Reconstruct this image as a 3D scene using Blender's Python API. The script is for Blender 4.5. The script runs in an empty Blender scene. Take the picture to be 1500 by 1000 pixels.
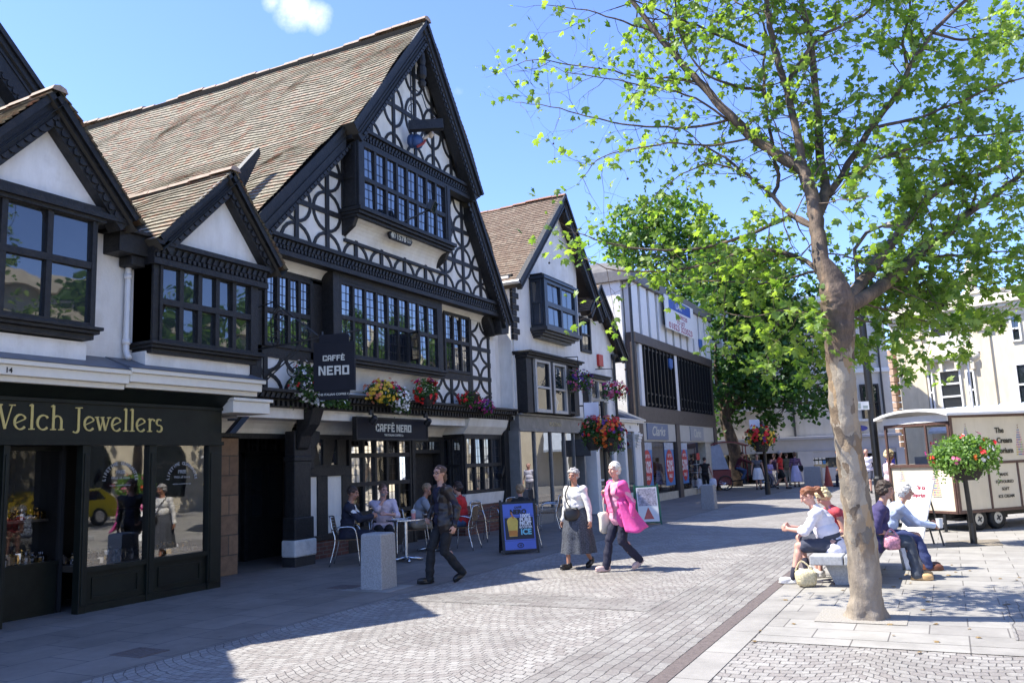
import bpy, bmesh, math, random
from mathutils import Vector as V, Matrix, noise
R = random.Random(7)
SC = bpy.context.scene
COL = SC.collection
rad = math.radians
PI = math.pi

# ---------------------------------------------------------------- camera
FPX = 1215.0
YAW, PITCH, ROLL = rad(27.16), rad(8.445), rad(-2.3975)
EYE = V((0, 0, 1.63))
_f = V((-math.sin(YAW), math.cos(YAW), 0)); _r = V((math.cos(YAW), math.sin(YAW), 0)); _u = V((0, 0, 1))
CF = _f * math.cos(PITCH) + _u * math.sin(PITCH)
_u2 = _u * math.cos(PITCH) - _f * math.sin(PITCH)
CR = _r * math.cos(ROLL) + _u2 * math.sin(ROLL)
CU = -_r * math.sin(ROLL) + _u2 * math.cos(ROLL)
cam = bpy.data.cameras.new('camera'); camo = bpy.data.objects.new('camera', cam); COL.objects.link(camo)
m = Matrix((( CR.x, CU.x, -CF.x, EYE.x), (CR.y, CU.y, -CF.y, EYE.y), (CR.z, CU.z, -CF.z, EYE.z), (0, 0, 0, 1)))
camo.matrix_world = m
cam.sensor_width = 36; cam.lens = FPX / 1500 * 36; cam.clip_end = 3000; cam.clip_start = .05
SC.camera = camo

def ray(x, y): return CF + CR * ((x - 750) / FPX) - CU * ((y - 500) / FPX)
def gnd(x, y, z=0.0):
    d = ray(x, y); return EYE + d * ((z - EYE.z) / d.z)
def dep(x, y, D): return EYE + ray(x, y) * D

class Fr:
    """a vertical wall frame: u along the wall, z up, n out of the wall"""
    def __init__(s, o, u, n):
        s.o = V(o); s.u = V(u).normalized(); s.n = V(n).normalized()
    def P(s, u, z, n=0): return s.o + s.u * u + s.n * n + V((0, 0, z))
    def q(s, x, y, n=0):
        d = ray(x, y); t = (s.o + s.n * n - EYE).dot(s.n) / d.dot(s.n)
        p = EYE + d * t - s.o
        return p.dot(s.u), p.z
W = Fr((0, 0, 0), (0, 1, 0), (1, 0, 0))      # the street's left facades: u = Y, n = X

# ---------------------------------------------------------------- mesh collector
class MB:
    def __init__(s): s.v = []; s.f = []; s.m = []; s.uv = None
    def add(s, vs, fs, mi=0):
        b = len(s.v); s.v += [tuple(p) for p in vs]
        for f in fs: s.f.append([i + b for i in f]); s.m.append(mi)
        return s
    def hexa(s, p, mi=0):
        return s.add(p, [(0, 3, 2, 1), (4, 5, 6, 7), (0, 1, 5, 4), (1, 2, 6, 5), (2, 3, 7, 6), (3, 0, 4, 7)], mi)
    def box(s, x0, x1, y0, y1, z0, z1, mi=0):
        return s.hexa([(x0, y0, z0), (x1, y0, z0), (x1, y1, z0), (x0, y1, z0), (x0, y0, z1), (x1, y0, z1), (x1, y1, z1), (x0, y1, z1)], mi)
    def obox(s, c, ax, ay, az, mi=0):
        c = V(c); ax = V(ax); ay = V(ay); az = V(az)
        return s.hexa([c - ax - ay - az, c + ax - ay - az, c + ax + ay - az, c - ax + ay - az, c - ax - ay + az, c + ax - ay + az, c + ax + ay + az, c - ax + ay + az], mi)
    def fb(s, fr, u0, u1, z0, z1, n0, n1, mi=0):
        P = fr.P
        return s.hexa([P(u0, z0, n0), P(u0, z0, n1), P(u1, z0, n1), P(u1, z0, n0), P(u0, z1, n0), P(u0, z1, n1), P(u1, z1, n1), P(u1, z1, n0)], mi)
    def poly(s, fr, pts, n0, n1, mi=0):
        """prism from a (u,z) outline"""
        k = len(pts); vs = [fr.P(u, z, n0) for u, z in pts] + [fr.P(u, z, n1) for u, z in pts]
        fs = [list(range(k))[::-1], list(range(k, 2 * k))] + [(i, (i + 1) % k, k + (i + 1) % k, k + i) for i in range(k)]
        return s.add(vs, fs, mi)
    def beam(s, fr, a, b, w, n0, n1, mi=0):
        """flat bar in the wall plane from a to b (u,z), width w"""
        du, dz = b[0] - a[0], b[1] - a[1]; L = math.hypot(du, dz) or 1; pu, pz = -dz / L * w / 2, du / L * w / 2
        return s.poly(fr, [(a[0] - pu, a[1] - pz), (b[0] - pu, b[1] - pz), (b[0] + pu, b[1] + pz), (a[0] + pu, a[1] + pz)], n0, n1, mi)
    def tube(s, pts, r, n=8, mi=0, cap=True):
        pts = [V(p) for p in pts]; rs = r if isinstance(r, (list, tuple)) else [r] * len(pts)
        vs = []; fs = []; a = None
        for i, p in enumerate(pts):
            t = (pts[min(i + 1, len(pts) - 1)] - pts[max(i - 1, 0)])
            t = t.normalized() if t.length > 1e-9 else V((0, 0, 1))
            if a is None: a = t.orthogonal().normalized()
            else:
                a = a - t * a.dot(t); a = a.normalized() if a.length > 1e-6 else t.orthogonal().normalized()
            b = t.cross(a)
            for k in range(n):
                g = 2 * PI * k / n; vs.append(p + (a * math.cos(g) + b * math.sin(g)) * rs[i])
        for i in range(len(pts) - 1):
            for k in range(n):
                k2 = (k + 1) % n; fs.append((i * n + k, i * n + k2, (i + 1) * n + k2, (i + 1) * n + k))
        if cap: fs.append(tuple(range(n))[::-1]); fs.append(tuple(range((len(pts) - 1) * n, len(pts) * n)))
        return s.add(vs, fs, mi)
    def lathe(s, prof, c, n=16, mi=0, sx=1, sy=1):
        vs = []; fs = []; c = V(c); k = len(prof)
        for r, z in prof:
            for i in range(n):
                g = 2 * PI * i / n; vs.append((c.x + r * sx * math.cos(g), c.y + r * sy * math.sin(g), c.z + z))
        for j in range(k - 1):
            for i in range(n):
                i2 = (i + 1) % n; fs.append((j * n + i, j * n + i2, (j + 1) * n + i2, (j + 1) * n + i))
        fs.append(tuple(range(n))[::-1]); fs.append(tuple(range((k - 1) * n, k * n)))
        return s.add(vs, fs, mi)
    def ell(s, c, r, rot=None, n=12, k=8, mi=0):
        c = V(c); vs = []; fs = []
        r = (r, r, r) if not isinstance(r, (tuple, list)) else r
        for j in range(1, k):
            t = PI * j / k
            for i in range(n):
                g = 2 * PI * i / n
                p = V((r[0] * math.sin(t) * math.cos(g), r[1] * math.sin(t) * math.sin(g), r[2] * math.cos(t)))
                vs.append(c + (rot @ p if rot else p))
        top = V((0, 0, r[2])); bot = V((0, 0, -r[2]))
        vs.append(c + (rot @ top if rot else top)); vs.append(c + (rot @ bot if rot else bot))
        T = (k - 1) * n; B = T + 1
        for j in range(k - 2):
            for i in range(n):
                i2 = (i + 1) % n; fs.append((j * n + i, (j + 1) * n + i, (j + 1) * n + i2, j * n + i2))
        for i in range(n):
            i2 = (i + 1) % n; fs.append((T, i, i2)); fs.append((B, (k - 2) * n + i2, (k - 2) * n + i))
        return s.add(vs, fs, mi)
    def caps(s, a, b, ra, rb, n=10, mi=0):
        a = V(a); b = V(b); d = b - a
        if d.length < 1e-6: return s.ell(a, ra, n=n, mi=mi)
        t = d.normalized(); pts = []; rs = []
        for g in (80, 50, 20): pts.append(a - t * ra * math.sin(rad(g))); rs.append(ra * math.cos(rad(g)))
        for g in (20, 50, 80): pts.append(b + t * rb * math.sin(rad(g))); rs.append(rb * math.cos(rad(g)))
        return s.tube(pts, rs, n, mi)
    def mesh(s, name):
        me = bpy.data.meshes.new(name); me.from_pydata(s.v, [], s.f)
        return me
    def build(s, name, mat, parent=None, smooth=False, bevel=0, fixn=True):
        me = s.mesh(name)
        if s.uv:
            ul = me.uv_layers.new(name='UVMap')
            for p in me.polygons:
                for li, vi in zip(p.loop_indices, p.vertices): ul.data[li].uv = s.uv[vi]
        return put(name, me, mat, parent, smooth, bevel, s.m if max(s.m, default=0) else None, fixn)

def put(name, me, mat, parent=None, smooth=False, bevel=0, mids=None, fixn=False):
    mats = mat if isinstance(mat, (list, tuple)) else [mat]
    for x in mats: me.materials.append(x)
    if mids: me.polygons.foreach_set('material_index', mids)
    if fixn:
        bm = bmesh.new(); bm.from_mesh(me); bmesh.ops.recalc_face_normals(bm, faces=bm.faces); bm.to_mesh(me); bm.free()
    if smooth: me.polygons.foreach_set('use_smooth', [True] * len(me.polygons))
    me.update()
    o = bpy.data.objects.new(name, me); COL.objects.link(o)
    if parent is not None: attach(o, parent)
    if bevel:
        b = o.modifiers.new('bevel', 'BEVEL'); b.width = bevel; b.segments = 2; b.limit_method = 'ANGLE'; b.angle_limit = rad(40)
    return o
def wmat(o):
    if o.parent: return wmat(o.parent) @ o.matrix_parent_inverse @ o.matrix_basis
    return o.matrix_basis.copy()
def attach(o, parent):
    o.parent = parent; o.matrix_parent_inverse = wmat(parent).inverted()
def tag(o, label=None, cat=None, group=None, kind=None):
    if label: o['label'] = label
    if cat: o['category'] = cat
    if group: o['group'] = group
    if kind: o['kind'] = kind
    return o
def thing(name, loc, label, cat, group=None):
    o = bpy.data.objects.new(name, None); COL.objects.link(o); o.location = loc; o.empty_display_size = .2
    return tag(o, label, cat, group)
def copy_tree(o, parent=None):
    c = o.copy(); COL.objects.link(c)
    if parent is not None: c.parent = parent
    for ch in list(o.children): copy_tree(ch, c)
    return c
def structure(o): o['kind'] = 'structure'; return o

def text_mesh(s, size, bold=0.0, align='CENTER', spacing=1.0, ext=.002, shear=0):
    cu = bpy.data.curves.new('t', 'FONT'); cu.body = s; cu.size = size; cu.align_x = align; cu.offset = bold; cu.extrude = ext
    cu.space_character = spacing; cu.resolution_u = 3; cu.shear = shear
    o = bpy.data.objects.new('t', cu); COL.objects.link(o)
    dg = bpy.context.evaluated_depsgraph_get()
    me = bpy.data.meshes.new_from_object(o.evaluated_get(dg))
    bpy.data.objects.remove(o); bpy.data.curves.remove(cu)
    return me
def text(name, s, size, o, right, up, mat, parent, bold=0.0, align='CENTER', spacing=1.0, ext=.002, shear=0, wide=1.0):
    me = text_mesh(s, size, bold, align, spacing, ext, shear); me.materials.clear()
    r = V(right).normalized(); u = V(up).normalized(); n = r.cross(u); o = V(o)
    for v in me.vertices: c = v.co.copy(); v.co = o + r * (c.x * wide) + u * c.y + n * (c.z + ext)
    return put(name, me, mat, parent)
def texts(name, items, right, up, mat, parent, ext=.002):
    """several lines of lettering joined in one mesh: (string, size, origin, bold[, shear, wide])"""
    mb = MB(); r = V(right).normalized(); u = V(up).normalized(); n = r.cross(u)
    for it in items:
        s, size, o, bold = it[:4]; sh = it[4] if len(it) > 4 else 0; wd = it[5] if len(it) > 5 else 1
        me = text_mesh(s, size, bold, 'CENTER', 1.0, ext, sh); o = V(o)
        mb.add([o + r * (v.co.x * wd) + u * v.co.y + n * (v.co.z + ext) for v in me.vertices], [tuple(p.vertices) for p in me.polygons])
        bpy.data.meshes.remove(me)
    return mb.build(name, mat, parent, fixn=False)

# ---------------------------------------------------------------- materials
def nodes(name):
    mt = bpy.data.materials.new(name); mt.use_nodes = True; nt = mt.node_tree
    b = nt.nodes['Principled BSDF']
    return mt, nt, b
def N(nt, t, **k):
    n = nt.nodes.new(t)
    for a, v in k.items(): setattr(n, a, v)
    return n
def L(nt, a, b): nt.links.new(a, b)
def ramp(nt, stops):
    r = N(nt, 'ShaderNodeValToRGB'); e = r.color_ramp.elements
    while len(e) < len(stops): e.new(.5)
    for x, (p, c) in zip(e, stops): x.position = p; x.color = (*c, 1)
    return r
def math_(nt, op, a, b=None):
    n = N(nt, 'ShaderNodeMath', operation=op)
    for i, x in enumerate((a, b)):
        if x is None: continue
        if isinstance(x, (int, float)): n.inputs[i].default_value = x
        else: L(nt, x, n.inputs[i])
    return n.outputs[0]
def mixc(nt, fac, a, b, mode='MIX'):
    n = N(nt, 'ShaderNodeMix', data_type='RGBA', blend_type=mode)
    for i, x in ((0, fac), (6, a), (7, b)):
        if isinstance(x, (int, float)): n.inputs[i].default_value = x
        elif isinstance(x, (tuple, list)): n.inputs[i].default_value = (*x[:3], 1)
        else: L(nt, x, n.inputs[i])
    return n.outputs[2]
def pos(nt, scale=None):
    g = N(nt, 'ShaderNodeNewGeometry'); return g.outputs['Position']
def M(name, col, rough=.6, var=.15, scale=6, bump=0, bscale=50, metal=0, spec=.5, stain=None, streak=0):
    """plain stuff with a mottled colour: two octaves of noise and a little bump"""
    mt, nt, b = nodes(name)
    tc = N(nt, 'ShaderNodeTexCoord')
    n1 = N(nt, 'ShaderNodeTexNoise'); n1.inputs['Scale'].default_value = scale; n1.inputs['Detail'].default_value = 6; n1.inputs['Roughness'].default_value = .65
    p = pos(nt); L(nt, p, n1.inputs['Vector'])
    lo = tuple(c * (1 - var) for c in col); hi = tuple(min(1, c * (1 + var)) for c in col)
    r = ramp(nt, [(.3, lo), (.7, hi)]); L(nt, n1.outputs[0], r.inputs[0]); c = r.outputs[0]
    if stain:
        n2 = N(nt, 'ShaderNodeTexNoise'); n2.inputs['Scale'].default_value = scale * .35; n2.inputs['Detail'].default_value = 8; n2.inputs['Roughness'].default_value = .75
        L(nt, p, n2.inputs['Vector'])
        r2 = ramp(nt, [(.52, (0, 0, 0)), (.72, (1, 1, 1))]); L(nt, n2.outputs[0], r2.inputs[0])
        c = mixc(nt, r2.outputs[0], c, stain)
    if streak:
        mp = N(nt, 'ShaderNodeMapping'); mp.inputs['Scale'].default_value = (3.2, 3.2, .7); L(nt, p, mp.inputs[0])
        n4 = N(nt, 'ShaderNodeTexNoise'); n4.inputs['Scale'].default_value = 1; n4.inputs['Detail'].default_value = 5; n4.inputs['Roughness'].default_value = .7; L(nt, mp.outputs[0], n4.inputs['Vector'])
        k = 1 - streak; r4 = ramp(nt, [(.42, (1, 1, 1)), (.72, (k, k * .985, k * .95))]); L(nt, n4.outputs[0], r4.inputs[0]); c = mixc(nt, 1, c, r4.outputs[0], 'MULTIPLY')
    L(nt, c, b.inputs['Base Color'])
    b.inputs['Roughness'].default_value = rough; b.inputs['Metallic'].default_value = metal; b.inputs['Specular IOR Level'].default_value = spec
    if bump:
        n3 = N(nt, 'ShaderNodeTexNoise'); n3.inputs['Scale'].default_value = bscale; n3.inputs['Detail'].default_value = 5; L(nt, p, n3.inputs['Vector'])
        bp = N(nt, 'ShaderNodeBump'); bp.inputs['Strength'].default_value = bump; bp.inputs['Distance'].default_value = .02
        L(nt, n3.outputs[0], bp.inputs['Height']); L(nt, bp.outputs[0], b.inputs['Normal'])
    return mt

def glass_mat(name, tint=(.02, .025, .03), rough=.02, ior=1.7, see=0.0, wob=.25):
    """window glass: a dark room behind a reflecting pane; see > 0 lets the room show through"""
    mt, nt, b = nodes(name)
    p = pos(nt); n = N(nt, 'ShaderNodeTexNoise'); n.inputs['Scale'].default_value = 2.2; n.inputs['Detail'].default_value = 1; L(nt, p, n.inputs['Vector'])
    bp = N(nt, 'ShaderNodeBump'); bp.inputs['Strength'].default_value = wob; bp.inputs['Distance'].default_value = .012; L(nt, n.outputs[0], bp.inputs['Height'])
    b.inputs['Base Color'].default_value = (*tint, 1); b.inputs['Roughness'].default_value = rough; b.inputs['IOR'].default_value = ior
    b.inputs['Specular IOR Level'].default_value = .8
    L(nt, bp.outputs[0], b.inputs['Normal'])
    if see:
        out = nt.nodes['Material Output']
        fr = N(nt, 'ShaderNodeFresnel'); fr.inputs['IOR'].default_value = ior; L(nt, bp.outputs[0], fr.inputs['Normal'])
        gl = N(nt, 'ShaderNodeBsdfGlossy'); gl.inputs['Roughness'].default_value = rough; L(nt, bp.outputs[0], gl.inputs['Normal'])
        tr = N(nt, 'ShaderNodeBsdfTransparent'); tr.inputs[0].default_value = (see, see, see, 1)
        mx = N(nt, 'ShaderNodeMixShader'); L(nt, fr.outputs[0], mx.inputs[0]); L(nt, tr.outputs[0], mx.inputs[1]); L(nt, gl.outputs[0], mx.inputs[2])
        L(nt, mx.outputs[0], out.inputs['Surface'])
    return mt

def tile_mat(name, cols, w=.17, h=.11):
    """roof tiles: every tile its own shade, by the roof's own u (along the ridge) and v (down the slope) in metres"""
    mt, nt, b = nodes(name)
    uv = N(nt, 'ShaderNodeUVMap')
    br = N(nt, 'ShaderNodeTexBrick'); br.offset = .5
    br.inputs['Scale'].default_value = 1; br.inputs['Mortar Size'].default_value = .006; br.inputs['Brick Width'].default_value = w; br.inputs['Row Height'].default_value = h
    br.inputs['Color1'].default_value = (0, 0, 0, 1); br.inputs['Color2'].default_value = (1, 1, 1, 1); br.inputs['Mortar'].default_value = (.5, .5, .5, 1)
    L(nt, uv.outputs[0], br.inputs['Vector'])
    n1 = N(nt, 'ShaderNodeTexNoise'); n1.inputs['Scale'].default_value = .9; n1.inputs['Detail'].default_value = 6; L(nt, uv.outputs[0], n1.inputs['Vector'])
    s = math_(nt, 'ADD', math_(nt, 'MULTIPLY', br.outputs['Color'], .42), math_(nt, 'MULTIPLY', n1.outputs[0], .62))
    r = ramp(nt, [(i / (len(cols) - 1) * .7 + .15, c) for i, c in enumerate(cols)]); L(nt, s, r.inputs[0])
    n2 = N(nt, 'ShaderNodeTexNoise'); n2.inputs['Scale'].default_value = 14; n2.inputs['Detail'].default_value = 4; L(nt, uv.outputs[0], n2.inputs['Vector'])
    r2 = ramp(nt, [(.35, (.55, .55, .55)), (.65, (1.1, 1.1, 1.05))]); L(nt, n2.outputs[0], r2.inputs[0])
    c = mixc(nt, 1, r.outputs[0], r2.outputs[0], 'MULTIPLY')
    c = mixc(nt, math_(nt, 'MULTIPLY', br.outputs['Fac'], .8), c, (.02, .018, .016))
    L(nt, c, b.inputs['Base Color']); b.inputs['Roughness'].default_value = .85
    bp = N(nt, 'ShaderNodeBump'); bp.inputs['Strength'].default_value = .5; bp.inputs['Distance'].default_value = .02
    L(nt, math_(nt, 'SUBTRACT', n2.outputs[0], br.outputs['Fac']), bp.inputs['Height']); L(nt, bp.outputs[0], b.inputs['Normal'])
    return mt

def brick_mat(name, c1, c2, mortar, w=.22, h=.075, ms=.01, axis='YZ', rough=.85, bump=.4):
    mt, nt, b = nodes(name)
    sp = N(nt, 'ShaderNodeSeparateXYZ'); L(nt, pos(nt), sp.inputs[0])
    cb = N(nt, 'ShaderNodeCombineXYZ')
    if axis == 'XY': L(nt, sp.outputs[0], cb.inputs[0]); L(nt, sp.outputs[1], cb.inputs[1])
    elif axis == 'YX': L(nt, sp.outputs[1], cb.inputs[0]); L(nt, sp.outputs[0], cb.inputs[1])
    else:
        L(nt, math_(nt, 'ADD', sp.outputs[0], sp.outputs[1]), cb.inputs[0]); L(nt, sp.outputs[2], cb.inputs[1])
    br = N(nt, 'ShaderNodeTexBrick'); br.inputs['Scale'].default_value = 1; br.inputs['Mortar Size'].default_value = ms
    br.inputs['Brick Width'].default_value = w; br.inputs['Row Height'].default_value = h; br.inputs['Mortar Smooth'].default_value = .3
    br.inputs['Color1'].default_value = (*c1, 1); br.inputs['Color2'].default_value = (*c2, 1); br.inputs['Mortar'].default_value = (*mortar, 1)
    L(nt, cb.outputs[0], br.inputs['Vector'])
    n = N(nt, 'ShaderNodeTexNoise'); n.inputs['Scale'].default_value = 7; n.inputs['Detail'].default_value = 7; n.inputs['Roughness'].default_value = .7; L(nt, pos(nt), n.inputs['Vector'])
    r = ramp(nt, [(.3, (.72, .72, .72)), (.7, (1.15, 1.15, 1.15))]); L(nt, n.outputs[0], r.inputs[0])
    c = mixc(nt, 1, br.outputs['Color'], r.outputs[0], 'MULTIPLY'); L(nt, c, b.inputs['Base Color']); b.inputs['Roughness'].default_value = rough
    bp = N(nt, 'ShaderNodeBump'); bp.inputs['Strength'].default_value = bump; bp.inputs['Distance'].default_value = .012
    n5 = N(nt, 'ShaderNodeTexNoise'); n5.inputs['Scale'].default_value = 60; L(nt, pos(nt), n5.inputs['Vector'])
    L(nt, math_(nt, 'SUBTRACT', math_(nt, 'MULTIPLY', n5.outputs[0], .3), br.outputs['Fac']), bp.inputs['Height']); L(nt, bp.outputs[0], b.inputs['Normal'])
    return mt

def leaf_mat(name, c1, c2, trans=.5):
    mt, nt, b = nodes(name)
    oi = N(nt, 'ShaderNodeTexNoise'); oi.inputs['Scale'].default_value = 3.0; oi.inputs['Detail'].default_value = 5; L(nt, pos(nt), oi.inputs['Vector'])
    g = N(nt, 'ShaderNodeNewGeometry')
    f = math_(nt, 'ADD', math_(nt, 'MULTIPLY', g.outputs['Random Per Island'], .6), math_(nt, 'MULTIPLY', oi.outputs[0], .4))
    r = ramp(nt, [(.2, c1), (.75, c2)]); L(nt, f, r.inputs[0])
    L(nt, r.outputs[0], b.inputs['Base Color']); b.inputs['Roughness'].default_value = .45; b.inputs['Specular IOR Level'].default_value = .4
    tl = N(nt, 'ShaderNodeBsdfTranslucent')
    c = mixc(nt, 1, r.outputs[0], (1.5, 1.6, .5), 'MULTIPLY'); L(nt, c, tl.inputs[0])
    mx = N(nt, 'ShaderNodeMixShader'); mx.inputs[0].default_value = trans
    L(nt, b.outputs[0], mx.inputs[1]); L(nt, tl.outputs[0], mx.inputs[2]); L(nt, mx.outputs[0], nt.nodes['Material Output'].inputs['Surface'])
    return mt

plaster = M('white_plaster', (.84, .81, .75), .8, .06, 3, .2, 25, stain=(.70, .66, .59), streak=.15)
plaster2 = M('cream_plaster', (.80, .765, .68), .8, .06, 3, .1, 30, stain=(.64, .59, .50), streak=.15)
timber = M('black_timber', (.018, .0175, .0175), .55, .5, 14, .45, 30, spec=.4, stain=(.034, .031, .029), streak=.35)
timber_g = M('dark_grey_timber', (.032, .031, .032), .55, .3, 9, .2, 45)
fascia_m = M('black_green_paint', (.006, .0085, .0055), .5, .5, 5, .06, 30, spec=.3)
gold_m = M('gold_lettering', (.58, .45, .15), .5, .12, 20)
white_pt = M('white_paint', (.78, .77, .74), .45, .05, 8)
cream_pt = M('cream_paint', (.74, .70, .60), .5, .05, 8)
lead_m = M('lead_sheet', (.13, .14, .16), .5, .25, 5)
glass = glass_mat('window_glass')
glass_lead = glass_mat('leaded_glass', (.016, .02, .028), .03, 2.3, wob=.6)
glass_see = glass_mat('shop_glass', ior=3.0, see=.9, wob=.05)
glass_clear = glass_mat('clear_glass', ior=1.45, see=.97, wob=.05)
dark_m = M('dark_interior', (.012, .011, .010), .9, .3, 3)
lead_line = M('lead_cames', (.02, .02, .022), .6, .2)
brick = brick_mat('old_red_brick', (.20, .075, .05), (.11, .045, .035), (.16, .14, .12))
granite = M('granite', (.33, .32, .31), .75, .35, 60, .2, 200, stain=(.26, .25, .24))
steel = M('brushed_steel', (.55, .56, .58), .25, .08, 20, metal=1)
black_metal = M('black_metal', (.012, .012, .013), .4, .3, 10)
iron_g = M('grey_iron', (.05, .05, .052), .5, .3, 10)
roof_old = tile_mat('weathered_clay_tiles', [(.13, .12, .085), (.33, .17, .10), (.34, .30, .21), (.27, .235, .165), (.40, .34, .25), (.36, .20, .125), (.27, .235, .165)])
roof_red = tile_mat('red_clay_tiles', [(.13, .095, .07), (.27, .195, .14), (.24, .16, .115), (.33, .255, .19), (.18, .145, .105)])
slate = tile_mat('grey_slates', [(.10, .10, .10), (.17, .16, .15), (.20, .19, .17), (.13, .13, .14)], .3, .2)
ridge_m = M('ridge_tile', (.36, .26, .19), .85, .25, 8, .2, 40, stain=(.22, .2, .15))
# ---------------------------------------------------------------- sky, sun
SKY_TINT = (.62, .65, .86)
SUN_E, SUN_D = rad(55), V((-.64, -.29, 0)).normalized()
to_sun = V((SUN_D.x * math.cos(SUN_E), SUN_D.y * math.cos(SUN_E), math.sin(SUN_E)))
wd = bpy.data.worlds.new('World'); SC.world = wd; wd.use_nodes = True
nt = wd.node_tree; bg = nt.nodes['Background']
sky = N(nt, 'ShaderNodeTexSky', sky_type='NISHITA'); sky.sun_disc = False; sky.sun_elevation = SUN_E
sky.sun_rotation = math.atan2(to_sun.x, to_sun.y); sky.altitude = 50; sky.air_density = .85; sky.dust_density = .15; sky.ozone_density = 3.2
g = N(nt, 'ShaderNodeTexCoord'); dirn = g.outputs['Generated']
# a few fair-weather clouds standing at fixed directions of the sky
acc = None
for (px_, py_, rad_, amp) in ((430, 14, .036, .46), (464, 24, .028, .40), (402, 4, .022, .34), (672, 132, .022, .14), (90, 20, .10, .08), (1020, 250, .05, .08)):
    d = ray(px_, py_).normalized()
    cx = N(nt, 'ShaderNodeVectorMath', operation='DISTANCE'); L(nt, dirn, cx.inputs[0]); cx.inputs[1].default_value = d
    mr = N(nt, 'ShaderNodeMapRange'); mr.inputs['From Min'].default_value = rad_; mr.inputs['From Max'].default_value = 0; mr.inputs['To Max'].default_value = amp
    L(nt, cx.outputs['Value'], mr.inputs['Value'])
    acc = mr.outputs[0] if acc is None else math_(nt, 'MAXIMUM', acc, mr.outputs[0])
nz = N(nt, 'ShaderNodeTexNoise'); nz.inputs['Scale'].default_value = 34; nz.inputs['Detail'].default_value = 9; nz.inputs['Roughness'].default_value = .62; L(nt, dirn, nz.inputs['Vector'])
cl = math_(nt, 'MULTIPLY', acc, math_(nt, 'MULTIPLY', nz.outputs[0], 2.0))
rp = ramp(nt, [(.12, (0, 0, 0)), (.55, (1, 1, 1))]); L(nt, cl, rp.inputs[0])
skyc = mixc(nt, 1, sky.outputs[0], SKY_TINT, 'MULTIPLY')
L(nt, mixc(nt, math_(nt, 'MULTIPLY', rp.outputs[0], .85), skyc, (4.2, 4.3, 4.5)), bg.inputs['Color'])
bg.inputs['Strength'].default_value = .15
sl = bpy.data.lights.new('sun', 'SUN'); sl.energy = 3.5; sl.angle = rad(.5); sl.color = (1, .96, .87)
so = bpy.data.objects.new('sun', sl); COL.objects.link(so); so.rotation_euler = to_sun.to_track_quat('Z', 'Y').to_euler(); so.location = (-30, -10, 40)
SC.view_settings.view_transform = 'Standard'; SC.view_settings.look = 'None'; SC.view_settings.gamma = 1; SC.view_settings.exposure = 1.7
SC.cycles.max_bounces = 6; SC.cycles.diffuse_bounces = 3; SC.cycles.glossy_bounces = 3; SC.cycles.transparent_max_bounces = 12; SC.cycles.caustics_reflective = False; SC.cycles.caustics_refractive = False
SC.cycles.use_denoising = True

# ---------------------------------------------------------------- ground
def fan_setts(name):
    """granite setts laid in segmental arches, 1.45 m wide, about 10 cm stones"""
    mt, nt, b = nodes(name)
    sp = N(nt, 'ShaderNodeSeparateXYZ'); P_ = pos(nt)
    w = N(nt, 'ShaderNodeTexNoise'); w.inputs['Scale'].default_value = 1.3; w.inputs['Detail'].default_value = 3; L(nt, P_, w.inputs['Vector'])
    sub = N(nt, 'ShaderNodeVectorMath', operation='SUBTRACT'); L(nt, w.outputs['Color'], sub.inputs[0]); sub.inputs[1].default_value = (.5, .5, .5)
    scl = N(nt, 'ShaderNodeVectorMath', operation='SCALE'); L(nt, sub.outputs[0], scl.inputs[0]); scl.inputs['Scale'].default_value = .12
    ad = N(nt, 'ShaderNodeVectorMath', operation='ADD'); L(nt, P_, ad.inputs[0]); L(nt, scl.outputs[0], ad.inputs[1]); L(nt, ad.outputs[0], sp.inputs[0])
    CW, RR = 1.45, 1.03
    a = math_(nt, 'DIVIDE', math_(nt, 'ADD', sp.outputs[0], 6.55), CW)
    col = math_(nt, 'FLOOR', a)
    xl = math_(nt, 'MULTIPLY', math_(nt, 'SUBTRACT', math_(nt, 'SUBTRACT', a, col), .5), CW)
    arc = math_(nt, 'SQRT', math_(nt, 'SUBTRACT', RR * RR, math_(nt, 'MULTIPLY', xl, xl)))
    yy = math_(nt, 'ADD', sp.outputs[1], arc)
    ang = math_(nt, 'MULTIPLY', math_(nt, 'ARCSINE', math_(nt, 'DIVIDE', xl, RR)), RR)
    cb = N(nt, 'ShaderNodeCombineXYZ'); L(nt, math_(nt, 'ADD', ang, math_(nt, 'MULTIPLY', col, 3.17)), cb.inputs[0]); L(nt, yy, cb.inputs[1])
    return sett_finish(mt, nt, b, cb.outputs[0], .108, .1)
def straight_setts(name, rot=0, tone=1.0, bw=.2, bh=.1):
    mt, nt, b = nodes(name)
    mp = N(nt, 'ShaderNodeMapping'); mp.inputs['Rotation'].default_value = (0, 0, rot); L(nt, pos(nt), mp.inputs[0])
    return sett_finish(mt, nt, b, mp.outputs[0], bw, bh, tone)
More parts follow.
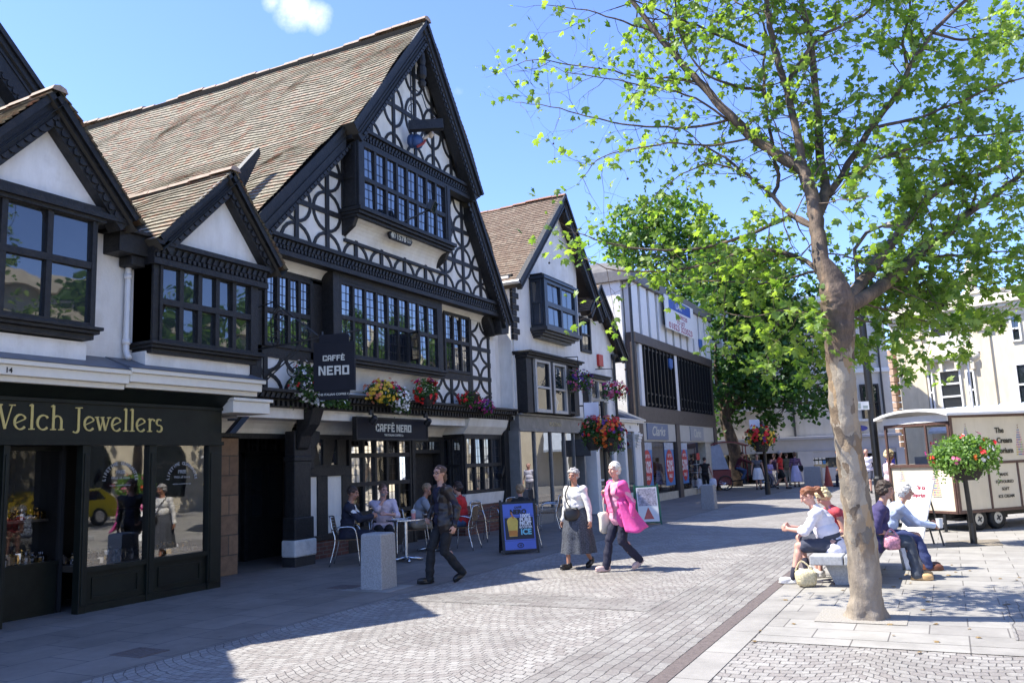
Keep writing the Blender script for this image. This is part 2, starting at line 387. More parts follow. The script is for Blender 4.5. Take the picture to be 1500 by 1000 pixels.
def sett_finish(mt, nt, b, vec, bw, bh, tone=1.0):
    wn = N(nt, 'ShaderNodeTexNoise'); wn.inputs['Scale'].default_value = 5.5; wn.inputs['Detail'].default_value = 3; L(nt, pos(nt), wn.inputs['Vector'])
    ws = N(nt, 'ShaderNodeVectorMath', operation='SCALE'); ws.inputs['Scale'].default_value = .06; L(nt, wn.outputs['Color'], ws.inputs[0])
    wa = N(nt, 'ShaderNodeVectorMath', operation='ADD'); L(nt, vec, wa.inputs[0]); L(nt, ws.outputs[0], wa.inputs[1]); vec = wa.outputs[0]
    br = N(nt, 'ShaderNodeTexBrick'); br.inputs['Scale'].default_value = 1; br.inputs['Mortar Size'].default_value = .0065; br.inputs['Mortar Smooth'].default_value = .8
    br.inputs['Brick Width'].default_value = bw; br.inputs['Row Height'].default_value = bh
    br.inputs['Color1'].default_value = (.25 * tone, .228 * tone, .21 * tone, 1); br.inputs['Color2'].default_value = (.335 * tone, .322 * tone, .298 * tone, 1); br.inputs['Mortar'].default_value = (.11, .10, .094, 1)
    L(nt, vec, br.inputs['Vector'])
    n = N(nt, 'ShaderNodeTexNoise'); n.inputs['Scale'].default_value = .8; n.inputs['Detail'].default_value = 7; n.inputs['Roughness'].default_value = .7; L(nt, pos(nt), n.inputs['Vector'])
    r = ramp(nt, [(.28, (.70, .68, .66)), (.7, (1.16, 1.15, 1.13))]); L(nt, n.outputs[0], r.inputs[0])
    c = mixc(nt, 1, br.outputs['Color'], r.outputs[0], 'MULTIPLY')
    n4 = N(nt, 'ShaderNodeTexNoise'); n4.inputs['Scale'].default_value = 70; n4.inputs['Detail'].default_value = 4; L(nt, pos(nt), n4.inputs['Vector'])
    r4 = ramp(nt, [(.3, (.78, .77, .77)), (.7, (1.14, 1.14, 1.14))]); L(nt, n4.outputs[0], r4.inputs[0])
    c = mixc(nt, 1, c, r4.outputs[0], 'MULTIPLY')
    L(nt, c, b.inputs['Base Color']); b.inputs['Roughness'].default_value = .62
    n5 = N(nt, 'ShaderNodeTexNoise'); n5.inputs['Scale'].default_value = 16; n5.inputs['Detail'].default_value = 3; L(nt, pos(nt), n5.inputs['Vector'])
    h = math_(nt, 'SUBTRACT', math_(nt, 'MULTIPLY', n5.outputs[0], .7), br.outputs['Fac'])
    bp = N(nt, 'ShaderNodeBump'); bp.inputs['Strength'].default_value = .65; bp.inputs['Distance'].default_value = .02; L(nt, h, bp.inputs['Height']); L(nt, bp.outputs[0], b.inputs['Normal'])
    return mt
def slab_mat(name, c1, c2, w, h, rot=0, joint=(.12, .11, .1)):
    mt, nt, b = nodes(name)
    mp = N(nt, 'ShaderNodeMapping'); mp.inputs['Rotation'].default_value = (0, 0, rot); L(nt, pos(nt), mp.inputs[0])
    br = N(nt, 'ShaderNodeTexBrick'); br.inputs['Scale'].default_value = 1; br.inputs['Mortar Size'].default_value = .006; br.inputs['Brick Width'].default_value = w; br.inputs['Row Height'].default_value = h
    br.inputs['Color1'].default_value = (*c1, 1); br.inputs['Color2'].default_value = (*c2, 1); br.inputs['Mortar'].default_value = (*joint, 1)
    L(nt, mp.outputs[0], br.inputs['Vector'])
    n = N(nt, 'ShaderNodeTexNoise'); n.inputs['Scale'].default_value = 1.6; n.inputs['Detail'].default_value = 8; n.inputs['Roughness'].default_value = .72; L(nt, pos(nt), n.inputs['Vector'])
    r = ramp(nt, [(.3, (.70, .69, .67)), (.7, (1.14, 1.13, 1.11))]); L(nt, n.outputs[0], r.inputs[0])
    c = mixc(nt, 1, br.outputs['Color'], r.outputs[0], 'MULTIPLY')
    v = N(nt, 'ShaderNodeTexVoronoi'); v.inputs['Scale'].default_value = 2.3; L(nt, pos(nt), v.inputs['Vector'])   # trodden chewing-gum spots
    rv = ramp(nt, [(.05, (.6, .6, .6)), (.07, (1, 1, 1))]); L(nt, v.outputs['Distance'], rv.inputs[0])
    c = mixc(nt, 1, c, rv.outputs[0], 'MULTIPLY')
    L(nt, c, b.inputs['Base Color']); b.inputs['Roughness'].default_value = .7
    n5 = N(nt, 'ShaderNodeTexNoise'); n5.inputs['Scale'].default_value = 90; L(nt, pos(nt), n5.inputs['Vector'])
    bp = N(nt, 'ShaderNodeBump'); bp.inputs['Strength'].default_value = .3; bp.inputs['Distance'].default_value = .01
    L(nt, math_(nt, 'SUBTRACT', math_(nt, 'MULTIPLY', n5.outputs[0], .4), br.outputs['Fac']), bp.inputs['Height']); L(nt, bp.outputs[0], b.inputs['Normal'])
    return mt
m_fan = fan_setts('granite_sett_fans')
m_row = straight_setts('granite_sett_rows', PI / 2, .84)
m_rowx = straight_setts('granite_sett_band', 0, .80)
m_pale = slab_mat('pale_stone_slabs', (.27, .255, .235), (.335, .32, .295), .62, .42)
m_pave = slab_mat('grey_paving_slabs', (.195, .17, .148), (.235, .205, .178), .75, .6, PI / 2, (.07, .07, .07))
m_asph = M('tarmac', (.075, .073, .072), .85, .2, 6, .2, 150)
m_drain = M('iron_drain_channel', (.12, .095, .085), .7, .25, 25, .3, 60)

def sheet(name, x0, x1, y0, y1, z, mt):
    mb = MB(); mb.add([(x0, y0, z), (x1, y0, z), (x1, y1, z), (x0, y1, z)], [(0, 1, 2, 3)])
    return structure(mb.build(name, mt, fixn=False))
sheet('ground', -420, 420, -420, 420, 0, m_asph)
sheet('cobbled_street', -6.55, 9, -12, 60, .004, m_fan)
sheet('pavement', -14, -6.55, -12, 41.6, .006, m_pave)
sheet('paved_square', -14, 9, 41.6, 62, .009, slab_mat('square_paving', (.19, .185, .18), (.23, .225, .22), .6, .6))
sheet('sett_row', -3.05, -2.135, -12, 41.6, .008, m_row)
sheet('sett_band', -6.55, -3.06, 8.9, 9.65, .008, m_rowx)
sheet('drain_channel', -2.13, -2.0, -12, 41.6, .009, m_drain)
sheet('kerb_line', -1.99, -1.72, -12, 41.6, .010, slab_mat('kerb_slabs', (.28, .265, .245), (.335, .32, .295), .9, .4, PI / 2))
sheet('paved_terrace', -1.70, 9, 8.0, 30, .010, m_pale)
sheet('paved_edge', -1.70, 9, 7.72, 7.99, .010, slab_mat('edge_slabs', (.28, .265, .245), (.335, .32, .295), .9, .4))
sheet('sett_patch', .34, 9, 8.3, 10.3, .014, m_row)
sheet('road', 9, 17, -12, 80, .004, slab_mat('pale_bounce_setts', (.27, .26, .25), (.30, .29, .28), .3, .2))  # out-of-view road, made pale to bounce sunlight onto the facades
sheet('tree_pit', -1.32, -.5, 8.72, 9.45, .016, M('gravel_pit', (.32, .295, .26), .9, .3, 60, .6, 120))
# ---------------------------------------------------------------- pieces of facade
def window_leaded(parent, fr, u0, u1, z0, z1, n, cols, rows, mull=.05, fdepth=.05, frame=.05, pane_mat=None, frame_mat=None, lead=(2, 3), name='window'):
    """a mullioned window: frame mesh with mullions and transoms, child panes, child lead lattice. rows = list of z splits or a count"""
    f = MB(); g_ = MB(); ld = MB()
    us = [u0 + (u1 - u0) * i / cols for i in range(cols + 1)]
    zs = rows if isinstance(rows, list) else [z0 + (z1 - z0) * i / rows for i in range(rows + 1)]
    f.fb(fr, u0 - frame, u0, z0 - frame, z1 + frame, n - .02, n + fdepth); f.fb(fr, u1, u1 + frame, z0 - frame, z1 + frame, n - .02, n + fdepth)
    f.fb(fr, u0, u1, z1, z1 + frame, n - .02, n + fdepth - .004); f.fb(fr, u0, u1, z0 - frame, z0, n - .02, n + fdepth - .004)
    for u in us[1:-1]: f.fb(fr, u - mull / 2, u + mull / 2, z0, z1, n - .015, n + fdepth - .01)
    for z in zs[1:-1]: f.fb(fr, u0, u1, z - mull * .6, z + mull * .6, n - .014, n + fdepth - .006)
    for i in range(cols):
        for j in range(len(zs) - 1):
            a, b_, c, d = us[i], us[i + 1], zs[j], zs[j + 1]
            tu, tz = R.uniform(-.010, .010), R.uniform(-.006, .006)      # every old pane sits a little out of true
            g_.add([fr.P(a, c, n - .002 - tu - tz), fr.P(b_, c, n - .002 + tu - tz), fr.P(b_, d, n - .002 + tu + tz), fr.P(a, d, n - .002 - tu + tz)], [(0, 1, 2, 3)])
            if lead:
                for k in range(1, lead[0]):
                    u = a + (b_ - a) * k / lead[0]; ld.fb(fr, u - .004, u + .004, c, d, n + .006, n + .013)
                for k in range(1, lead[1]):
                    z = c + (d - c) * k / lead[1]; ld.fb(fr, a, b_, z - .004, z + .004, n + .007, n + .012)
    fo = f.build(name, frame_mat or timber, parent, bevel=.004)
    g_.build('pane', pane_mat or glass_lead, fo)
    if lead: ld.build('lead_lattice', lead_line, fo)
    return fo

def clip_poly(pts, hp):
    """clip a convex outline by half planes (a, b, c): a*u + b*z <= c"""
    for a, b, c in hp:
        out = []
        for i in range(len(pts)):
            p, q_ = pts[i], pts[(i + 1) % len(pts)]
            dp, dq = a * p[0] + b * p[1] - c, a * q_[0] + b * q_[1] - c
            if dp <= 0: out.append(p)
            if (dp < 0 < dq) or (dq < 0 < dp):
                t = dp / (dp - dq); out.append((p[0] + (q_[0] - p[0]) * t, p[1] + (q_[1] - p[1]) * t))
        pts = out
        if len(pts) < 3: return None
    return pts
def hp_of(poly):
    """half planes of a convex outline given counter-clockwise in (u, z)"""
    out = []
    for i in range(len(poly)):
        (x0, y0), (x1, y1) = poly[i], poly[(i + 1) % len(poly)]
        a, b = (y1 - y0), -(x1 - x0); out.append((a, b, a * x0 + b * y0))
    return out
def clipped_bar(mb, fr, a, b, w, n0, n1, hp):
    du, dz = b[0] - a[0], b[1] - a[1]; l = math.hypot(du, dz); pu, pz = -dz / l * w / 2, du / l * w / 2
    p = [(a[0] - pu, a[1] - pz), (b[0] - pu, b[1] - pz), (b[0] + pu, b[1] + pz), (a[0] + pu, a[1] + pz)]
    p = clip_poly(p, hp)
    if p: mb.poly(fr, p, n0, n1)
def rings(mb, fr, us, zs, ru, rz, t, n0, n1, hp, seg=20):
    """the round braces: a ring centred on every crossing of studs and rails"""
    for u in us:
        for z in zs:
            for k in range(seg):
                a0, a1 = 2 * PI * k / seg, 2 * PI * (k + 1.02) / seg
                p = [(u + (ru + s) * math.cos(a), z + (rz + s) * math.sin(a)) for a, s in ((a0, -t / 2), (a0, t / 2), (a1, t / 2), (a1, -t / 2))]
                p = clip_poly(p, hp)
                if p: mb.poly(fr, p, n0, n1)
def lattice(parent, fr, us, zs, poly, n, ru=.36, rz=.36, t=.065, stud=.095, rail=.10, name='timber_frame', studs=True):
    hp = hp_of(poly); mb = MB()
    rings(mb, fr, us, zs, ru, rz, t, n - .02, n + .024, hp)
    lo, hi = min(p[1] for p in poly), max(p[1] for p in poly); le, ri = min(p[0] for p in poly), max(p[0] for p in poly)
    for u in us: clipped_bar(mb, fr, (u, lo - 1), (u + R.uniform(-.02, .02), hi + 1), stud, n - .02, n + .034, hp)
    for z in zs: clipped_bar(mb, fr, (le - 1, z), (ri + 1, z + R.uniform(-.015, .015)), rail, n - .02, n + .030, hp)
    return mb.build(name, timber, parent)
def dentils(mb, fr, u0, u1, z, n, step=.085, w=.045, h=.055, d=.05):
    k = int((u1 - u0) / step)
    for i in range(k):
        u = u0 + (i + .5) * (u1 - u0) / k; mb.fb(fr, u - w / 2, u + w / 2, z, z + h, n, n + d)
def twist(mb, fr, u0, u1, z, n, r=.05, step=.11):
    """a carved rope moulding: little slanted blocks along a rail"""
    k = int((u1 - u0) / step)
    for i in range(k):
        u = u0 + i * (u1 - u0) / k
        mb.poly(fr, [(u, z - r), (u + step * .55, z - r), (u + step * .95, z + r), (u + step * .4, z + r)], n - .02, n + .03)
def frieze(parent, fr, u0, u1, z0, z1, n, name='frieze', mat=None):
    mb = MB(); h = z1 - z0
    mb.fb(fr, u0, u1, z0 + h * .25, z0 + h * .80, n - .2, n); mb.fb(fr, u0 - .03, u1 + .03, z0 + h * .80, z1, n - .2, n + .07)
    mb.fb(fr, u0 - .01, u1 + .01, z0, z0 + h * .25, n - .2, n + .03)
    twist(mb, fr, u0, u1, z0 + h * .62, n, h * .13); dentils(mb, fr, u0, u1, z0 + h * .28, n, .09, .05, h * .16, .04)
    return mb.build(name, mat or timber, parent)
def barge(parent, fr, a, b, w, n0, n1, name='bargeboard', carved=True):
    """bargeboard from foot to apex, outer edge on the line a-b, with a moulding and carved scallops along the inner edge"""
    mb = MB(); du, dz = b[0] - a[0], b[1] - a[1]; l = math.hypot(du, dz); tu, tz = du / l, dz / l
    sg = 1 if du > 0 else -1; pu, pz = tz * sg, -tu * sg          # inward
    def off(p, d, e=0): return (p[0] + pu * d + tu * e, p[1] + pz * d + tz * e)
    mb.poly(fr, [a, b, (b[0], b[1] - w / max(.2, abs(tu)) ), off(a, w)], n0, n1)
    mb.poly(fr, [off(a, -.035), off(b, -.035), off(b, .05), off(a, .05)], n1, n1 + .05)
    if carved:
        k = int(l / .13)
        for i in range(1, k - 1):
            p = off(a, w - .09, i * .13); mb.poly(fr, [p, off(p, .05, .02), off(p, .075, .06), off(p, .05, .10), off(p, 0, .12)], n1 - .01, n1 + .028)
        mb.poly(fr, [off(a, w * .42), off(b, w * .42, -.25), off(b, w * .42 + .035, -.25), off(a, w * .42 + .035)], n1 - .01, n1 + .02)
    return mb.build(name, timber, parent)
def tiled_slope(parent, a, b, c, d, mat, name='roof', course=.115, sag=.03, seed=0, nu=None, lift=.022):
    """tile courses: a-b is the eave, d-c the ridge above it (3-D points); stepped courses, a little sag and waviness"""
    a, b, c, d = map(V, (a, b, c, d)); nv = max(4, int(((d - a).length + (c - b).length) / 2 / course)); nu = nu or max(4, int((b - a).length / .45))
    nrm = (b - a).cross(d - a).normalized()
    if nrm.z < 0: nrm = -nrm
    mb = MB(); mb.uv = []; LU = (b - a).length; LV = (d - a).length
    for j in range(nv):
        for e in (0, 1):
            v = (j + e) / nv
            for i in range(nu + 1):
                u = i / nu; p = (a * (1 - u) + b * u) * (1 - v) + (d * (1 - u) + c * u) * v
                s = noise.noise(V((u * LU * .55 + seed, v * LV * .6, seed))) * sag * 2.2 + noise.noise(V((u * LU * 2.3, v * LV * 1.9 + seed, 3.3))) * sag * .7
                s += noise.noise(V((u * LU * 5.1, j * 1.7, 9))) * .007
                s -= math.sin(PI * u) * sag * .8
                s *= min(1, (1 - v) * 5) * min(1, .35 + v * 4)
                mb.v.append(tuple(p + nrm * (s + (lift if e == 0 else 0)))); mb.uv.append((u * LU + (j % 2) * .085, v * LV))
    n1 = nu + 1
    for j in range(nv):
        r0 = j * 2 * n1; r1 = r0 + n1
        for i in range(nu): mb.f.append([r0 + i, r0 + i + 1, r1 + i + 1, r1 + i]); mb.m.append(0)
        if j:
            q0 = r0 - n1
            for i in range(nu): mb.f.append([q0 + i, q0 + i + 1, r0 + i + 1, r0 + i]); mb.m.append(0)
    # soffit, so the slope has a thickness
    k = len(mb.v); t = nrm * (.09 + sag * 3)
    for p in (a, b, c, d): mb.v.append(tuple(p - t)); mb.uv.append((0, 0))
    mb.f.append([k, k + 1, k + 2, k + 3]); mb.m.append(0)
    mb.f.append([0, nu, k + 1, k]); mb.m.append(0)
    return mb.build(name, mat, parent)
def ridge_tiles(parent, a, b, r=.13, n=None, seed=0, sag=.05, mat=None, name='ridge'):
    a, b = V(a), V(b); l = (b - a).length; k = n or int(l / .45); mb = MB(); t = (b - a).normalized(); s = t.cross(V((0, 0, 1))).normalized()
    for i in range(k):
        p = a + t * (l * i / k); p2 = a + t * (l * (i + .97) / k)
        z = V((0, 0, noise.noise(V((i * .3, seed, 0))) * sag - math.sin(PI * i / k) * sag)); up = V((0, 0, r * .8))
        vs = []
        for q_ in (p, p2):
            for g_ in range(5):
                an = PI * g_ / 4; vs.append(q_ + z + s * (math.cos(an) * r) + V((0, 0, math.sin(an) * r * .75 - .05)))
        mb.add(vs, [(g_, g_ + 1, g_ + 6, g_ + 5) for g_ in range(4)] + [(0, 1, 2, 3, 4), (5, 6, 7, 8, 9)])
    return mb.build(name, mat or ridge_m, parent)

# ---------------------------------------------------------------- jeweller's building
q = W.q
B1 = thing('shop_building', (-10, 7, 0), 'black and white gabled shop building with a gold lettered jewellery shopfront', 'building')
mb = MB(); mb.box(-16, -10.0, 2.2, 9.95, 2.95, 5.0); mb.box(-16, -11.9, 2.2, 9.9, 0, 2.95)
mb.build('wall', plaster, B1)
mb = MB()                                       # shallow returns of plaster below the oriels
mb.fb(W, 3.2, 6.9, 3.10, 3.42, -10.0, -9.72); mb.fb(W, 7.78, 9.72, 3.10, 3.40, -10.0, -9.70)
mb.build('plaster_apron', plaster, B1)
mb = MB()
mb.fb(W, 2.2, 7.40, 2.90, 3.02, -9.9, -9.52); mb.fb(W, 2.2, 7.41, 3.02, 3.08, -9.9, -9.47); mb.fb(W, 2.2, 7.39, 2.83, 2.90, -9.9, -9.60)
mb.fb(W, 7.40, 9.80, 2.93, 3.05, -9.9, -9.50); mb.fb(W, 7.38, 9.84, 3.05, 3.11, -9.9, -9.45); mb.fb(W, 7.40, 9.78, 2.86, 2.93, -9.9, -9.58)
mb.build('cornice', cream_pt, B1, bevel=.008)
mb = MB(); mb.poly(Fr((0, 0, 0), (1, 0, 0), (0, -1, 0)), [(-9.45, 3.081), (-10.0, 3.30), (-10.0, 3.081)], -7.38, -2.2); mb.poly(Fr((0, 0, 0), (1, 0, 0), (0, -1, 0)), [(-9.43, 3.111), (-10.0, 3.31), (-10.0, 3.111)], -9.84, -7.385)
mb.build('lead_flashing', lead_m, B1)
mb = MB()
mb.poly(Fr((0, 0, 0), (1, 0, 0), (0, -1, 0)), [(-10.02, 2.68), (-9.86, 2.68), (-9.64, 2.85), (-10.02, 2.85)], -9.32, -2.2)
mb.fb(W, 2.2, 9.32, 2.16, 2.64, -10.0, -9.86); mb.fb(W, 2.2, 9.33, 2.64, 2.685, -10.0, -9.83); mb.fb(W, 2.2, 9.33, 2.11, 2.165, -10.0, -9.82)
mb.build('fascia', fascia_m, B1)
mb = MB()
for u0, u1 in ((5.55, 5.68), (5.98, 6.06), (7.0, 7.11), (8.01, 8.13), (9.07, 9.32)):
    mb.fb(W, u0, u1, .0, 2.11, -9.98, -9.85); mb.fb(W, u0 + .025, u1 - .025, .1, 2.0, -9.85, -9.835)
mb.fb(W, 9.2, 9.32, 0, 2.11, -11.9, -9.98)
mb.build('post', fascia_m, B1, bevel=.006)
mb = MB()
for u0, u1 in ((7.11, 8.01), (8.13, 9.07)):
    mb.fb(W, u0, u1, 0.0, .10, -9.98, -9.87); mb.fb(W, u0, u1, .10, .50, -9.98, -9.90); mb.fb(W, u0 - .001, u1 + .001, .50, .56, -10.0, -9.86)
    for a in ((u0 + .1, u1 - .1, .16, .185), (u0 + .1, u1 - .1, .40, .425)): mb.fb(W, *a, -9.9, -9.885)
    for a in ((u0 + .1, u0 + .125, .185, .40), (u1 - .125, u1 - .1, .185, .40)): mb.fb(W, *a, -9.9, -9.885)
mb.build('stall_riser', fascia_m, B1)
lob = Fr((-10.0, 6.06, 0), (-.0, 1, 0), (1, 0, 0))
mb = MB(); mb.fb(W, 6.06, 7.0, .0, .62, -10.42, -10.30); mb.fb(W, 6.06, 7.0, .62, .66, -10.42, -10.27); mb.fb(W, 6.06, 7.0, 2.06, 2.11, -10.42, -10.3)
mb.build('lobby_riser', fascia_m, B1)
def pane(parent, fr, u0, u1, z0, z1, n, mat=None, name='pane'):
    m_ = MB(); m_.add([fr.P(u0, z0, n), fr.P(u1, z0, n), fr.P(u1, z1, n), fr.P(u0, z1, n)], [(0, 1, 2, 3)]); return m_.build(name, mat or glass_see, parent, fixn=False)
for u0, u1, z0, n in ((7.11, 8.01, .56, -9.91), (8.13, 9.07, .56, -9.91), (6.06, 7.0, .66, -10.34)):
    pane(B1, W, u0, u1, z0, 2.11, n, glass_clear if n < -10 else glass_see, name='shop_window')
mb = MB(); mb.box(-11.9, -11.3, 2.2, 9.2, 0, 2.95); mb.box(-11.3, -10, 2.2, 9.2, 2.6, 2.72); mb.box(-11.3, -9.99, 9.12, 9.2, 0, 2.6); mb.box(-11.3, -10.3, 7.03, 7.08, .0, 2.6)
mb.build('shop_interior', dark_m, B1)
mb = MB(); mb.box(-11.25, -9.95, 7.09, 9.1, .50, .58); mb.box(-11.25, -10.45, 5.9, 7.0, .58, .64); mb.box(-11.2, -10.5, 5.9, 7.0, 1.16, 1.19); mb.box(-10.9, -10.3, 8.2, 9.05, 1.2, 1.24); mb.box(-10.75, -10.5, 8.5, 8.75, .58, 1.2)
mb.build('display_shelf', M('dark_shelf', (.05, .04, .03), .5), B1)
# oriel windows
def oriel(u0, u1, zb, zt, n, us, zsplit, cols):
    o = MB(); o.fb(W, u0, u1, zb - .02, zt + .02, -10.05, n - .03)
    o.build('oriel_back', dark_m, B1)
    o = MB()
    o.fb(W, u0, us[0] - .045, zb, zt, -10.02, n + .015); o.fb(W, us[1] + .045, u1, zb, zt, -10.02, n + .015)
    for k, (dz0, dz1, dn) in enumerate(((-.16, -.09, .0), (-.09, -.045, .06), (-.045, 0, .10))): o.fb(W, u0 - dn * .7, u1 + dn * .7, zb + dz0, zb + dz1, -10.02, n + dn)
    o.build('oriel_sill', timber, B1, bevel=.008)
    window_leaded(B1, W, us[0], us[1], zb + .05, zt - .03, n - .02, cols, [zb + .05, zsplit, zt - .03], mull=.075, fdepth=.06, frame=.045, lead=None, pane_mat=glass)
oriel(3.9, 6.92, 3.60, 5.02, -9.6, (3.98, 6.83), 4.40, 5)
oriel(7.80, 9.80, 3.53, 4.64, -9.6, (7.94, 9.62), 4.11, 5)
frieze(B1, W, 7.76, 9.95, 4.62, 4.97, -9.55)
mb = MB(); mb.fb(W, 3.6, 7.25, 5.05, 5.12, -10, -9.48); mb.fb(W, 3.7, 7.1, 5.12, 5.2, -10, -9.54); mb.fb(W, 3.7, 7.0, 5.0, 5.05, -10, -9.53); mb.build('oriel_head', timber, B1)
GC = [(2.15, 5.1), (4.4, 5.12), (3.25, 6.5)]; GA = [(4.96, 5.12), (7.42, 5.15), (6.2, 6.5)]; GB = [(7.80, 4.99), (10.20, 5.04), (9.12, 6.33)]
for tri, bw in ((GC, .30), (GA, .30), (GB, .27)):
    m_ = MB(); m_.poly(W, [(tri[0][0] + .15, tri[0][1]), (tri[1][0] - .15, tri[1][1]), (tri[2][0], tri[2][1] - .12)], -10.4, -9.66); m_.build('gable', plaster, B1)
    barge(B1, W, tri[0], tri[2], bw, -9.75, -9.50); barge(B1, W, tri[1], tri[2], bw, -9.75, -9.50)
    (u0, z0), (u1, z1), (ua, za) = tri
    xb = -16.5
    tiled_slope(B1, (-9.42, u0 - .1, z0 - .06), (xb, u0 - .1, z0 - .06), (xb, ua, za + .04), (-9.42, ua, za + .04), roof_old, seed=ua)
    tiled_slope(B1, (-9.42, u1 + .1, z1 - .06), (xb, u1 + .1, z1 - .06), (xb, ua, za + .04), (-9.42, ua, za + .04), roof_old, seed=ua + 5)
    ridge_tiles(B1, (-9.40, ua, za + .06), (xb, ua, za + .06), .11, seed=ua)
mb = MB(); mb.box(-10.05, -9.66, 7.30, 7.98, 4.72, 5.0); mb.box(-9.98, -9.72, 7.54, 7.76, 4.58, 4.72); mb.box(-10.1, -9.6, 7.26, 8.0, 5.0, 5.05); mb.build('gutter_box', timber, B1, bevel=.01)
mb = MB(); mb.tube([(-9.93, 7.65, 4.72), (-9.93, 7.655, 4.6), (-9.93, 7.65, 3.42), (-9.90, 7.65, 3.34), (-9.84, 7.63, 3.30)], .042, 10)
for z in (4.42, 3.50): mb.tube([(-9.93, 7.65, z), (-9.93, 7.65, z + .07)], .056, 10)
mb.build('downpipe', white_pt, B1, smooth=True)
mb = MB(); mb.tube([(-9.99, 8.0, 3.4), (-9.97, 8.02, 3.8), (-9.98, 8.04, 4.5)], .006, 6)
mb.build('cable', black_metal, B1)
texts('house_number', [('14', .085, (-9.515, 5.79, 2.925), .002)], (0, 1, 0), (0, 0, 1), black_metal, B1)
# brackets and the little white shelf at the end of the fascia
mb = MB(); mb.fb(W, 9.32, 10.1, 2.60, 2.78, -10.15, -9.62); mb.fb(W, 9.30, 10.14, 2.78, 2.83, -10.15, -9.58); mb.build('cornice_end', cream_pt, B1, bevel=.01)
mb = MB(); mb.obox((-9.72, 9.50, 2.42), (.02, .05, 0), (0, .14, .13), (.05, 0, 0)); mb.tube([(-9.8, 9.38, 2.5), (-9.72, 9.5, 2.5)], .018); mb.build('alarm_bracket', black_metal, B1)
# stepped black boards of the neighbour's valley
mb = MB()
a = V((-9.9, *q(345, 262, -9.9))); b_ = V((-9.9, *q(384, 216, -9.9)))
a.x = -10.3; b_.x = -10.3
mb = MB(); fr2 = Fr((0, 0, 0), (0, 1, 0), (1, 0, 0))
p1 = q(338, 262, -10.4); p2 = q(380, 216, -10.4)
mb.poly(W, [p1, p2, (p2[0] + .03, p2[1] - .12), (p1[0] + .14, p1[1] - .42)], -10.52, -10.4); mb.build('valley_board', timber, B1)

# lettering of the fascia: broad-nib serif capitals drawn stroke by stroke
def serif_letters(s, size, u0, zb, n, fr, parent, mat, name='lettering'):
    mb = MB(); H = size; u = u0
    T, t = .105 * H, .045 * H
    def bar(a, b, w): mb.beam(fr, (u + a[0] * H, zb + a[1] * H), (u + b[0] * H, zb + b[1] * H), w, n, n + .012 + R.random() * .0015)
    def ser(x, y, w=.26): bar((x - w / 2, y), (x + w / 2, y + .012), t * 1.05)
    def arc(cx, cy, rx, ry, a0, a1, thick=True, k=16):
        for i in range(k):
            g0, g1 = rad(a0 + (a1 - a0) * i / k), rad(a0 + (a1 - a0) * (i + 1.06) / k)
            gm = (g0 + g1) / 2; w = t + (T - t) * abs(math.cos(gm + .35)) if thick else t
            bar((cx + rx * math.cos(g0), cy + ry * math.sin(g0)), (cx + rx * math.cos(g1), cy + ry * math.sin(g1)), w)
    for ch in s:
        if ch == 'W':
            bar((0, 1), (.27, .02), T); bar((.27, .02), (.47, .95), t); bar((.40, 1), (.66, .02), T); bar((.66, .02), (.92, 1), t)
            ser(.0, .97); ser(.40, .97); ser(.92, .97); ad = 1.02
        elif ch == 'e':
            arc(.26, .31, .24, .30, 28, 320); bar((.04, .24), (.47, .44), t); ad = .62
        elif ch == 'l':
            bar((.12, 0), (.12, 1.04), T); ser(.12, .02); bar((.0, .98), (.12, 1.05), t * 1.4); ad = .34
        elif ch == 'c':
            arc(.27, .31, .25, .30, 52, 318); bar((.40, .50), (.47, .56), T * .9); ad = .60
        elif ch == 'h':
            bar((.12, 0), (.12, 1.04), T); ser(.12, .02); bar((.0, .98), (.12, 1.05), t * 1.4); arc(.29, .38, .19, .22, 0, 165); bar((.48, .4), (.48, 0), T); ser(.48, .02); ad = .74
        elif ch == 'J':
            bar((.20, 1), (.20, .02), T); ser(.20, .98, .34); arc(.06, .05, .14, .14, -180 + 40, 0); ad = .46
        elif ch == 'w':
            bar((.0, .60), (.17, .02), T); bar((.17, .02), (.30, .55), t); bar((.26, .60), (.43, .02), T); bar((.43, .02), (.60, .60), t); ser(0, .6, .2); ser(.27, .6, .18); ser(.60, .6, .2); ad = .74
        elif ch == 'r':
            bar((.12, 0), (.12, .62), T); ser(.12, .02); bar((.02, .57), (.12, .62), t * 1.3); arc(.27, .40, .16, .20, 60, 170); bar((.33, .56), (.40, .53), T * .9); ad = .46
        elif ch == 's':
            arc(.19, .455, .15, .145, 40, 270, True, 12); arc(.19, .165, .16, .155, -140, 90, True, 12); ad = .46
        else: ad = .34
        u += ad * H
    return mb.build(name, mat, parent, fixn=False)
fas = thing('fascia_sign', (-9.84, 7, 2.4), 'gold serif jewellers lettering along the dark green shop fascia', 'shop sign')
serif_letters('Welch Jewellers', .295, q(4, 625, -9.855)[0] - .17, 2.295, -9.862, W, fas, gold_m)
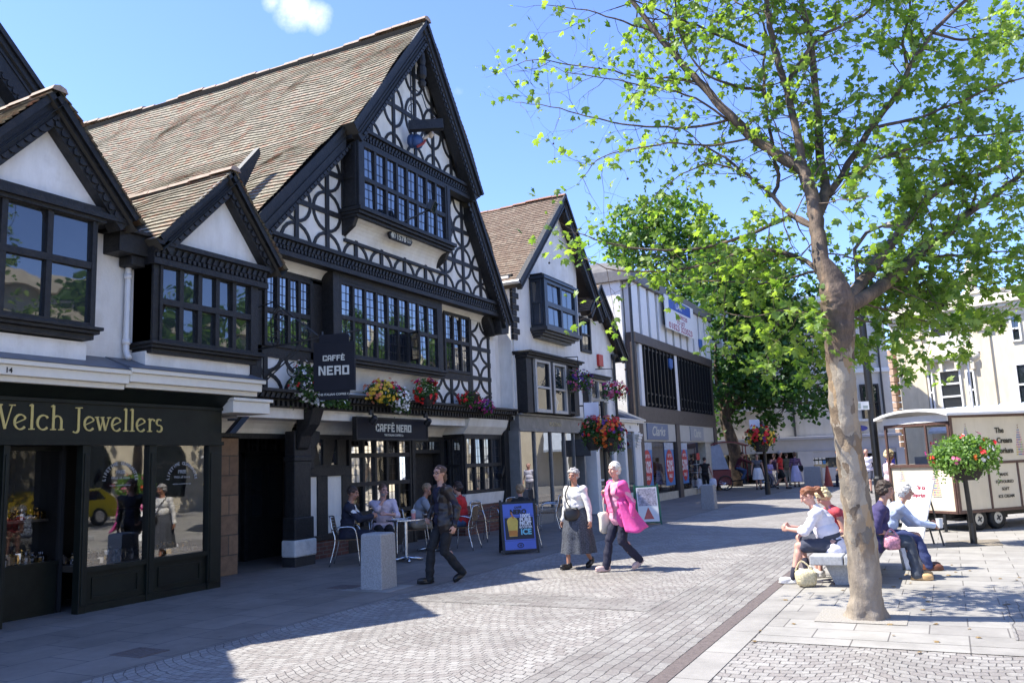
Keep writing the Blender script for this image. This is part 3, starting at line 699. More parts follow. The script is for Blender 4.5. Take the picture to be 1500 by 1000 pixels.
# etched words on the glass
frost = M('frosted_lettering', (.34, .34, .33), .7, .05)
for k, (uc, zc) in enumerate(((7.60, 1.62), (8.62, 1.60))):
    st = thing('window_sticker', (-9.9, uc, zc), ['white arched guarantee lettering on the left lit pane of the jewellers', 'white arched guarantee lettering on the right pane of the jewellers, by the stone wall'][k], 'sticker', 'guarantee lettering on the shop panes')
    m_ = MB(); s = 'LIFETIME GUARANTEE'
    for i, ch in enumerate(s):
        a = rad(205 - 230 * i / (len(s) - 1)); a = rad(172 - 164 * i / (len(s) - 1)); r0 = .23
        if ch == ' ': continue
        me = text_mesh(ch, .066, .001, 'CENTER', 1, .001); o = V((-9.902, uc + r0 * math.cos(a) * 1.0, zc + r0 * math.sin(a)))
        rt = V((0, math.sin(a), -math.cos(a))); up = V((0, math.cos(a), math.sin(a)))
        m_.add([o + rt * v.co.x + up * v.co.y + V((v.co.z, 0, 0)) for v in me.vertices], [tuple(p.vertices) for p in me.polygons]); bpy.data.meshes.remove(me)
    m_.build('lettering', frost, st, fixn=False)
    texts('small_lettering', [('FREE', .07, (-9.902, uc, zc + .11), .001), ('With all items', .05, (-9.902, uc, zc + .04), .0), ('includes accidental damage', .03, (-9.902, uc, zc - .05), 0)], (0, 1, 0), (0, 0, 1), frost, st, .001)
# jewellery on the shelves: trays of small glinting things
def jewel_heap(name, x0, x1, y0, y1, z, n, label, seed):
    rr = random.Random(seed); mb = MB()
    for i in range(n):
        x, y = rr.uniform(x0, x1), rr.uniform(y0, y1); k = rr.random(); mi = rr.choice((0, 0, 1, 1, 2)); h = rr.uniform(.03, .15)
        if k < .4: mb.lathe([(.035, 0), (.045, h * .55), (.02, h * .8), (.024, h), (.002, h)], (x, y, z), 8, mi)
        elif k < .75:
            a = rr.uniform(0, PI); c, s = math.cos(a) * .035, math.sin(a) * .035; mb.obox((x, y, z + h * .6), (c, s, 0), (-s * .3, c * .3, .01), (0, 0, h * .5), mi)
        else: mb.tube([V((x, y, z + .035)) + V((math.cos(t) * .028, math.sin(t) * .012, math.sin(t) * .03)) for t in [i * PI / 5 for i in range(11)]], .005, 5, mi)
    o = mb.build(name, [M('gilt', (.55, .36, .12), .25, .2, 9, metal=1), M('silver', (.6, .6, .6), .2, .2, 9, metal=1), M('velvet_tray', (.22, .16, .12), .8)], None)
    return tag(o, label, 'jewellery', None, 'stuff')
jewel_heap('jewellery_display', -10.5, -9.98, 7.15, 7.98, .585, 150, 'rings and bracelets laid out low in the left lit jewellers pane', 1)
jewel_heap('jewellery_display', -10.5, -9.98, 8.2, 9.02, .585, 150, 'silver jewellery laid out low in the pane nearest the stone wall', 2)
jewel_heap('jewellery_display', -10.9, -10.46, 6.1, 6.98, .645, 150, 'gilt jewellery on the low shelf of the dark lobby window', 3)
jewel_heap('jewellery_display', -10.9, -10.52, 6.1, 6.98, 1.195, 120, 'gilt jewellery on the upper shelf of the dark lobby window', 4)

# the tall gable whose slope shows at the picture's top left
BL = thing('gabled_house', (-13.6, 2, 0), 'dark timber gable rising above the jewellers at the far left', 'building')
g1 = q(0, 42, -13.0); g2 = q(62, 132, -13.0); sl_ = (g2[1] - g1[1]) / (g2[0] - g1[0])
apx = (g1[0] - 1.6, g1[1] - sl_ * 1.6); ft = (g2[0] + 1.2, g2[1] + sl_ * 1.2)
barge(BL, W, ft, apx,   .55, -13.3, -13.0); barge(BL, W, (2 * apx[0] - ft[0], ft[1]), apx,   .55, -13.3, -13.0)
tri = [(2 * apx[0] - ft[0], ft[1] - .2), (ft[0], ft[1] - .2), (apx[0], apx[1] - .3)]
m_ = MB(); m_.poly(W, tri, -14.0, -13.6); m_.build('wall', plaster, BL)
lattice(BL, W, [apx[0] + .8 * k for k in range(-3, 4)], [ft[1] + .75 * k for k in range(0, 5)], tri, -13.6)
m_ = MB(); m_.box(-19, -16.6, tri[0][0], ft[0], 0, ft[1]); m_.box(-16.6, -13.6, tri[0][0], 2.0, 0, ft[1]); m_.build('lower_wall', plaster, BL)
frieze(BL, W, tri[0][0], ft[0] - .4, ft[1] - .5, ft[1] - .1, -13.35)
for e in (ft, (2 * apx[0] - ft[0], ft[1])): tiled_slope(BL, (-12.95, e[0], e[1] - .02), (-19, e[0], e[1] - .02), (-19, apx[0], apx[1] + .03), (-12.95, apx[0], apx[1] + .03), roof_old, seed=e[0])
# ---------------------------------------------------------------- the big timber-framed house with the cafe
B2 = thing('timber_framed_house', (-10.2, 14.8, 0), 'large black and white timber framed house with a tall carved gable above the cafe', 'building')
XW, XG, XU = -10.24, -9.94, -9.82          # first-floor wall, lower gable wall, upper gable wall
# --- roof
apx = (14.83, 11.62); stepL = (12.15, 8.22); footL = (9.78, 5.72); stepR = (17.1, 8.25); footR = (18.95, 5.32)
XB = -21.5
roof = tiled_slope(B2, (-9.42, stepL[0] - .05, stepL[1]), (XB, stepL[0] - .05, stepL[1] - .1), (XB, apx[0], apx[1] + .25), (-9.42, apx[0], apx[1] + .02), roof_old, sag=.05, seed=1.3)
tiled_slope(B2, (-9.68, footL[0] - .08, footL[1]), (XB, footL[0] - .08, footL[1]), (XB, stepL[0] - .02, stepL[1] - .02), (-9.68, stepL[0] - .02, stepL[1] + .06), roof_old, sag=.05, seed=4.1)
tiled_slope(B2, (-9.42, stepR[0] + .05, stepR[1]), (XB, stepR[0] + .05, stepR[1]), (XB, apx[0], apx[1] + .25), (-9.42, apx[0], apx[1] + .02), roof_old, sag=.06, seed=2.3)
tiled_slope(B2, (-9.68, footR[0] + .08, footR[1]), (XB, footR[0] + .08, footR[1]), (XB, stepR[0] + .02, stepR[1] - .02), (-9.68, stepR[0] + .02, stepR[1] + .06), roof_old, sag=.06, seed=6.1)
ridge_tiles(B2, (-9.40, apx[0], apx[1] + .06), (XB, apx[0], apx[1] + .33), .14, seed=3, sag=.12)
# --- plaster walls
mb = MB(); mb.box(-21, XW, 10.0, 18.95, 2.6, 5.75); mb.build('wall', plaster, B2)
lowpoly = [(footL[0] + .32, 5.62), (footR[0] - .3, 5.62), (stepR[0] - .1, 8.15), (stepL[0] + .1, 8.15)]
mb = MB(); mb.poly(W, lowpoly, -10.6, XG); mb.build('lower_gable', plaster2, B2)
uppoly = [(stepL[0] + .3, 8.15), (stepR[0] - .3, 8.15), (apx[0], apx[1] - .25)]
mb = MB(); mb.poly(W, uppoly, -10.6, XU); mb.build('upper_gable', plaster2, B2)
# --- round-braced framing
US = [11.07, 11.92, 12.77, 13.61, 14.43, 15.25, 16.09, 16.92, 17.75]
lattice(B2, W, US, [5.70, 6.50, 7.29, 8.08], lowpoly, XG, .385, .375, .062)
lattice(B2, W, [12.35, 13.17, 13.98, 14.80, 15.52, 16.30], [8.28, 9.38, 10.42], uppoly, XU, .36, .46, .062)
# --- bargeboards, friezes, gable feet
barge(B2, W, (footL[0] - .02, footL[1]), (stepL[0] + .08, stepL[1] + .05), .40, -9.95, -9.70)
barge(B2, W, (footR[0] + .02, footR[1]), (stepR[0] - .05, stepR[1] + .05), .40, -9.95, -9.70)
barge(B2, W, (stepL[0] - .02, stepL[1] - .02), apx, .38, -9.70, -9.46); barge(B2, W, (stepR[0] + .06, stepR[1] - .06), apx, .38, -9.70, -9.46)
frieze(B2, W, footL[0] + .35, footR[0] - .25, 5.38, 5.74, -9.83)
frieze(B2, W, stepL[0] + .12, stepR[0] - .1, 8.0, 8.34, -9.62)
mb = MB(); mb.poly(W, [(18.55, 4.95), (18.95, 5.0), (19.0, 5.32), (18.5, 5.4)], -10.3, -9.80); mb.poly(W, [(18.1, 5.42), (18.35, 5.42), (18.62, 4.95), (18.5, 4.9)], -10.3, -9.98); mb.build('gable_foot', timber, B2, bevel=.02)
mb = MB(); mb.lathe([(.02, -.55), (.07, -.5), (.10, -.4), (.06, -.33), (.11, -.25), (.11, -.05), (.08, 0), (.1, .1), (.08, .3)], (-9.58, apx[0] - .05, apx[1] - 1.05), 10); mb.build('pendant', timber, B2)
# --- upper bay window under the frieze
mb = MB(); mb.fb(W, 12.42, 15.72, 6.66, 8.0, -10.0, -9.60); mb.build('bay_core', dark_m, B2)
window_leaded(B2, W, 12.58, 15.56, 6.72, 7.93, -9.585, 8, [6.72, 7.28, 7.93], mull=.075, fdepth=.05, frame=.06, lead=(2, 3))
sd = Fr((-9.95, 12.40, 0), (1, 0, 0), (0, -1, 0))
window_leaded(B2, sd, .06, .32, 6.74, 7.92, .0, 1, [6.74, 7.28, 7.92], lead=(2, 3))
mb = MB(); mb.fb(W, 12.38, 12.52, 6.6, 8.0, -10.08, -9.52); mb.fb(W, 15.62, 15.76, 6.6, 8.0, -10.08, -9.52)
for dz0, dz1, dn in ((6.46, 6.52, .0), (6.52, 6.58, .06), (6.58, 6.66, .11)): mb.fb(W, 12.34 - dn * .4, 15.80 + dn * .4, dz0, dz1, -10.1, -9.54 + dn)
for u in (12.36, 15.68): mb.poly(Fr((0, u, 0), (1, 0, 0), (0, 1, 0)), [(-10.1, 6.46), (-9.60, 6.46), (-9.68, 6.3), (-9.9, 6.16), (-10.1, 6.1)], 0, .10)
mb.build('bay_sill', timber, B2, bevel=.008)
def cove(parent, u0, u1, n0, zb, n1, zt, mat, k=7, name='cove', tap=0):
    m_ = MB(); vs = []
    for i in range(k + 1):
        a = PI / 2 * i / k; n = n1 - (n1 - n0) * math.cos(a) if False else n0 + (n1 - n0) * (1 - math.cos(a)); z = zb + (zt - zb) * math.sin(a)
        vs += [W.P(u0 - tap * (i / k), z, n), W.P(u1 + tap * (i / k), z, n)]
    m_.add(vs, [(2 * i, 2 * i + 1, 2 * i + 3, 2 * i + 2) for i in range(k)])
    for e, u in ((0, u0), (1, u1)): m_.add([W.P(u, zt, n0)] + [vs[2 * i + e] for i in range(k + 1)], [(0, i + 1, i + 2) for i in range(k)])
    return m_.build(name, mat, parent, smooth=False)
cove(B2, 12.46, 15.68, XG + .03, 6.08, -9.62, 6.46, plaster2, tap=.0)
mb = MB(); mb.fb(W, 12.4, 16.1, 6.03, 6.09, -10.1, XG + .06); mb.build('cove_rail', timber, B2)
# --- first floor: big bay
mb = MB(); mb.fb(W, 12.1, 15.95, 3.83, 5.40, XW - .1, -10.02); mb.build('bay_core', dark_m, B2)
window_leaded(B2, W, 12.33, 15.70, 3.86, 5.19, -9.98, 9, [3.86, 4.55, 5.19], mull=.07, fdepth=.05, frame=.06, lead=(2, 4))
sd = Fr((-10.25, 12.16, 0), (1, 0, 0), (0, -1, 0))
window_leaded(B2, sd, .05, .25, 3.9, 5.15, 0, 1, [3.9, 4.55, 5.15], lead=(2, 4))
mb = MB(); mb.fb(W, 12.08, 12.27, 3.80, 5.4, XW, -9.93); mb.fb(W, 15.76, 15.92, 3.80, 5.4, XW, -9.93); mb.fb(W, 12.27, 15.76, 5.25, 5.40, XW, -9.93)
for dz0, dz1, dn in ((3.62, 3.68, .0), (3.68, 3.74, .06), (3.74, 3.80, .10)): mb.fb(W, 12.06 - dn * .4, 15.94 + dn * .4, dz0, dz1, XW, -9.95 + dn)
mb.build('bay_sill', timber, B2, bevel=.008)
# an open casement in the lower row
cas = Fr((-9.92, 14.58, 0), V((.8, -.35, 0)), V((.35, .8, 0)))
window_leaded(B2, cas, .02, .34, 3.92, 4.48, 0, 1, 1, fdepth=.03, frame=.025, lead=(2, 4), name='casement')
cove(B2, 12.1, 15.9, XW + .02, 3.18, -10.0, 3.62, plaster2)
cove(B2, footL[0] + .5, 12.1, XW + .01, 5.16, -10.0, 5.40, plaster2); cove(B2, 15.92, 18.7, XW + .01, 5.16, -10.0, 5.40, plaster2)
# left lights and panels
window_leaded(B2, W, 10.62, 11.72, 3.90, 5.10, XW + .02, 4, [3.90, 4.47, 5.10], mull=.075, fdepth=.05, frame=.07, lead=(2, 4))
window_leaded(B2, W, 16.45, 17.52, 3.92, 5.22, XW + .02, 3, [3.92, 4.60, 5.22], mull=.075, fdepth=.05, frame=.07, lead=(2, 4))
lattice(B2, W, [10.62, 11.52, 12.1], [3.06, 3.70], [(10.3, 3.06), (12.1, 3.06), (12.1, 3.72), (10.3, 3.72)], XW, .40, .30, .065)
lattice(B2, W, [15.95, 16.72, 17.55], [3.06, 3.74], [(15.95, 3.06), (17.6, 3.06), (17.6, 3.78), (15.95, 3.78)], XW, .36, .32, .065)
lattice(B2, W, [17.66, 18.56], [3.02, 3.80, 4.55, 5.30], [(17.58, 3.02), (18.66, 3.02), (18.66, 5.34), (17.58, 5.34)], XW, .42, .355, .065)
mb = MB()
for u0, u1, z0, z1 in ((10.28, 10.52, 3.06, 5.3), (11.76, 12.08, 3.7, 5.2), (10.4, 12.1, 3.70, 3.83), (10.4, 12.1, 5.14, 5.24), (16.0, 17.6, 3.76, 3.86), (16.0, 17.6, 5.26, 5.34)): mb.fb(W, u0, u1, z0, z1, XW - .02, XW + .036)
mb.build('timber_frame', timber, B2)
# --- jetty beam over the street
mb = MB(); J0, J1 = 9.98, 19.55
mb.fb(W, J0, J1, 2.92, 3.02, -10.9, -9.98); mb.fb(W, J0, J1, 2.78, 2.92, -10.9, -10.12); mb.fb(W, J0 - .02, J1 + .05, 3.02, 3.07, -10.4, -9.90)
dentils(mb, W, J0, J1, 2.80, -10.12, .12, .055, .09, .06); twist(mb, W, J0, J1, 2.965, -9.98, .042, .12)
mb.build('jetty_beam', timber, B2)
# --- ground floor
XF = -10.9
cove(B2, 9.95, 12.0, XF, 2.36, -10.16, 2.79, plaster2); cove(B2, 12.3, 17.3, XF, 2.36, -10.16, 2.79, plaster2)
mb = MB(); mb.fb(W, 9.9, 17.4, 2.28, 2.37, XF - .1, XF + .05); mb.fb(W, 13.55, 17.35, 0, 2.3, -11.2, -11.08)
mb.build('lintel', timber, B2)
# porch: stone jamb, deep dark door
mb = MB(); mb.box(-13.2, -10.85, 9.55, 10.64, 0, 2.3)
mb.build('stone_jamb', brick_mat('brown_sandstone', (.30, .18, .10), (.20, .12, .07), (.12, .09, .06), .42, .33, .012, bump=.8), B2)
mb = MB(); mb.fb(W, 10.6, 13.7, 0, 2.8, -12.5, -12.3); mb.fb(W, 10.0, 13.7, 2.40, 2.46, -12.4, -10.95); mb.fb(W, 13.5, 13.7, 0, 2.4, -12.3, -11.12)
mb.build('porch', dark_m, B2)
dr = MB(); dr.fb(W, 12.2, 13.3, 0.02, 2.0, -12.3, -12.22)
for u0, u1, z0, z1 in ((12.12, 12.2, 0, 2.08), (13.3, 13.4, 0, 2.08), (12.12, 13.4, 2.0, 2.1)): dr.fb(W, u0, u1, z0, z1, -12.3, -12.18)
dro = dr.build('door', timber, B2, bevel=.01)
for u0, u1, z0, z1 in ((12.32, 12.6, 1.35, 1.78), (12.32, 12.6, .85, 1.25), (12.8, 13.18, .78, 1.86)): pane(dro, W, u0, u1, z0, z1, -12.21, glass)
window_leaded(B2, W, 12.2, 12.95, 2.12, 2.36, -12.2, 3, 1, mull=.04, frame=.03, lead=(2, 2))
# corner post with carved brackets, white padstone
mb = MB(); mb.box(-10.66, -10.42, 11.56, 12.0, .46, 2.4); mb.box(-10.68, -10.38, 11.52, 12.03, .46, .86); mb.box(-10.67, -10.40, 11.54, 12.015, 1.85, 1.95)
mb.poly(Fr((0, 11.6, 0), (1, 0, 0), (0, 1, 0)), [(-10.42, 2.05), (-10.36, 2.1), (-10.30, 2.3), (-10.12, 2.5), (-10.0, 2.8), (-10.42, 2.8)], 0, .3)
mb.poly(Fr((0, 0, 0), (0, 1, 0), (1, 0, 0)), [(11.98, 1.7), (12.14, 1.72), (12.1, 1.85), (12.2, 1.95), (12.13, 2.1), (12.3, 2.22), (12.3, 2.4), (12.0, 2.45)], -10.7, -10.45)
mb.build('corner_post', timber, B2, bevel=.02)
mb = MB(); mb.box(-10.69, -10.36, 11.50, 12.08, .17, .47); mb.build('padstone', M('whitewashed_stone', (.62, .61, .58), .8, .12, 9, .5, 25, stain=(.4, .38, .34)), B2, bevel=.03)
mb = MB(); mb.box(-10.68, -10.38, 11.52, 12.06, 0, .17); mb.build('plinth', timber_g, B2, bevel=.01)
# panelled wall with two white panels, brick footing, small window
mb = MB(); mb.fb(W, 12.02, 13.62, .40, 2.35, -11.1, XF); 
for u0, u1 in ((12.02, 12.34), (12.68, 12.98), (13.42, 13.66)): mb.fb(W, u0, u1, .40, 1.56, XF, XF + .05)
mb.fb(W, 12.02, 13.66, 1.56, 1.75, XF, XF + .06); mb.fb(W, 12.02, 13.66, .34, .44, XF - .1, XF + .055)
mb.build('panelled_wall', timber, B2, bevel=.006)
mb = MB(); mb.poly(W, [(12.34, .46), (12.68, .44), (12.68, 1.56), (12.34, 1.56)], XF, XF + .02); mb.poly(W, [(12.98, .46), (13.42, .47), (13.42, 1.56), (12.98, 1.56)], XF, XF + .02); mb.build('plaster_panel', plaster, B2)
mb = MB(); mb.fb(W, 12.02, 13.9, 0, .34, -11.1, XF + .03); mb.build('brick_footing', brick, B2)
window_leaded(B2, W, 12.5, 13.28, 1.78, 2.28, XF + .0, 2, 1, mull=.06, frame=.06, lead=(1, 2))
# the big cafe window, door, fanlight
mb = MB(); mb.fb(W, 13.62, 15.95, 0, .46, -11.1, XF + .04); mb.build('sill_wall', timber, B2)
window_leaded(B2, W, 13.74, 15.84, .50, 2.26, XF - .02, 5, [.50, .76, 1.36, 1.96, 2.26], mull=.075, fdepth=.06, frame=.07, lead=(2, 3), pane_mat=glass_mat('cafe_glass', ior=1.75, see=.6, wob=.25))
mb = MB(); mb.fb(W, 15.92, 16.04, 0, 2.3, -11.1, XF + .06); mb.fb(W, 17.12, 17.26, 0, 2.3, -11.1, XF + .06); mb.fb(W, 16.04, 17.12, 1.98, 2.04, -11.1, XF + .05); mb.build('door_frame', timber, B2, bevel=.008)
window_leaded(B2, W, 16.08, 17.08, 2.07, 2.25, XF, 2, 1, mull=.05, frame=.03, lead=(2, 2), name='fanlight')
mb = MB(); mb.box(-14.5, -14.3, 13.2, 19.2, 0, 2.7); mb.box(-14.3, -11.0, 13.2, 13.3, 0, 2.7); mb.box(-14.3, -11, 19.0, 19.1, 0, 2.7); mb.box(-14.3, -11.0, 13.3, 19.0, 2.6, 2.7); mb.box(-14.3, -11.1, 13.3, 19, .0, .03); mb.build('cafe_interior', M('cafe_walls', (.06, .035, .022), .8), B2)
# right-hand bay
mb = MB(); mb.box(-11.0, -10.36, 17.36, 19.22, 0, .70); mb.build('bay_brickwork', brick, B2)
mb = MB(); mb.poly(Fr((0, 0, 0), (1, 0, 0), (0, -1, 0)), [(-11.0, .70), (-10.33, .70), (-10.28, .98), (-11, .98)], -19.25, -17.33); mb.build('plaster_apron', plaster, B2)
window_leaded(B2, W, 17.44, 19.14, 1.06, 2.30, -10.36, 4, [1.06, 1.66, 2.30], mull=.075, fdepth=.06, frame=.08, lead=(2, 3))
sd = Fr((-10.98, 17.36, 0), (1, 0, 0), (0, -1, 0))
window_leaded(B2, sd, .08, .56, 1.06, 2.30, 0, 2, [1.06, 1.66, 2.30], mull=.06, fdepth=.05, frame=.07, lead=(2, 3))
mb = MB(); mb.poly(Fr((0, 0, 0), (1, 0, 0), (0, -1, 0)), [(-11, 2.42), (-10.30, 2.42), (-10.16, 2.6), (-10.1, 2.79), (-11, 2.79)], -19.30, -17.30); mb.build('cove', plaster2, B2)
mb = MB(); mb.fb(W, 19.26, 19.50, 0, 2.79, -11.1, -10.22); mb.poly(W, [(19.1, 1.3), (19.26, 1.5), (19.26, 1.65), (19.05, 1.42)], -10.6, -10.24); mb.fb(W, 17.34, 19.26, .985, 1.0, -11, -10.27); mb.fb(W, 17.32, 19.26, 2.38, 2.42, -11, -10.30); mb.build('end_post', timber, B2, bevel=.01)
# white plaster return and drain pipe between the two houses
mb = MB(); mb.box(-11.5, -10.42, 18.66, 19.75, 3.07, 5.5); mb.build('side_wall', plaster, B2)
mb = MB(); mb.tube([(-10.36, 18.98, 3.05), (-10.36, 18.98, 5.1)], .045, 8)
for z in (3.7, 4.4, 5.0): mb.tube([(-10.36, 18.98, z), (-10.36, 18.98, z + .06)], .06, 8)
mb.build('downpipe', black_metal, B2)
# interior pendant lamps
warm = bpy.data.materials.new('lamp_glow'); warm.use_nodes = True; warm.node_tree.nodes['Principled BSDF'].inputs['Emission Color'].default_value = (1, .62, .25, 1); warm.node_tree.nodes['Principled BSDF'].inputs['Emission Strength'].default_value = 1.6; warm.node_tree.nodes['Principled BSDF'].inputs['Base Color'].default_value = (.8, .6, .3, 1)
for k, (x, y) in enumerate(((-11.6, 14.3), (-11.35, 16.98), (-11.8, 17.6))):
    t = thing('pendant_lamp', (x, y, 2.0), ['small lit pendant lamp inside the cafe behind the wide window', 'small lit pendant lamp inside the cafe above the open doorway', 'small lit pendant lamp inside the cafe by the right bay'][k], 'lamp', 'pendant lamps in the cafe')
    m_ = MB(); m_.lathe([(.055, 0), (.06, .02), (.045, .16), (.02, .17)], (x, y, 1.86), 12); m_.build('lamp_shade', warm, t)
    m_ = MB(); m_.tube([(x, y, 2.03), (x, y, 2.6)], .006, 6); m_.build('cord', black_metal, t)

# --- things fixed to the house
iv = M('ivory_lettering', (.62, .60, .50), .6, .05)
black_sign = M('black_sign_board', (.010, .010, .014), .65, .2, 6, spec=.25)
def block_letters(items, fr, mat, parent, name='lettering', d=.012):
    """square display capitals built from bars: item = (text, u0, z0, cap height, spacing)"""
    mb = MB()
    G = {'C': [(0, 0, .2, 1), (0, .8, .72, 1), (0, 0, .72, .2), (.52, .62, .72, .8), (.52, .2, .72, .36)], 'A': [(0, 0, .2, .8), (.52, 0, .72, .8), (.1, .8, .62, 1), (.2, .3, .52, .48)],
         'F': [(0, 0, .2, 1), (.2, .8, .66, 1), (.2, .42, .56, .6)], 'E': [(0, 0, .2, 1), (.2, .8, .68, 1), (.2, .41, .58, .59), (.2, 0, .68, .2)], 'N': [(0, 0, .19, 1), (.57, 0, .76, 1), (.19, .66, .30, .96), (.28, .46, .40, .78), (.38, .26, .49, .58), (.46, .06, .57, .38)],
         'R': [(0, 0, .2, 1), (.2, .8, .7, 1), (.5, .5, .7, .8), (.2, .40, .7, .58), (.52, 0, .72, .40)], 'O': [(0, 0, .2, 1), (.54, 0, .74, 1), (.2, .8, .54, 1), (.2, 0, .54, .2)]}
    G['\u00c8'] = G['E'] + [(.18, 1.1, .42, 1.24)]
    for s, u0, z0, h, sp in items:
        u = u0
        for ch in s:
            if ch != ' ':
                for (a, b, c, e) in G[ch]: mb.fb(fr, u + a * h, u + c * h, z0 + b * h, z0 + e * h, 0, d)
                u += (max(r_[2] for r_ in G[ch]) + sp) * h
            else: u += .3 * h
    return mb.build(name, mat, parent)
def width_of(s, h, sp):
    wd_ = {'C': .72, 'A': .72, 'F': .66, 'E': .68, 'N': .76, 'R': .72, 'O': .74, '\u00c8': .68, ' ': .3 - sp}
    return sum((wd_[c] + sp) * h for c in s) - sp * h
S1 = thing('fascia_sign', (-10.1, 14.1, 2.3), 'black board with ivory cafe name under the jetty of the timber framed house', 'shop sign')
mb = MB(); mb.fb(W, 12.92, 15.38, 2.26, 2.66, -10.16, -10.08); S1b = mb.build('board', black_sign, S1, bevel=.004)
mb = MB(); mb.fb(W, 12.90, 15.40, 2.655, 2.685, -10.17, -10.06); mb.fb(W, 12.90, 15.40, 2.235, 2.265, -10.17, -10.06); mb.fb(W, 12.895, 12.925, 2.265, 2.655, -10.17, -10.065); mb.fb(W, 15.375, 15.405, 2.265, 2.655, -10.17, -10.065); mb.build('frame', timber, S1)
fr = Fr((-10.08, 0, 0), (0, 1, 0), (1, 0, 0)); h = .155; s = 'CAFF\u00c8 NERO'; w = width_of(s, h, .17)
block_letters([(s, 14.14 - w / 2, 2.40, h, .17)], fr, iv, S1)
texts('small_lettering', [('THE ITALIAN COFFEE Co', .06, (-10.078, 14.14, 2.315), .001)], (0, 1, 0), (0, 0, 1), iv, S1)
for k, u in enumerate((13.26, 15.2)):
    t = thing('spotlight', (-10.0, u, 2.72), ['black spotlight hanging over the left end of the cafe name board', 'black spotlight hanging over the right end of the cafe name board'][k], 'spotlight', 'spotlights on the cafe name board')
    m_ = MB(); m_.tube([(-10.02, u, 2.80), (-9.95, u, 2.74), (-9.93, u, 2.64)], .022, 8); m_.lathe([(.04, .1), (.05, .08), (.045, -.0), (.0, -.005)], (-9.99, u, 2.72), 10); m_.build('arm', black_metal, t)
    m_ = MB(); d = V((-.55, 0, -.6)).normalized(); p = V((-9.93, u, 2.62)); m_.tube([p - d * .09, p - d * .06, p + d * .05, p + d * .07], [.03, .062, .075, .07], 12); m_.build('lamp_head', black_metal, t, smooth=False)
    m_ = MB(); m_.tube([p + d * .069, p + d * .072], [.062, .062], 12); m_.build('lens', glass, t)
# hanging sign with scrolled iron bracket: it stands out square from the wall
S2 = thing('hanging_sign', (-10.3, 11.1, 3.6), 'black projecting cafe sign board on a scrolled iron bracket', 'shop sign')
# choose the plane square to the street through the sign
yS = 10.95
def qs(x, y):
    d = ray(x, y); t = (yS - EYE.y) / d.y; p = EYE + d * t; return p.x, p.z
bx0, bz1 = qs(459, 512); bx1, bz0 = qs(522, 588); bx0 = bx1 - .80
# the board is turned towards the square
sg = Fr((bx1 - .46, yS, 0), V((.90, .43, 0)), V((.43, -.90, 0)))
uL, zT = sg.q(460, 505); uR, zB = sg.q(521, 590)
_, z2 = sg.q(490, 503)
mb = MB(); mb.fb(sg, uL, uR, 2.98, 3.80, -.05, .05); mb.fb(sg, uL + .10, uR - .1, 3.80, 3.93, -.045, .045); mb.fb(sg, uL + .10, uR - .1, 2.83, 2.98, -.045, .045); mb.build('board', black_sign, S2, bevel=.004)
fr = Fr(sg.o + sg.n * .05, sg.u, sg.n); wd_ = uR - uL; uc = (uL + uR) / 2
h = .105; w = width_of('CAFF\u00c8', h * .9, .12); h2 = .155; w2 = width_of('NERO', h2, .14)
block_letters([('CAFF\u00c8', uc - w / 2, 3.48, h * .9, .12), ('NERO', uc - w2 / 2, 3.24, h2, .14)], fr, iv, S2)
texts('small_lettering', [('THE ITALIAN COFFEE Co', .05, sg.P(uc, 2.90, .047), .001)], sg.u, (0, 0, 1), iv, S2)
mb = MB(); base = V((-10.33, 10.35, 0)); tip = sg.P(uR + .10, 3.99, 0)
mb.tube([base + V((0, 0, 3.72)), V((tip.x, tip.y, 3.99))], .016, 6); mb.tube([base + V((.0, 0, 3.55)), base + V((0, 0, 4.62))], .018, 6)
mb.tube([base + V((0, 0, 4.42)), base + (tip - base) * .22 + V((0, 0, 4.55 - 0)) - V((0, 0, (tip.z) * .22)), base + (tip - base) * .62 + V((0, 0, 3.93)) - V((0, 0, tip.z * .62))], .014, 6)
dh = V((tip.x - base.x, tip.y - base.y, 0)).normalized()
def scroll(c, r0, turns, sgn=1, k=26):
    return [c + dh * (math.cos(a) * r) * sgn + V((0, 0, math.sin(a) * r)) for a, r in ((PI / 2 + turns * 2 * PI * i / k, r0 * (1 - .85 * i / k)) for i in range(k + 1))]
for c, r0, s_ in ((base + dh * .52 + V((0, 0, 4.33)), .13, 1), (base + dh * .42 + V((0, 0, 4.08)), .09, -1), (base + dh * .48 + V((0, 0, 3.86)), .10, 1), (base + dh * .95 + V((0, 0, 3.95)), .12, -1)): mb.tube(scroll(c, r0, 1.4, s_), .010, 5)
mb.tube([base + dh * .52 + V((0, 0, 4.46)), base + dh * .36 + V((0, 0, 4.2)), base + dh * .58 + V((0, 0, 4.0)), base + dh * .46 + V((0, 0, 3.76))], .010, 5)
mb.tube([base + V((.0, 0, 3.0)), base + dh * .9 + V((0, 0, 3.82))], .012, 6); mb.tube([base + V((.03, .05, 3.0)), base + dh * .98 + V((0, 0, 3.82))], .012, 6)
mb.tube(scroll(base + dh * .78 + V((0, 0, 3.35)), .15, 1.3), .012, 5); mb.tube(scroll(base + dh * .95 + V((0, 0, 3.12)), .12, 1.3, -1), .012, 5)
for uu in (uL + .14, uR - .14): p = sg.P(uu, 3.93, 0); mb.tube([p, p + V((0, 0, .06))], .02, 6)
mb.build('bracket', black_metal, S2)
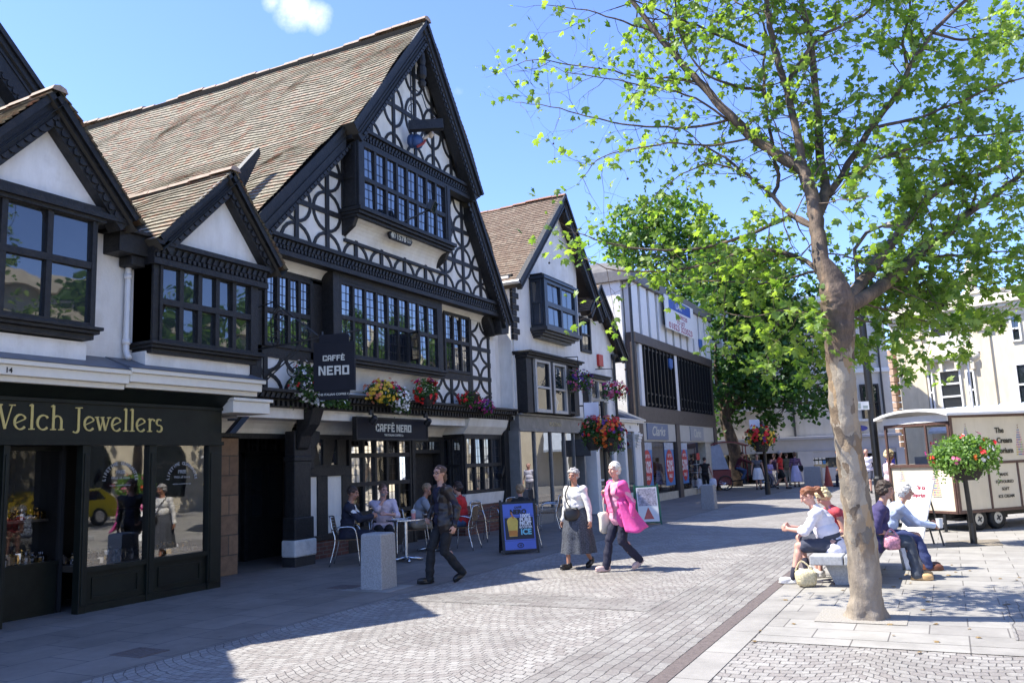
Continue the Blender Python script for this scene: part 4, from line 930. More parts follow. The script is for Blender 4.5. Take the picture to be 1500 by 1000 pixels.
# date plaque
pl = thing('date_plaque', (-9.5, 13.7, 6.3), 'small carved plaque reading 1578 under the upper bay window', 'plaque')
fr = Fr((-9.66, 0, 0), (0, 1, 0), V((1, 0, .0)))
u0, z0 = fr.q(586, 349, 0)
m_ = MB(); m_.poly(fr, [(u0 - .42, z0), (u0 - .36, z0 + .09), (u0 + .36, z0 + .09), (u0 + .42, z0), (u0 + .36, z0 - .09), (u0 - .36, z0 - .09)], -.03, .03); m_.build('board', timber, pl, bevel=.006)
texts('lettering', [('1578', .17, fr.P(u0, z0 - .06, .031), .004), ('\u2663', .12, fr.P(u0 - .31, z0 - .04, .031), 0)], (0, 1, 0), (0, 0, 1), iv, pl)
m_ = MB()
for s_ in (-1, 1):
    for k in range(2):
        c = V(fr.P(u0 + s_ * (.24 + .07 * k), z0, .035)); m_.tube([c + V((0, math.cos(a) * .035, math.sin(a) * .05)) for a in [i * PI / 4 for i in range(9)]], .008, 5)
m_.build('carving', iv, pl)
# floodlight on an arm
fl = thing('floodlight', (-9.4, 13.9, 6.6), 'black floodlight on a long arm in front of the upper bay window', 'floodlight')
fr = Fr((-9.0, 0, 0), (0, 1, 0), (1, 0, 0)); u1, z1 = fr.q(632, 302, 0)
a0 = V(W.P(*W.q(590, 326, -9.5), -9.5)); hd = V((-9.0, u1, z1))
m_ = MB(); m_.tube([a0, hd + V((-.08, -.1, -.12)), hd + V((0, 0, -.1))], .018, 6); m_.build('arm', black_metal, fl)
ax = V((.75, .25, -.35)).normalized(); ay = ax.cross(V((0, 0, 1))).normalized(); az = ax.cross(ay)
m_ = MB(); m_.obox(hd, ay * .13, az * .11, ax * .05); m_.obox(hd + ax * .06, ay * .145, az * .125, ax * .015); m_.build('lamp_head', black_metal, fl, bevel=.01)
m_ = MB(); m_.obox(hd + ax * .076, ay * .12, az * .10, ax * .002); m_.build('lens', glass, fl)
# sign bracket with a carved blue figure in the gable
gs = thing('gable_sign', (-9.8, 15, 9.3), 'blank black sign box on an iron hanger high in the tall gable', 'sign')
fr = Fr((-9.1, 0, 0), V((.8, .6, 0)), V((.6, -.8, 0)))
bp_ = V(W.P(*W.q(624, 184, -9.3), -9.3))
m_ = MB(); m_.obox(bp_, V((.30, .22, .03)), V((.05, -.07, 0)), V((-.01, 0, .11))); m_.build('board', timber, gs, bevel=.006)
m_ = MB(); m_.tube([bp_ + V((-.25, -.18, .0)), bp_ + V((-.25, -.18, 1.35))], .014, 6); m_.tube([bp_ + V((-.25, -.18, .9)), bp_ + V((-.05, -.05, .7)), bp_ + V((.02, 0, .4)), bp_ + V((.2, .15, .11))], .012, 6); m_.tube([bp_ + V((-.24, -.17, .4)) + V((math.cos(a) * .09, 0, math.sin(a) * .09)) for a in [i * .5 for i in range(10)]], .010, 5); m_.build('hanger', black_metal, gs)
fg = thing('carved_figurehead', (-9.8, 15, 8.9), 'small carved bust in blue and red with pale face below the gable sign box', 'carving')
cb = V(W.P(*W.q(611, 208, -9.55), -9.55))
m_ = MB(); m_.ell(cb, (.13, .16, .17)); m_.ell(cb + V((-.1, -.05, .02)), (.1, .14, .16)); m_.build('coat', M('blue_paint', (.03, .07, .18), .5), fg, smooth=True)
m_ = MB(); m_.tube([cb + V((.06, -.10, -.16)), cb + V((.14, .02, -.06)), cb + V((.13, .12, .04))], .03, 6); m_.build('sash', M('red_paint', (.30, .03, .02), .5), fg)
m_ = MB(); m_.caps(cb + V((.1, .13, .1)), cb + V((.15, .2, .17)), .04, .04); m_.ell(cb + V((.19, .26, .22)), (.075, .07, .09)); m_.ell(cb + V((.25, .28, .2)), (.03, .02, .025)); m_.build('face', M('pale_paint', (.6, .5, .4), .5), fg, smooth=True)
m_ = MB(); m_.ell(cb + V((.15, .24, .27)), (.09, .085, .07)); m_.build('hair', timber, fg, smooth=True)
# round extractor vent on the plaster return
vt = thing('wall_vent', (-10.3, 19.4, 3.3), 'round grey louvred vent cover on the white wall above the corner post', 'vent')
uv_, zv_ = W.q(743, 586, -10.36)
m_ = MB(); m_.tube([(-10.42, uv_, zv_), (-10.30, uv_, zv_)], .2, 20); m_.tube([V((-10.30, uv_, zv_)) + V((0, math.cos(a) * .18, math.sin(a) * .18)) for a in [i * PI / 10 for i in range(21)]], .022, 6); m_.build('cover', M('grey_plastic', (.30, .29, .28), .5), vt)
m_ = MB()
for i in range(-4, 5): w_ = math.sqrt(max(0, .16 ** 2 - (i * .034) ** 2)); m_.box(-10.305, -10.285, uv_ - w_, uv_ + w_, zv_ + i * .034 - .008, zv_ + i * .034 + .008)
m_.build('louvre', iron_g, vt)
# ---------------------------------------------------------------- white gabled house with the grey shopfront
B3 = thing('white_gabled_house', (-10, 22, 0), 'white rendered gabled house with black quoins and oriel window above a grey fronted shop', 'building')
XP = -10.0
apx = (22.75, 9.75); fl_ = (19.35, 6.45); frr = (25.65, 6.35)
mb = MB(); mb.poly(W, [(19.60, 2.9), (24.2, 2.9), (24.2, 7.8), (apx[0], apx[1] - .3), (19.60, 6.35)], -18, XP); mb.box(-18, -11.6, 19.55, 24.2, 0, 2.9); mb.box(-10.6, -10.05, 19.52, 19.66, 2.8, 6.7); mb.build('wall', plaster, B3)
tiled_slope(B3, (-9.62, fl_[0], fl_[1]), (-20, fl_[0], fl_[1]), (-20, apx[0], apx[1]), (-9.62, apx[0], apx[1]), roof_red, sag=.03, seed=11)
tiled_slope(B3, (-9.62, frr[0], frr[1]), (-20, frr[0], frr[1]), (-20, apx[0], apx[1]), (-9.62, apx[0], apx[1]), roof_red, sag=.03, seed=12)
ridge_tiles(B3, (-9.6, apx[0], apx[1] + .05), (-20, apx[0], apx[1] + .05), .1, mat=M('red_ridge', (.30, .15, .09), .8))
barge(B3, W, (fl_[0] - .02, fl_[1]), (apx[0], apx[1] + .02), .26, -9.78, -9.64, carved=False)
barge(B3, W, (frr[0] + .02, frr[1]), (apx[0], apx[1] + .02), .34, -9.78, -9.64, carved=False)
mb = MB(); mb.tube([(-9.62, 19.33, 6.45), (-18, 19.33, 6.45)], .06, 8); mb.build('gutter', M('pale_gutter', (.5, .49, .47), .5), B3)
mb = MB()
for k in range(11):
    z = 4.95 + k * .165; w_ = .34 if k % 2 else .20
    mb.box(-10.35, -9.97, 19.57, 19.60 + w_, z, z + .15); mb.box(-10.35 - w_, -9.972, 19.565, 19.62, z, z + .15)
mb.build('quoin', timber, B3, bevel=.006)
# oriel
mb = MB(); mb.fb(W, 20.75, 23.0, 5.62, 6.95, XP, -9.62); mb.build('oriel_back', dark_m, B3)
blue_black = M('blue_black_paint', (.02, .03, .045), .4, .3, 8)
k_ = 9.6 / 10
window_leaded(B3, W, 20.92, 22.86, 5.50, 6.68, -9.60, 2, [5.50, 6.08, 6.68], mull=.12, fdepth=.06, frame=.09, lead=(2, 1), frame_mat=blue_black, pane_mat=glass, name='sash_window')
mb = MB(); mb.fb(W, 20.72, 20.83, 5.40, 6.8, XP, -9.54); mb.fb(W, 22.95, 23.05, 5.40, 6.8, XP, -9.54); mb.fb(W, 20.66, 23.1, 6.78, 6.86, XP, -9.50)
mb.build('oriel_frame', blue_black, B3, bevel=.006)
sd = Fr((XP, 20.72, 0), (1, 0, 0), (0, -1, 0)); window_leaded(B3, sd, .08, .32, 5.52, 6.7, .0, 1, 2, lead=None, frame_mat=blue_black, pane_mat=glass)
mb = MB()
for i, (a, b) in enumerate(((5.30, 5.40), (5.24, 5.30), (5.18, 5.24), (5.12, 5.18))): mb.fb(W, 20.62 + i * .06, 23.15 - i * .06, a, b, XP, -9.46 - i * .1)
mb.build('oriel_sill', M('grey_black_paint', (.04, .04, .042), .4), B3, bevel=.006)
# first-floor shop bay
XC = -9.72
mb = MB(); mb.fb(W, 19.75, 23.3, 3.0, 4.6, XP, XC - .03); mb.build('bay_core', dark_m, B3)
pale_fr = M('stone_coloured_paint', (.46, .44, .40), .5, .08)
window_leaded(B3, W, 20.25, 21.05, 3.10, 4.38, XC, 1, [3.1, 3.7, 4.38], fdepth=.06, frame=.09, lead=None, frame_mat=pale_fr, pane_mat=glass, name='sash_window')
window_leaded(B3, W, 21.42, 22.15, 3.10, 4.38, XC, 1, [3.1, 3.7, 4.38], fdepth=.06, frame=.09, lead=None, frame_mat=pale_fr, pane_mat=glass, name='sash_window')
window_leaded(B3, W, 22.45, 22.75, 3.10, 4.3, XC, 1, [3.1, 3.7, 4.3], fdepth=.06, frame=.06, lead=None, frame_mat=timber, pane_mat=glass, name='sash_window')
sd = Fr((-10.35, 19.74, 0), (1, 0, 0), (0, -1, 0)); window_leaded(B3, sd, .08, .52, 3.06, 4.38, .0, 1, [3.06, 3.7, 4.38], lead=None, frame_mat=timber, pane_mat=glass)
mb = MB(); mb.fb(W, 19.66, 19.98, 2.98, 4.45, -10.4, XC + .03); mb.fb(W, 20.98, 21.30, 3.0, 4.45, XP, XC + .05); mb.fb(W, 22.28, 22.40, 3.0, 4.45, XP, XC + .05); mb.fb(W, 22.8, 23.2, 3.0, 4.45, XP, XC + .02)
mb.fb(W, 19.62, 23.2, 4.45, 4.53, -10.45, XC + .08); mb.fb(W, 19.58, 23.25, 4.53, 4.58, -10.5, XC + .16); mb.fb(W, 19.55, 23.3, 4.58, 4.63, -10.55, XC + .22)
mb.build('bay_frame', timber, B3, bevel=.006)
# shopfront
mb = MB(); mb.fb(W, 19.55, 23.95, 2.56, 2.92, -10.2, -9.92); mb.fb(W, 19.52, 24.0, 2.92, 2.97, -10.3, -9.84); mb.fb(W, 19.55, 23.95, 2.50, 2.565, -10.2, -9.90)
mb.build('fascia', M('grey_wash_fascia', (.17, .165, .155), .45, .25, 4, stain=(.30, .29, .27)), B3, bevel=.006)
mb = MB(); SP = -9.98
for u in (19.62, 20.55, 21.6, 22.55, 23.25): mb.fb(W, u - .03, u + .03, 0, 2.5, SP - .06, SP + .03)
mb.fb(W, 19.6, 23.3, 0, .35, SP - .1, SP + .02); mb.fb(W, 19.6, 23.3, .35, .40, SP - .1, SP + .05); mb.fb(W, 19.52, 19.62, 0, 2.52, -10.3, -9.93)
mb.fb(W, 23.3, 24.0, 0, 2.5, -11.5, -11.4); mb.fb(W, 23.92, 24.02, 0, 2.5, -11.4, -9.94)
mb.build('shopfront', M('grey_shop_paint', (.20, .20, .19), .4), B3)
bigglass = glass_mat('plate_glass', (.03, .03, .03), .01, 2.4, wob=.04)
for a, b in ((19.65, 20.52), (20.58, 21.57), (21.63, 22.52), (22.58, 23.22)): pane(B3, W, a, b, .40, 2.5, SP - .02, bigglass, 'shop_window')
texts('lettering', [('PORTMAN', .17, (-9.915, 21.85, 2.67), .003)], (0, 1, 0), (0, 0, 1), M('tarnished_gilt', (.42, .36, .22), .4, .1, 20), B3)
mb = MB(); mb.obox((-9.75, 23.4, 2.05), (.22, .05, 0), (0, .03, 0), (0, 0, .25)); db = mb.build('dark_board', timber_g, None, bevel=.005); db.name = 'projecting_sign'; tag(db, 'plain dark projecting board at the right end of the grey shopfront', 'sign')

# ---------------------------------------------------------------- low white gable with the red alarm, white shopfront below
B4 = thing('white_cottage', (-10, 26, 0), 'low white gabled cottage between the taller white house and the flat roofed block', 'building')
a4 = (25.45, 7.42); r4 = (27.75, 5.22); l4 = (24.4, 6.40)
mb = MB(); mb.poly(W, [(24.2, 2.9), (27.35, 2.9), (27.35, 5.55), (a4[0], a4[1] - .12), (24.2, 6.2)], -17, -10.02); mb.build('wall', plaster, B4)
tiled_slope(B4, (-9.66, r4[0], r4[1]), (-17, r4[0], r4[1]), (-17, a4[0], a4[1]), (-9.66, a4[0], a4[1]), roof_red, sag=.03, seed=21)
tiled_slope(B4, (-9.66, l4[0], l4[1]), (-17, l4[0], l4[1]), (-17, a4[0], a4[1]), (-9.66, a4[0], a4[1]), roof_red, sag=.03, seed=22)
barge(B4, W, r4, a4, .32, -9.82, -9.68, carved=False); barge(B4, W, l4, a4, .3, -9.82, -9.68, carved=False)
window_leaded(B4, W, 24.35, 25.02, 5.20, 6.15, -10.01, 1, [5.2, 5.68, 6.15], fdepth=.05, frame=.10, lead=(2, 1), pane_mat=glass, name='sash_window')
window_leaded(B4, W, 24.75, 26.0, 3.05, 4.2, -9.95, 2, [3.05, 3.6, 4.2], mull=.09, fdepth=.06, frame=.10, lead=(2, 2), frame_mat=pale_fr, pane_mat=glass, name='sash_window')
mb = MB(); mb.fb(W, 24.58, 26.2, 4.28, 4.36, -10.02, -9.78); mb.fb(W, 24.55, 26.22, 4.36, 4.40, -10.02, -9.74); mb.fb(W, 24.22, 24.6, 3.0, 4.3, -10.02, -9.98); mb.build('window_head', timber, B4)
mb = MB(); mb.tube([(-9.93, 27.02, 2.9), (-9.93, 27.02, 5.1), (-9.85, 27.15, 5.25)], .05, 8); mb.lathe([(.05, 0), (.1, .15), (.1, .22)], (-9.93, 27.02, 5.05), 8); mb.build('downpipe', black_metal, B4)
mb = MB(); mb.poly(W, [(27.1, 5.0), (27.35, 5.0), (27.6, 5.25), (27.3, 5.3)], -10.1, -9.7); mb.build('gable_foot', timber, B4)
al = thing('alarm_box', (-10, 25.9, 4.9), 'red burglar alarm box on the white cottage wall below its gable', 'alarm box')
u_, z_ = W.q(878, 528, -10.0); m_ = MB(); m_.fb(W, u_ - .2, u_ + .2, z_ - .2, z_ + .2, -10.02, -9.93); m_.build('box', M('red_plastic', (.50, .03, .02), .4), al, bevel=.02); m_ = MB(); m_.fb(W, u_ - .1, u_ + .1, z_ - .26, z_ - .2, -10.0, -9.94); m_.build('lamp', glass, al)
# white shopfront, slightly proud
mb = MB(); wsx = -9.80
mb.fb(W, 24.6, 28.9, 2.62, 2.92, -10.4, wsx); mb.fb(W, 24.5, 29.05, 2.92, 3.0, -10.5, wsx + .14); mb.fb(W, 24.4, 29.1, 2.99, 3.04, -10.6, wsx + .2)
for a, b in ((24.62, 24.9), (26.2, 26.45), (27.3, 27.5), (28.35, 28.8)): mb.fb(W, a, b, 0, 2.62, -10.2, wsx - .01)
mb.fb(W, 24.9, 26.2, 0, .5, -10.2, wsx - .04); mb.fb(W, 27.5, 28.35, 0, .5, -10.2, wsx - .04); mb.fb(W, 24.9, 26.2, 1.0, 1.06, -10.0, wsx - .05); mb.box(-10.4, wsx, 28.8, 29.0, 0, 2.6)
for k in range(5): mb.poly(W, [(28.40, 2.05 + k * .1), (28.75, 2.05 + k * .1), (28.78, 2.13 + k * .1), (28.36, 2.13 + k * .1)], wsx - .02, wsx + .04 + .03 * k)
mb.build('shopfront', white_pt, B4, bevel=.008)
mb = MB(); mb.box(-16, -10.0, 24.2, 29.0, 3.04, 3.12); mb.poly(Fr((0, 0, 0), (1, 0, 0), (0, -1, 0)), [(-9.58, 3.04), (-10.6, 3.5), (-10.6, 3.04)], -29.05, -27.4); mb.build('flat_roof', lead_m, B4)
for a, b, n in ((24.9, 26.2, wsx - .08), (27.5, 28.35, wsx - .08), (26.45, 27.3, -11.0)): pane(B4, W, a, b, .5 if n > -10 else .1, 2.6, n, bigglass, 'shop_window')
mb = MB(); mb.box(-11.8, -11.6, 24.2, 29, 0, 3); mb.build('back_wall', M('grey_back', (.12, .12, .12), .8), B4)
texts('lettering', [('T. E.', .12, (wsx + .003, 27.9, 2.72), .001)], (0, 1, 0), (0, 0, 1), iron_g, B4)

# ---------------------------------------------------------------- flat-roofed block with white piers
B5 = thing('office_block', (-10, 35, 0), 'flat roofed block with white piers and dark louvres above the shoe shop', 'building')
Y0, Y1 = 29.35, 41.0
brown = M('brown_stone_cladding', (.075, .058, .05), .5, .3, 5)
mb = MB(); mb.box(-22, -10.35, 29.3, 41.1, 2.9, 8.35); mb.build('wall', plaster, B5)
mb = MB(); mb.box(-22.3, -9.85, 29.15, 41.25, 8.35, 8.75); mb.build('cornice', M('grey_cornice', (.16, .15, .145), .6, .2), B5)
mb = MB(); mb.hexa([(-22.3, 29.2, 8.75), (-9.9, 29.2, 8.75), (-9.9, 41.2, 8.75), (-22.3, 41.2, 8.75), (-22.3, 30.9, 9.55), (-11.5, 30.9, 9.55), (-11.5, 39.6, 9.55), (-22.3, 39.6, 9.55)]); mb.build('roof', M('roof_felt', (.13, .12, .11), .85, .3, 2), B5)
mb = MB(); mb.box(-10.35, -10.2, 29.6, 41.0, 6.4, 8.35); mb.build('dark_panels', M('window_band', (.06, .05, .045), .4), B5)
wide = [29.9 + k * 1.09 for k in range(11)]
mb = MB()
for u in wide: mb.fb(W, u - .38, u + .38, 6.38, 8.345, -10.3, -10.0)
mb.build('pier', white_pt, B5, bevel=.012)
mb = MB()
for a, b in zip(wide[:-1], wide[1:]): mb.add([W.P(a + .38, 6.7, -10.18), W.P(b - .38, 6.7, -10.18), W.P(b - .38, 8.2, -10.18), W.P(a + .38, 8.2, -10.18)], [(0, 1, 2, 3)])
mb.build('window', glass, B5)
mb = MB(); mb.fb(W, 29.45, 41.1, 6.0, 6.38, -10.3, -9.93); mb.fb(W, 29.4, 41.1, 3.02, 3.62, -10.3, -9.97)
for u in (29.55, 34.35, 40.75): mb.fb(W, u - .22, u + .28, 0, 3.02, -10.4, -9.95)
for u in (29.55, 40.88): mb.fb(W, u - .15, u + .15, 3.62, 6.0, -10.3, -9.98)
mb.build('cladding', brown, B5, bevel=.01)
mb = MB(); mb.fb(W, 30.05, 30.40, 3.62, 6.0, -10.3, -10.0); mb.fb(W, 34.72, 35.08, 3.62, 6.0, -10.3, -10.0); mb.build('pier', white_pt, B5, bevel=.01)
mb = MB(); mb.box(-10.34, -10.3, 30.5, 40.8, 3.65, 6.0); mb.build('louvre_back', dark_m, B5)
mb = MB()
for a, b in ((30.6, 34.5), (35.2, 40.6)):
    k = int((b - a) / .48)
    for i in range(k + 1): u = a + (b - a) * i / k; mb.fb(W, u - .035, u + .035, 3.64, 5.98, -10.3, -9.96)
    for z in (3.75, 4.15, 5.9): mb.fb(W, a, b, z - .035, z + .035, -10.28, -10.02)
mb.build('louvre', black_metal, B5)
pan_m = M('stone_panels', (.50, .48, .42), .5, .06, 4)
mb = MB(); mb.fb(W, 29.9, 34.1, 2.30, 3.02, -10.2, -10.0); mb.fb(W, 34.7, 40.5, 2.30, 3.02, -10.2, -10.0); mb.build('fascia', pan_m, B5, bevel=.006)
mb = MB(); mb.fb(W, 29.9, 40.6, 0, .30, -10.5, -10.05); mb.fb(W, 39.0, 40.5, .3, 2.3, -10.4, -10.05); mb.build('stall_riser', M('cream_stone', (.50, .46, .36), .6), B5)
mb = MB(); mb.fb(W, 29.6, 40.8, 0, 3.0, -12.6, -12.5); mb.box(-12.5, -10.4, 29.6, 29.7, 0, 3); mb.box(-12.5, -10.3, 29.7, 40.8, 2.9, 2.99); mb.box(-12.5, -10.3, 29.7, 40.8, .28, .31); mb.build('shop_interior', M('shop_back', (.20, .15, .10), .8, .4, 1.5), B5)
pane(B5, W, 29.85, 34.15, .3, 2.3, -10.08, glass_see, 'shop_window'); pane(B5, W, 34.65, 37.4, .3, 2.3, -10.08, glass_see, 'shop_window')
mb = MB(); mb.tube([(-9.98, 29.32, 2.95), (-9.98, 29.32, 8.3)], .06, 8); mb.tube([(-9.98, 29.32, 3.1), (-9.9, 29.0, 2.95), (-9.85, 28.7, 2.9)], .08, 8); mb.build('downpipe', black_metal, B5)
blue_s = M('slate_blue_sign', (.13, .17, .26), .4, .05); grey_s = M('grey_sign', (.30, .31, .33), .4, .05)
for k, (a, b, mt, sh) in enumerate(((30.3, 32.95, blue_s, .35), (36.3, 38.5, grey_s, .15))):
    t = thing('shoe_shop_sign', (-9.98, (a + b) / 2, 2.65), ['slate blue sign with cream script over the first shoe shop window', 'pale grey sign with cream script over the shoe shop entrance'][k], 'shop sign', 'signs of the shoe shop')
    m_ = MB(); m_.fb(W, a, b, 2.36, 2.98, -10.0, -9.955); m_.build('board', mt, t, bevel=.006)
    texts('lettering', [('Clarks', .52, (-9.952, (a + b) / 2, 2.52), .006, sh, 1.25 if k == 0 else .9)], (0, 1, 0), (0, 0, 1), iv, t)
red_p = M('poster_red', (.55, .025, .02), .4, .05); blue_p = M('poster_blue', (.05, .20, .50), .4, .1); wht_p = M('poster_white', (.75, .75, .75), .5, .03)
for k, (u, wd_) in enumerate(((30.35, .62), (33.2, .62), (35.35, .52))):
    t = thing('sale_poster', (-10.1, u, 1.3), ['red oval sale poster at the left end of the first shoe shop window', 'red oval sale poster at the right end of the first shoe shop window', 'red oval sale poster in the shoe shop window beside the entrance'][k], 'poster', 'sale posters in the shoe shop windows')
    m_ = MB(); m_.fb(W, u - wd_, u + wd_, .55, 2.26, -10.07, -10.06); m_.build('backing', blue_p, t)
    m_ = MB(); m_.poly(W, [(u + math.cos(a) * wd_ * .82, 1.32 + math.sin(a) * .66) for a in [i * PI / 14 for i in range(28)]], -10.06, -10.05); m_.build('oval', red_p, t)
    texts('lettering', [('50%', .62, (-10.048, u, 1.12), .012, 0, .8), ('SALE', .2, (-10.048, u, .86), .004), ('UP TO', .18, (-10.048, u, 1.68), .004)], (0, 1, 0), (0, 0, 1), wht_p, t)
    m_ = MB(); m_.fb(W, u - wd_, u + wd_, 1.98, 2.26, -10.059, -10.052); m_.build('banner', M('poster_banner', (.45, .50, .58), .5, .35, 9), t)
# shoes and figures in the window
mb = MB(); rr = random.Random(5)
for i in range(46):
    y = rr.uniform(30.9, 39.8); x = rr.uniform(-11.6, -10.6); z = rr.choice((.31, .62, .95)); mb.ell((x, y, z + .06), (.05, .13, .055), n=8, k=5)
    if z > .4: mb.box(x - .15, x + .15, y - .2, y + .2, z - .03, z)
so_ = mb.build('shoe_display', M('shoe_leather', (.16, .08, .05), .4, .5, 1.5), None); tag(so_, 'pairs of shoes set out inside the shoe shop windows', 'shoes', None, 'stuff')
rk = thing('shoe_rack', (-10.0, 37.2, 0), 'white wire shoe rack with a red sale card standing at the shoe shop entrance', 'display rack')
m_ = MB()
for z in (.25, .6, .95, 1.3): m_.box(-10.35, -9.95, 36.9, 37.6, z, z + .02)
for x in (-10.35, -9.96):
    for y in (36.9, 37.59): m_.box(x, x + .015, y, y + .015, 0, 1.5)
m_.build('frame', white_pt, rk)
m_ = MB()
for z in (.27, .62, .97, 1.32):
    for i in range(4): m_.ell((-10.12, 37.0 + i * .17, z + .045), (.12, .05, .05), n=8, k=5)
m_.build('shoe', black_metal, rk); m_ = MB(); m_.box(-10.0, -9.98, 37.1, 37.6, 1.5, 1.8); m_.build('card', red_p, rk)
# letting board
tl_ = thing('letting_board', (-9.9, 36, 6.9), 'white and blue offices to let board fixed high across the white piers', 'sign')
fr = Fr((-9.75, 0, 0), (0, 1, 0), (1, 0, 0)); u0, z1 = fr.q(975, 458, 0); u1, z0 = fr.q(1018, 497, 0)
z1 = z0 + 1.42
m_ = MB(); m_.fb(fr, u0, u1, z0, z1, -.05, .0); m_.build('board', white_pt, tl_, bevel=.004); m_ = MB(); m_.fb(fr, u0 + .12 * (u1 - u0), u1 - .12 * (u1 - u0), z1 - .52, z1 - .05, .001, .006); m_.build('panel', M('sign_blue', (.03, .09, .38), .4), tl_)
uc = (u0 + u1) / 2; s_ = (u1 - u0) / 4.3
texts('lettering', [('OFFICES', .26, fr.P(uc + .3, z0 + .62, .002), .003, 0, 1.6), ('TO LET', .26, fr.P(uc, z0 + .36, .002), .003, 0, 1.5), ('01823 323523', .36, fr.P(uc, z0 + .06, .002), .004, 0, (u1 - u0) / 2.5)], (0, 1, 0), (0, 0, 1), M('sign_red', (.35, .02, .08), .5), tl_)
texts('heading', [('LAR', .32, fr.P(uc - .2, z1 - .40, .008), .004, 0, 1.6)], (0, 1, 0), (0, 0, 1), wht_p, tl_)
m_ = MB()
for u in (u0 + .5, u1 - .5): m_.fb(fr, u - .03, u + .03, z0 + .2, z1 - .2, -.32, -.05)
m_.build('bracket', black_metal, tl_)
for k, (x, y, nm) in enumerate(((1027, 503, 'small blue alarm box on the right hand white pier'), (983, 532, 'small blue alarm box between the two louvred windows'))):
    u_, z_ = W.q(x, y, -9.92); m_ = MB(); m_.fb(W, u_ - .22, u_ + .22, z_ - .2, z_ + .2, -10.0, -9.9); m_.fb(W, u_ - .1, u_ + .1, z_ - .26, z_ - .2, -9.98, -9.92); o = m_.build('alarm_box', M('alarm_blue', (.04, .12, .35), .4), None, bevel=.03); tag(o, nm, 'alarm box', 'alarm boxes on the block')

# ---------------------------------------------------------------- the end of the square: pale shop terrace, white house, cream building
dR = V((math.cos(YAW), math.sin(YAW), 0))
def frame_px(xa, ya, Da, xb, yb, Db):
    a = dep(xa, ya, Da); b = dep(xb, yb, Db); a.z = 0; b.z = 0; u = (b - a).normalized(); n = V((u.y, -u.x, 0)); return Fr(a, u, n), (b - a).length
T, TL = frame_px(1040, 640, 47, 1330, 640, 46.5)
def px2(fr, x0, y0, x1, y1, n=0):
    a = fr.q(x0, y0, n); b = fr.q(x1, y1, n); return a[0], b[0], min(a[1], b[1]), max(a[1], b[1])
lil = M('lilac_grey_paint', (.42, .42, .47), .5, .06, 3)
B6 = thing('shop_terrace', T.P(TL / 2, 0, 0), 'pale grey shopfront range closing the far end of the square behind the trees', 'building')
def ux(x, y=690, n=0): return T.q(x, y, n)[0]
zt = T.q(1200, 640)[1]
uA, uB = ux(1150) , ux(1322)
mb = MB(); mb.fb(T, uA - 4.6, uB, zt - .75, zt - .1, -.4, 0); mb.fb(T, uA - 4.6, uB + .1, zt - .1, zt + .06, -.5, .22); mb.fb(T, uA - 4.6, uB + .1, zt - .78, zt - .74, -.4, .06)
for x in (1176, 1187, 1233, 1262, 1292, 1322):
    u = ux(x); mb.fb(T, u - .22, u + .22, 0, zt - .75, -.4, .05)
mb.fb(T, ux(1187), ux(1230), 0, .75, -.4, -.0); mb.fb(T, ux(1262), uB, 0, .7, -.4, 0); mb.fb(T, ux(1187), ux(1233), zt - 1.15, zt - .75, -.4, -.03); mb.fb(T, ux(1233), uB, zt - 1.0, zt - .75, -.4, -.03)
mb.build('shopfront', lil, B6, bevel=.015)
mb = MB(); mb.fb(T, uA - 4.6, uB, zt, 10.5, -6, -.35); mb.build('wall', M('white_render', (.64, .60, .53), .7, .06, 2, stain=(.54, .50, .43), streak=.1), B6)
mb = MB(); mb.fb(T, uA - 4.6, uB, 0, zt - .1, -3.0, -2.9); mb.fb(T, uA - 4.6, uA - 4.4, 0, zt, -3, -.3); mb.build('shop_interior', dark_m, B6)
pane(B6, T, ux(1187), ux(1230), .75, zt - 1.15, -.1, glass, 'shop_window'); pane(B6, T, ux(1292), uB, .7, zt - 1.0, -.1, glass, 'shop_window'); pane(B6, T, ux(1238), ux(1260), 0.05, zt - 1.0, -.3, glass, 'door')
cards = MB(); rr = random.Random(3); ua_, ub_ = ux(1190), ux(1212)
for i in range(4):
    for j in range(4):
        u = ua_ + (ub_ - ua_) * (i + .1) / 4; z = .95 + j * .28; cards.fb(T, u, u + (ub_ - ua_) / 5.2, z, z + .2, -.07, -.06, rr.choice((0, 0, 1, 2)))
o = cards.build('property_cards', [wht_p, M('card_yellow', (.6, .5, .15), .5), blue_p], None); tag(o, 'rows of small property cards in the dark window of the far grey shopfront', 'notices', None, 'stuff')
ps = thing('window_poster', T.P(ux(1300), 1.4, 0), 'bright blue poster with a white ring in the far window beside the trailer', 'poster')
ua_, ub_ = ux(1292.5), ux(1313); m_ = MB(); m_.fb(T, ua_, ub_, .75, zt - 1.05, -.06, -.04); m_.build('sheet', M('vivid_blue', (.03, .04, .42), .4), ps)
c = T.P(ua_ * .55 + ub_ * .45, 1.2, -.03); m_ = MB(); m_.tube([c + T.u * (math.cos(a) * .17) + V((0, 0, math.sin(a) * .22)) for a in [i * PI / 8 for i in range(17)]], .04, 6); m_.build('ring', wht_p, ps)
os_ = thing('oval_sign', T.P(ux(1259), zt - .4, .1), 'small blue oval sign on the grey fascia just right of the plane tree trunk', 'sign')
m_ = MB(); u_, z_ = T.q(1258, 627, .03); m_.poly(T, [(u_ + math.cos(a) * .5, z_ + math.sin(a) * .17) for a in [i * PI / 10 for i in range(20)]], 0, .04); m_.build('board', M('oval_blue', (.05, .06, .3), .4), os_); texts('lettering', [('BANK', .16, T.P(u_, z_ - .05, .045), .003)], T.u, (0, 0, 1), wht_p, os_) if False else None
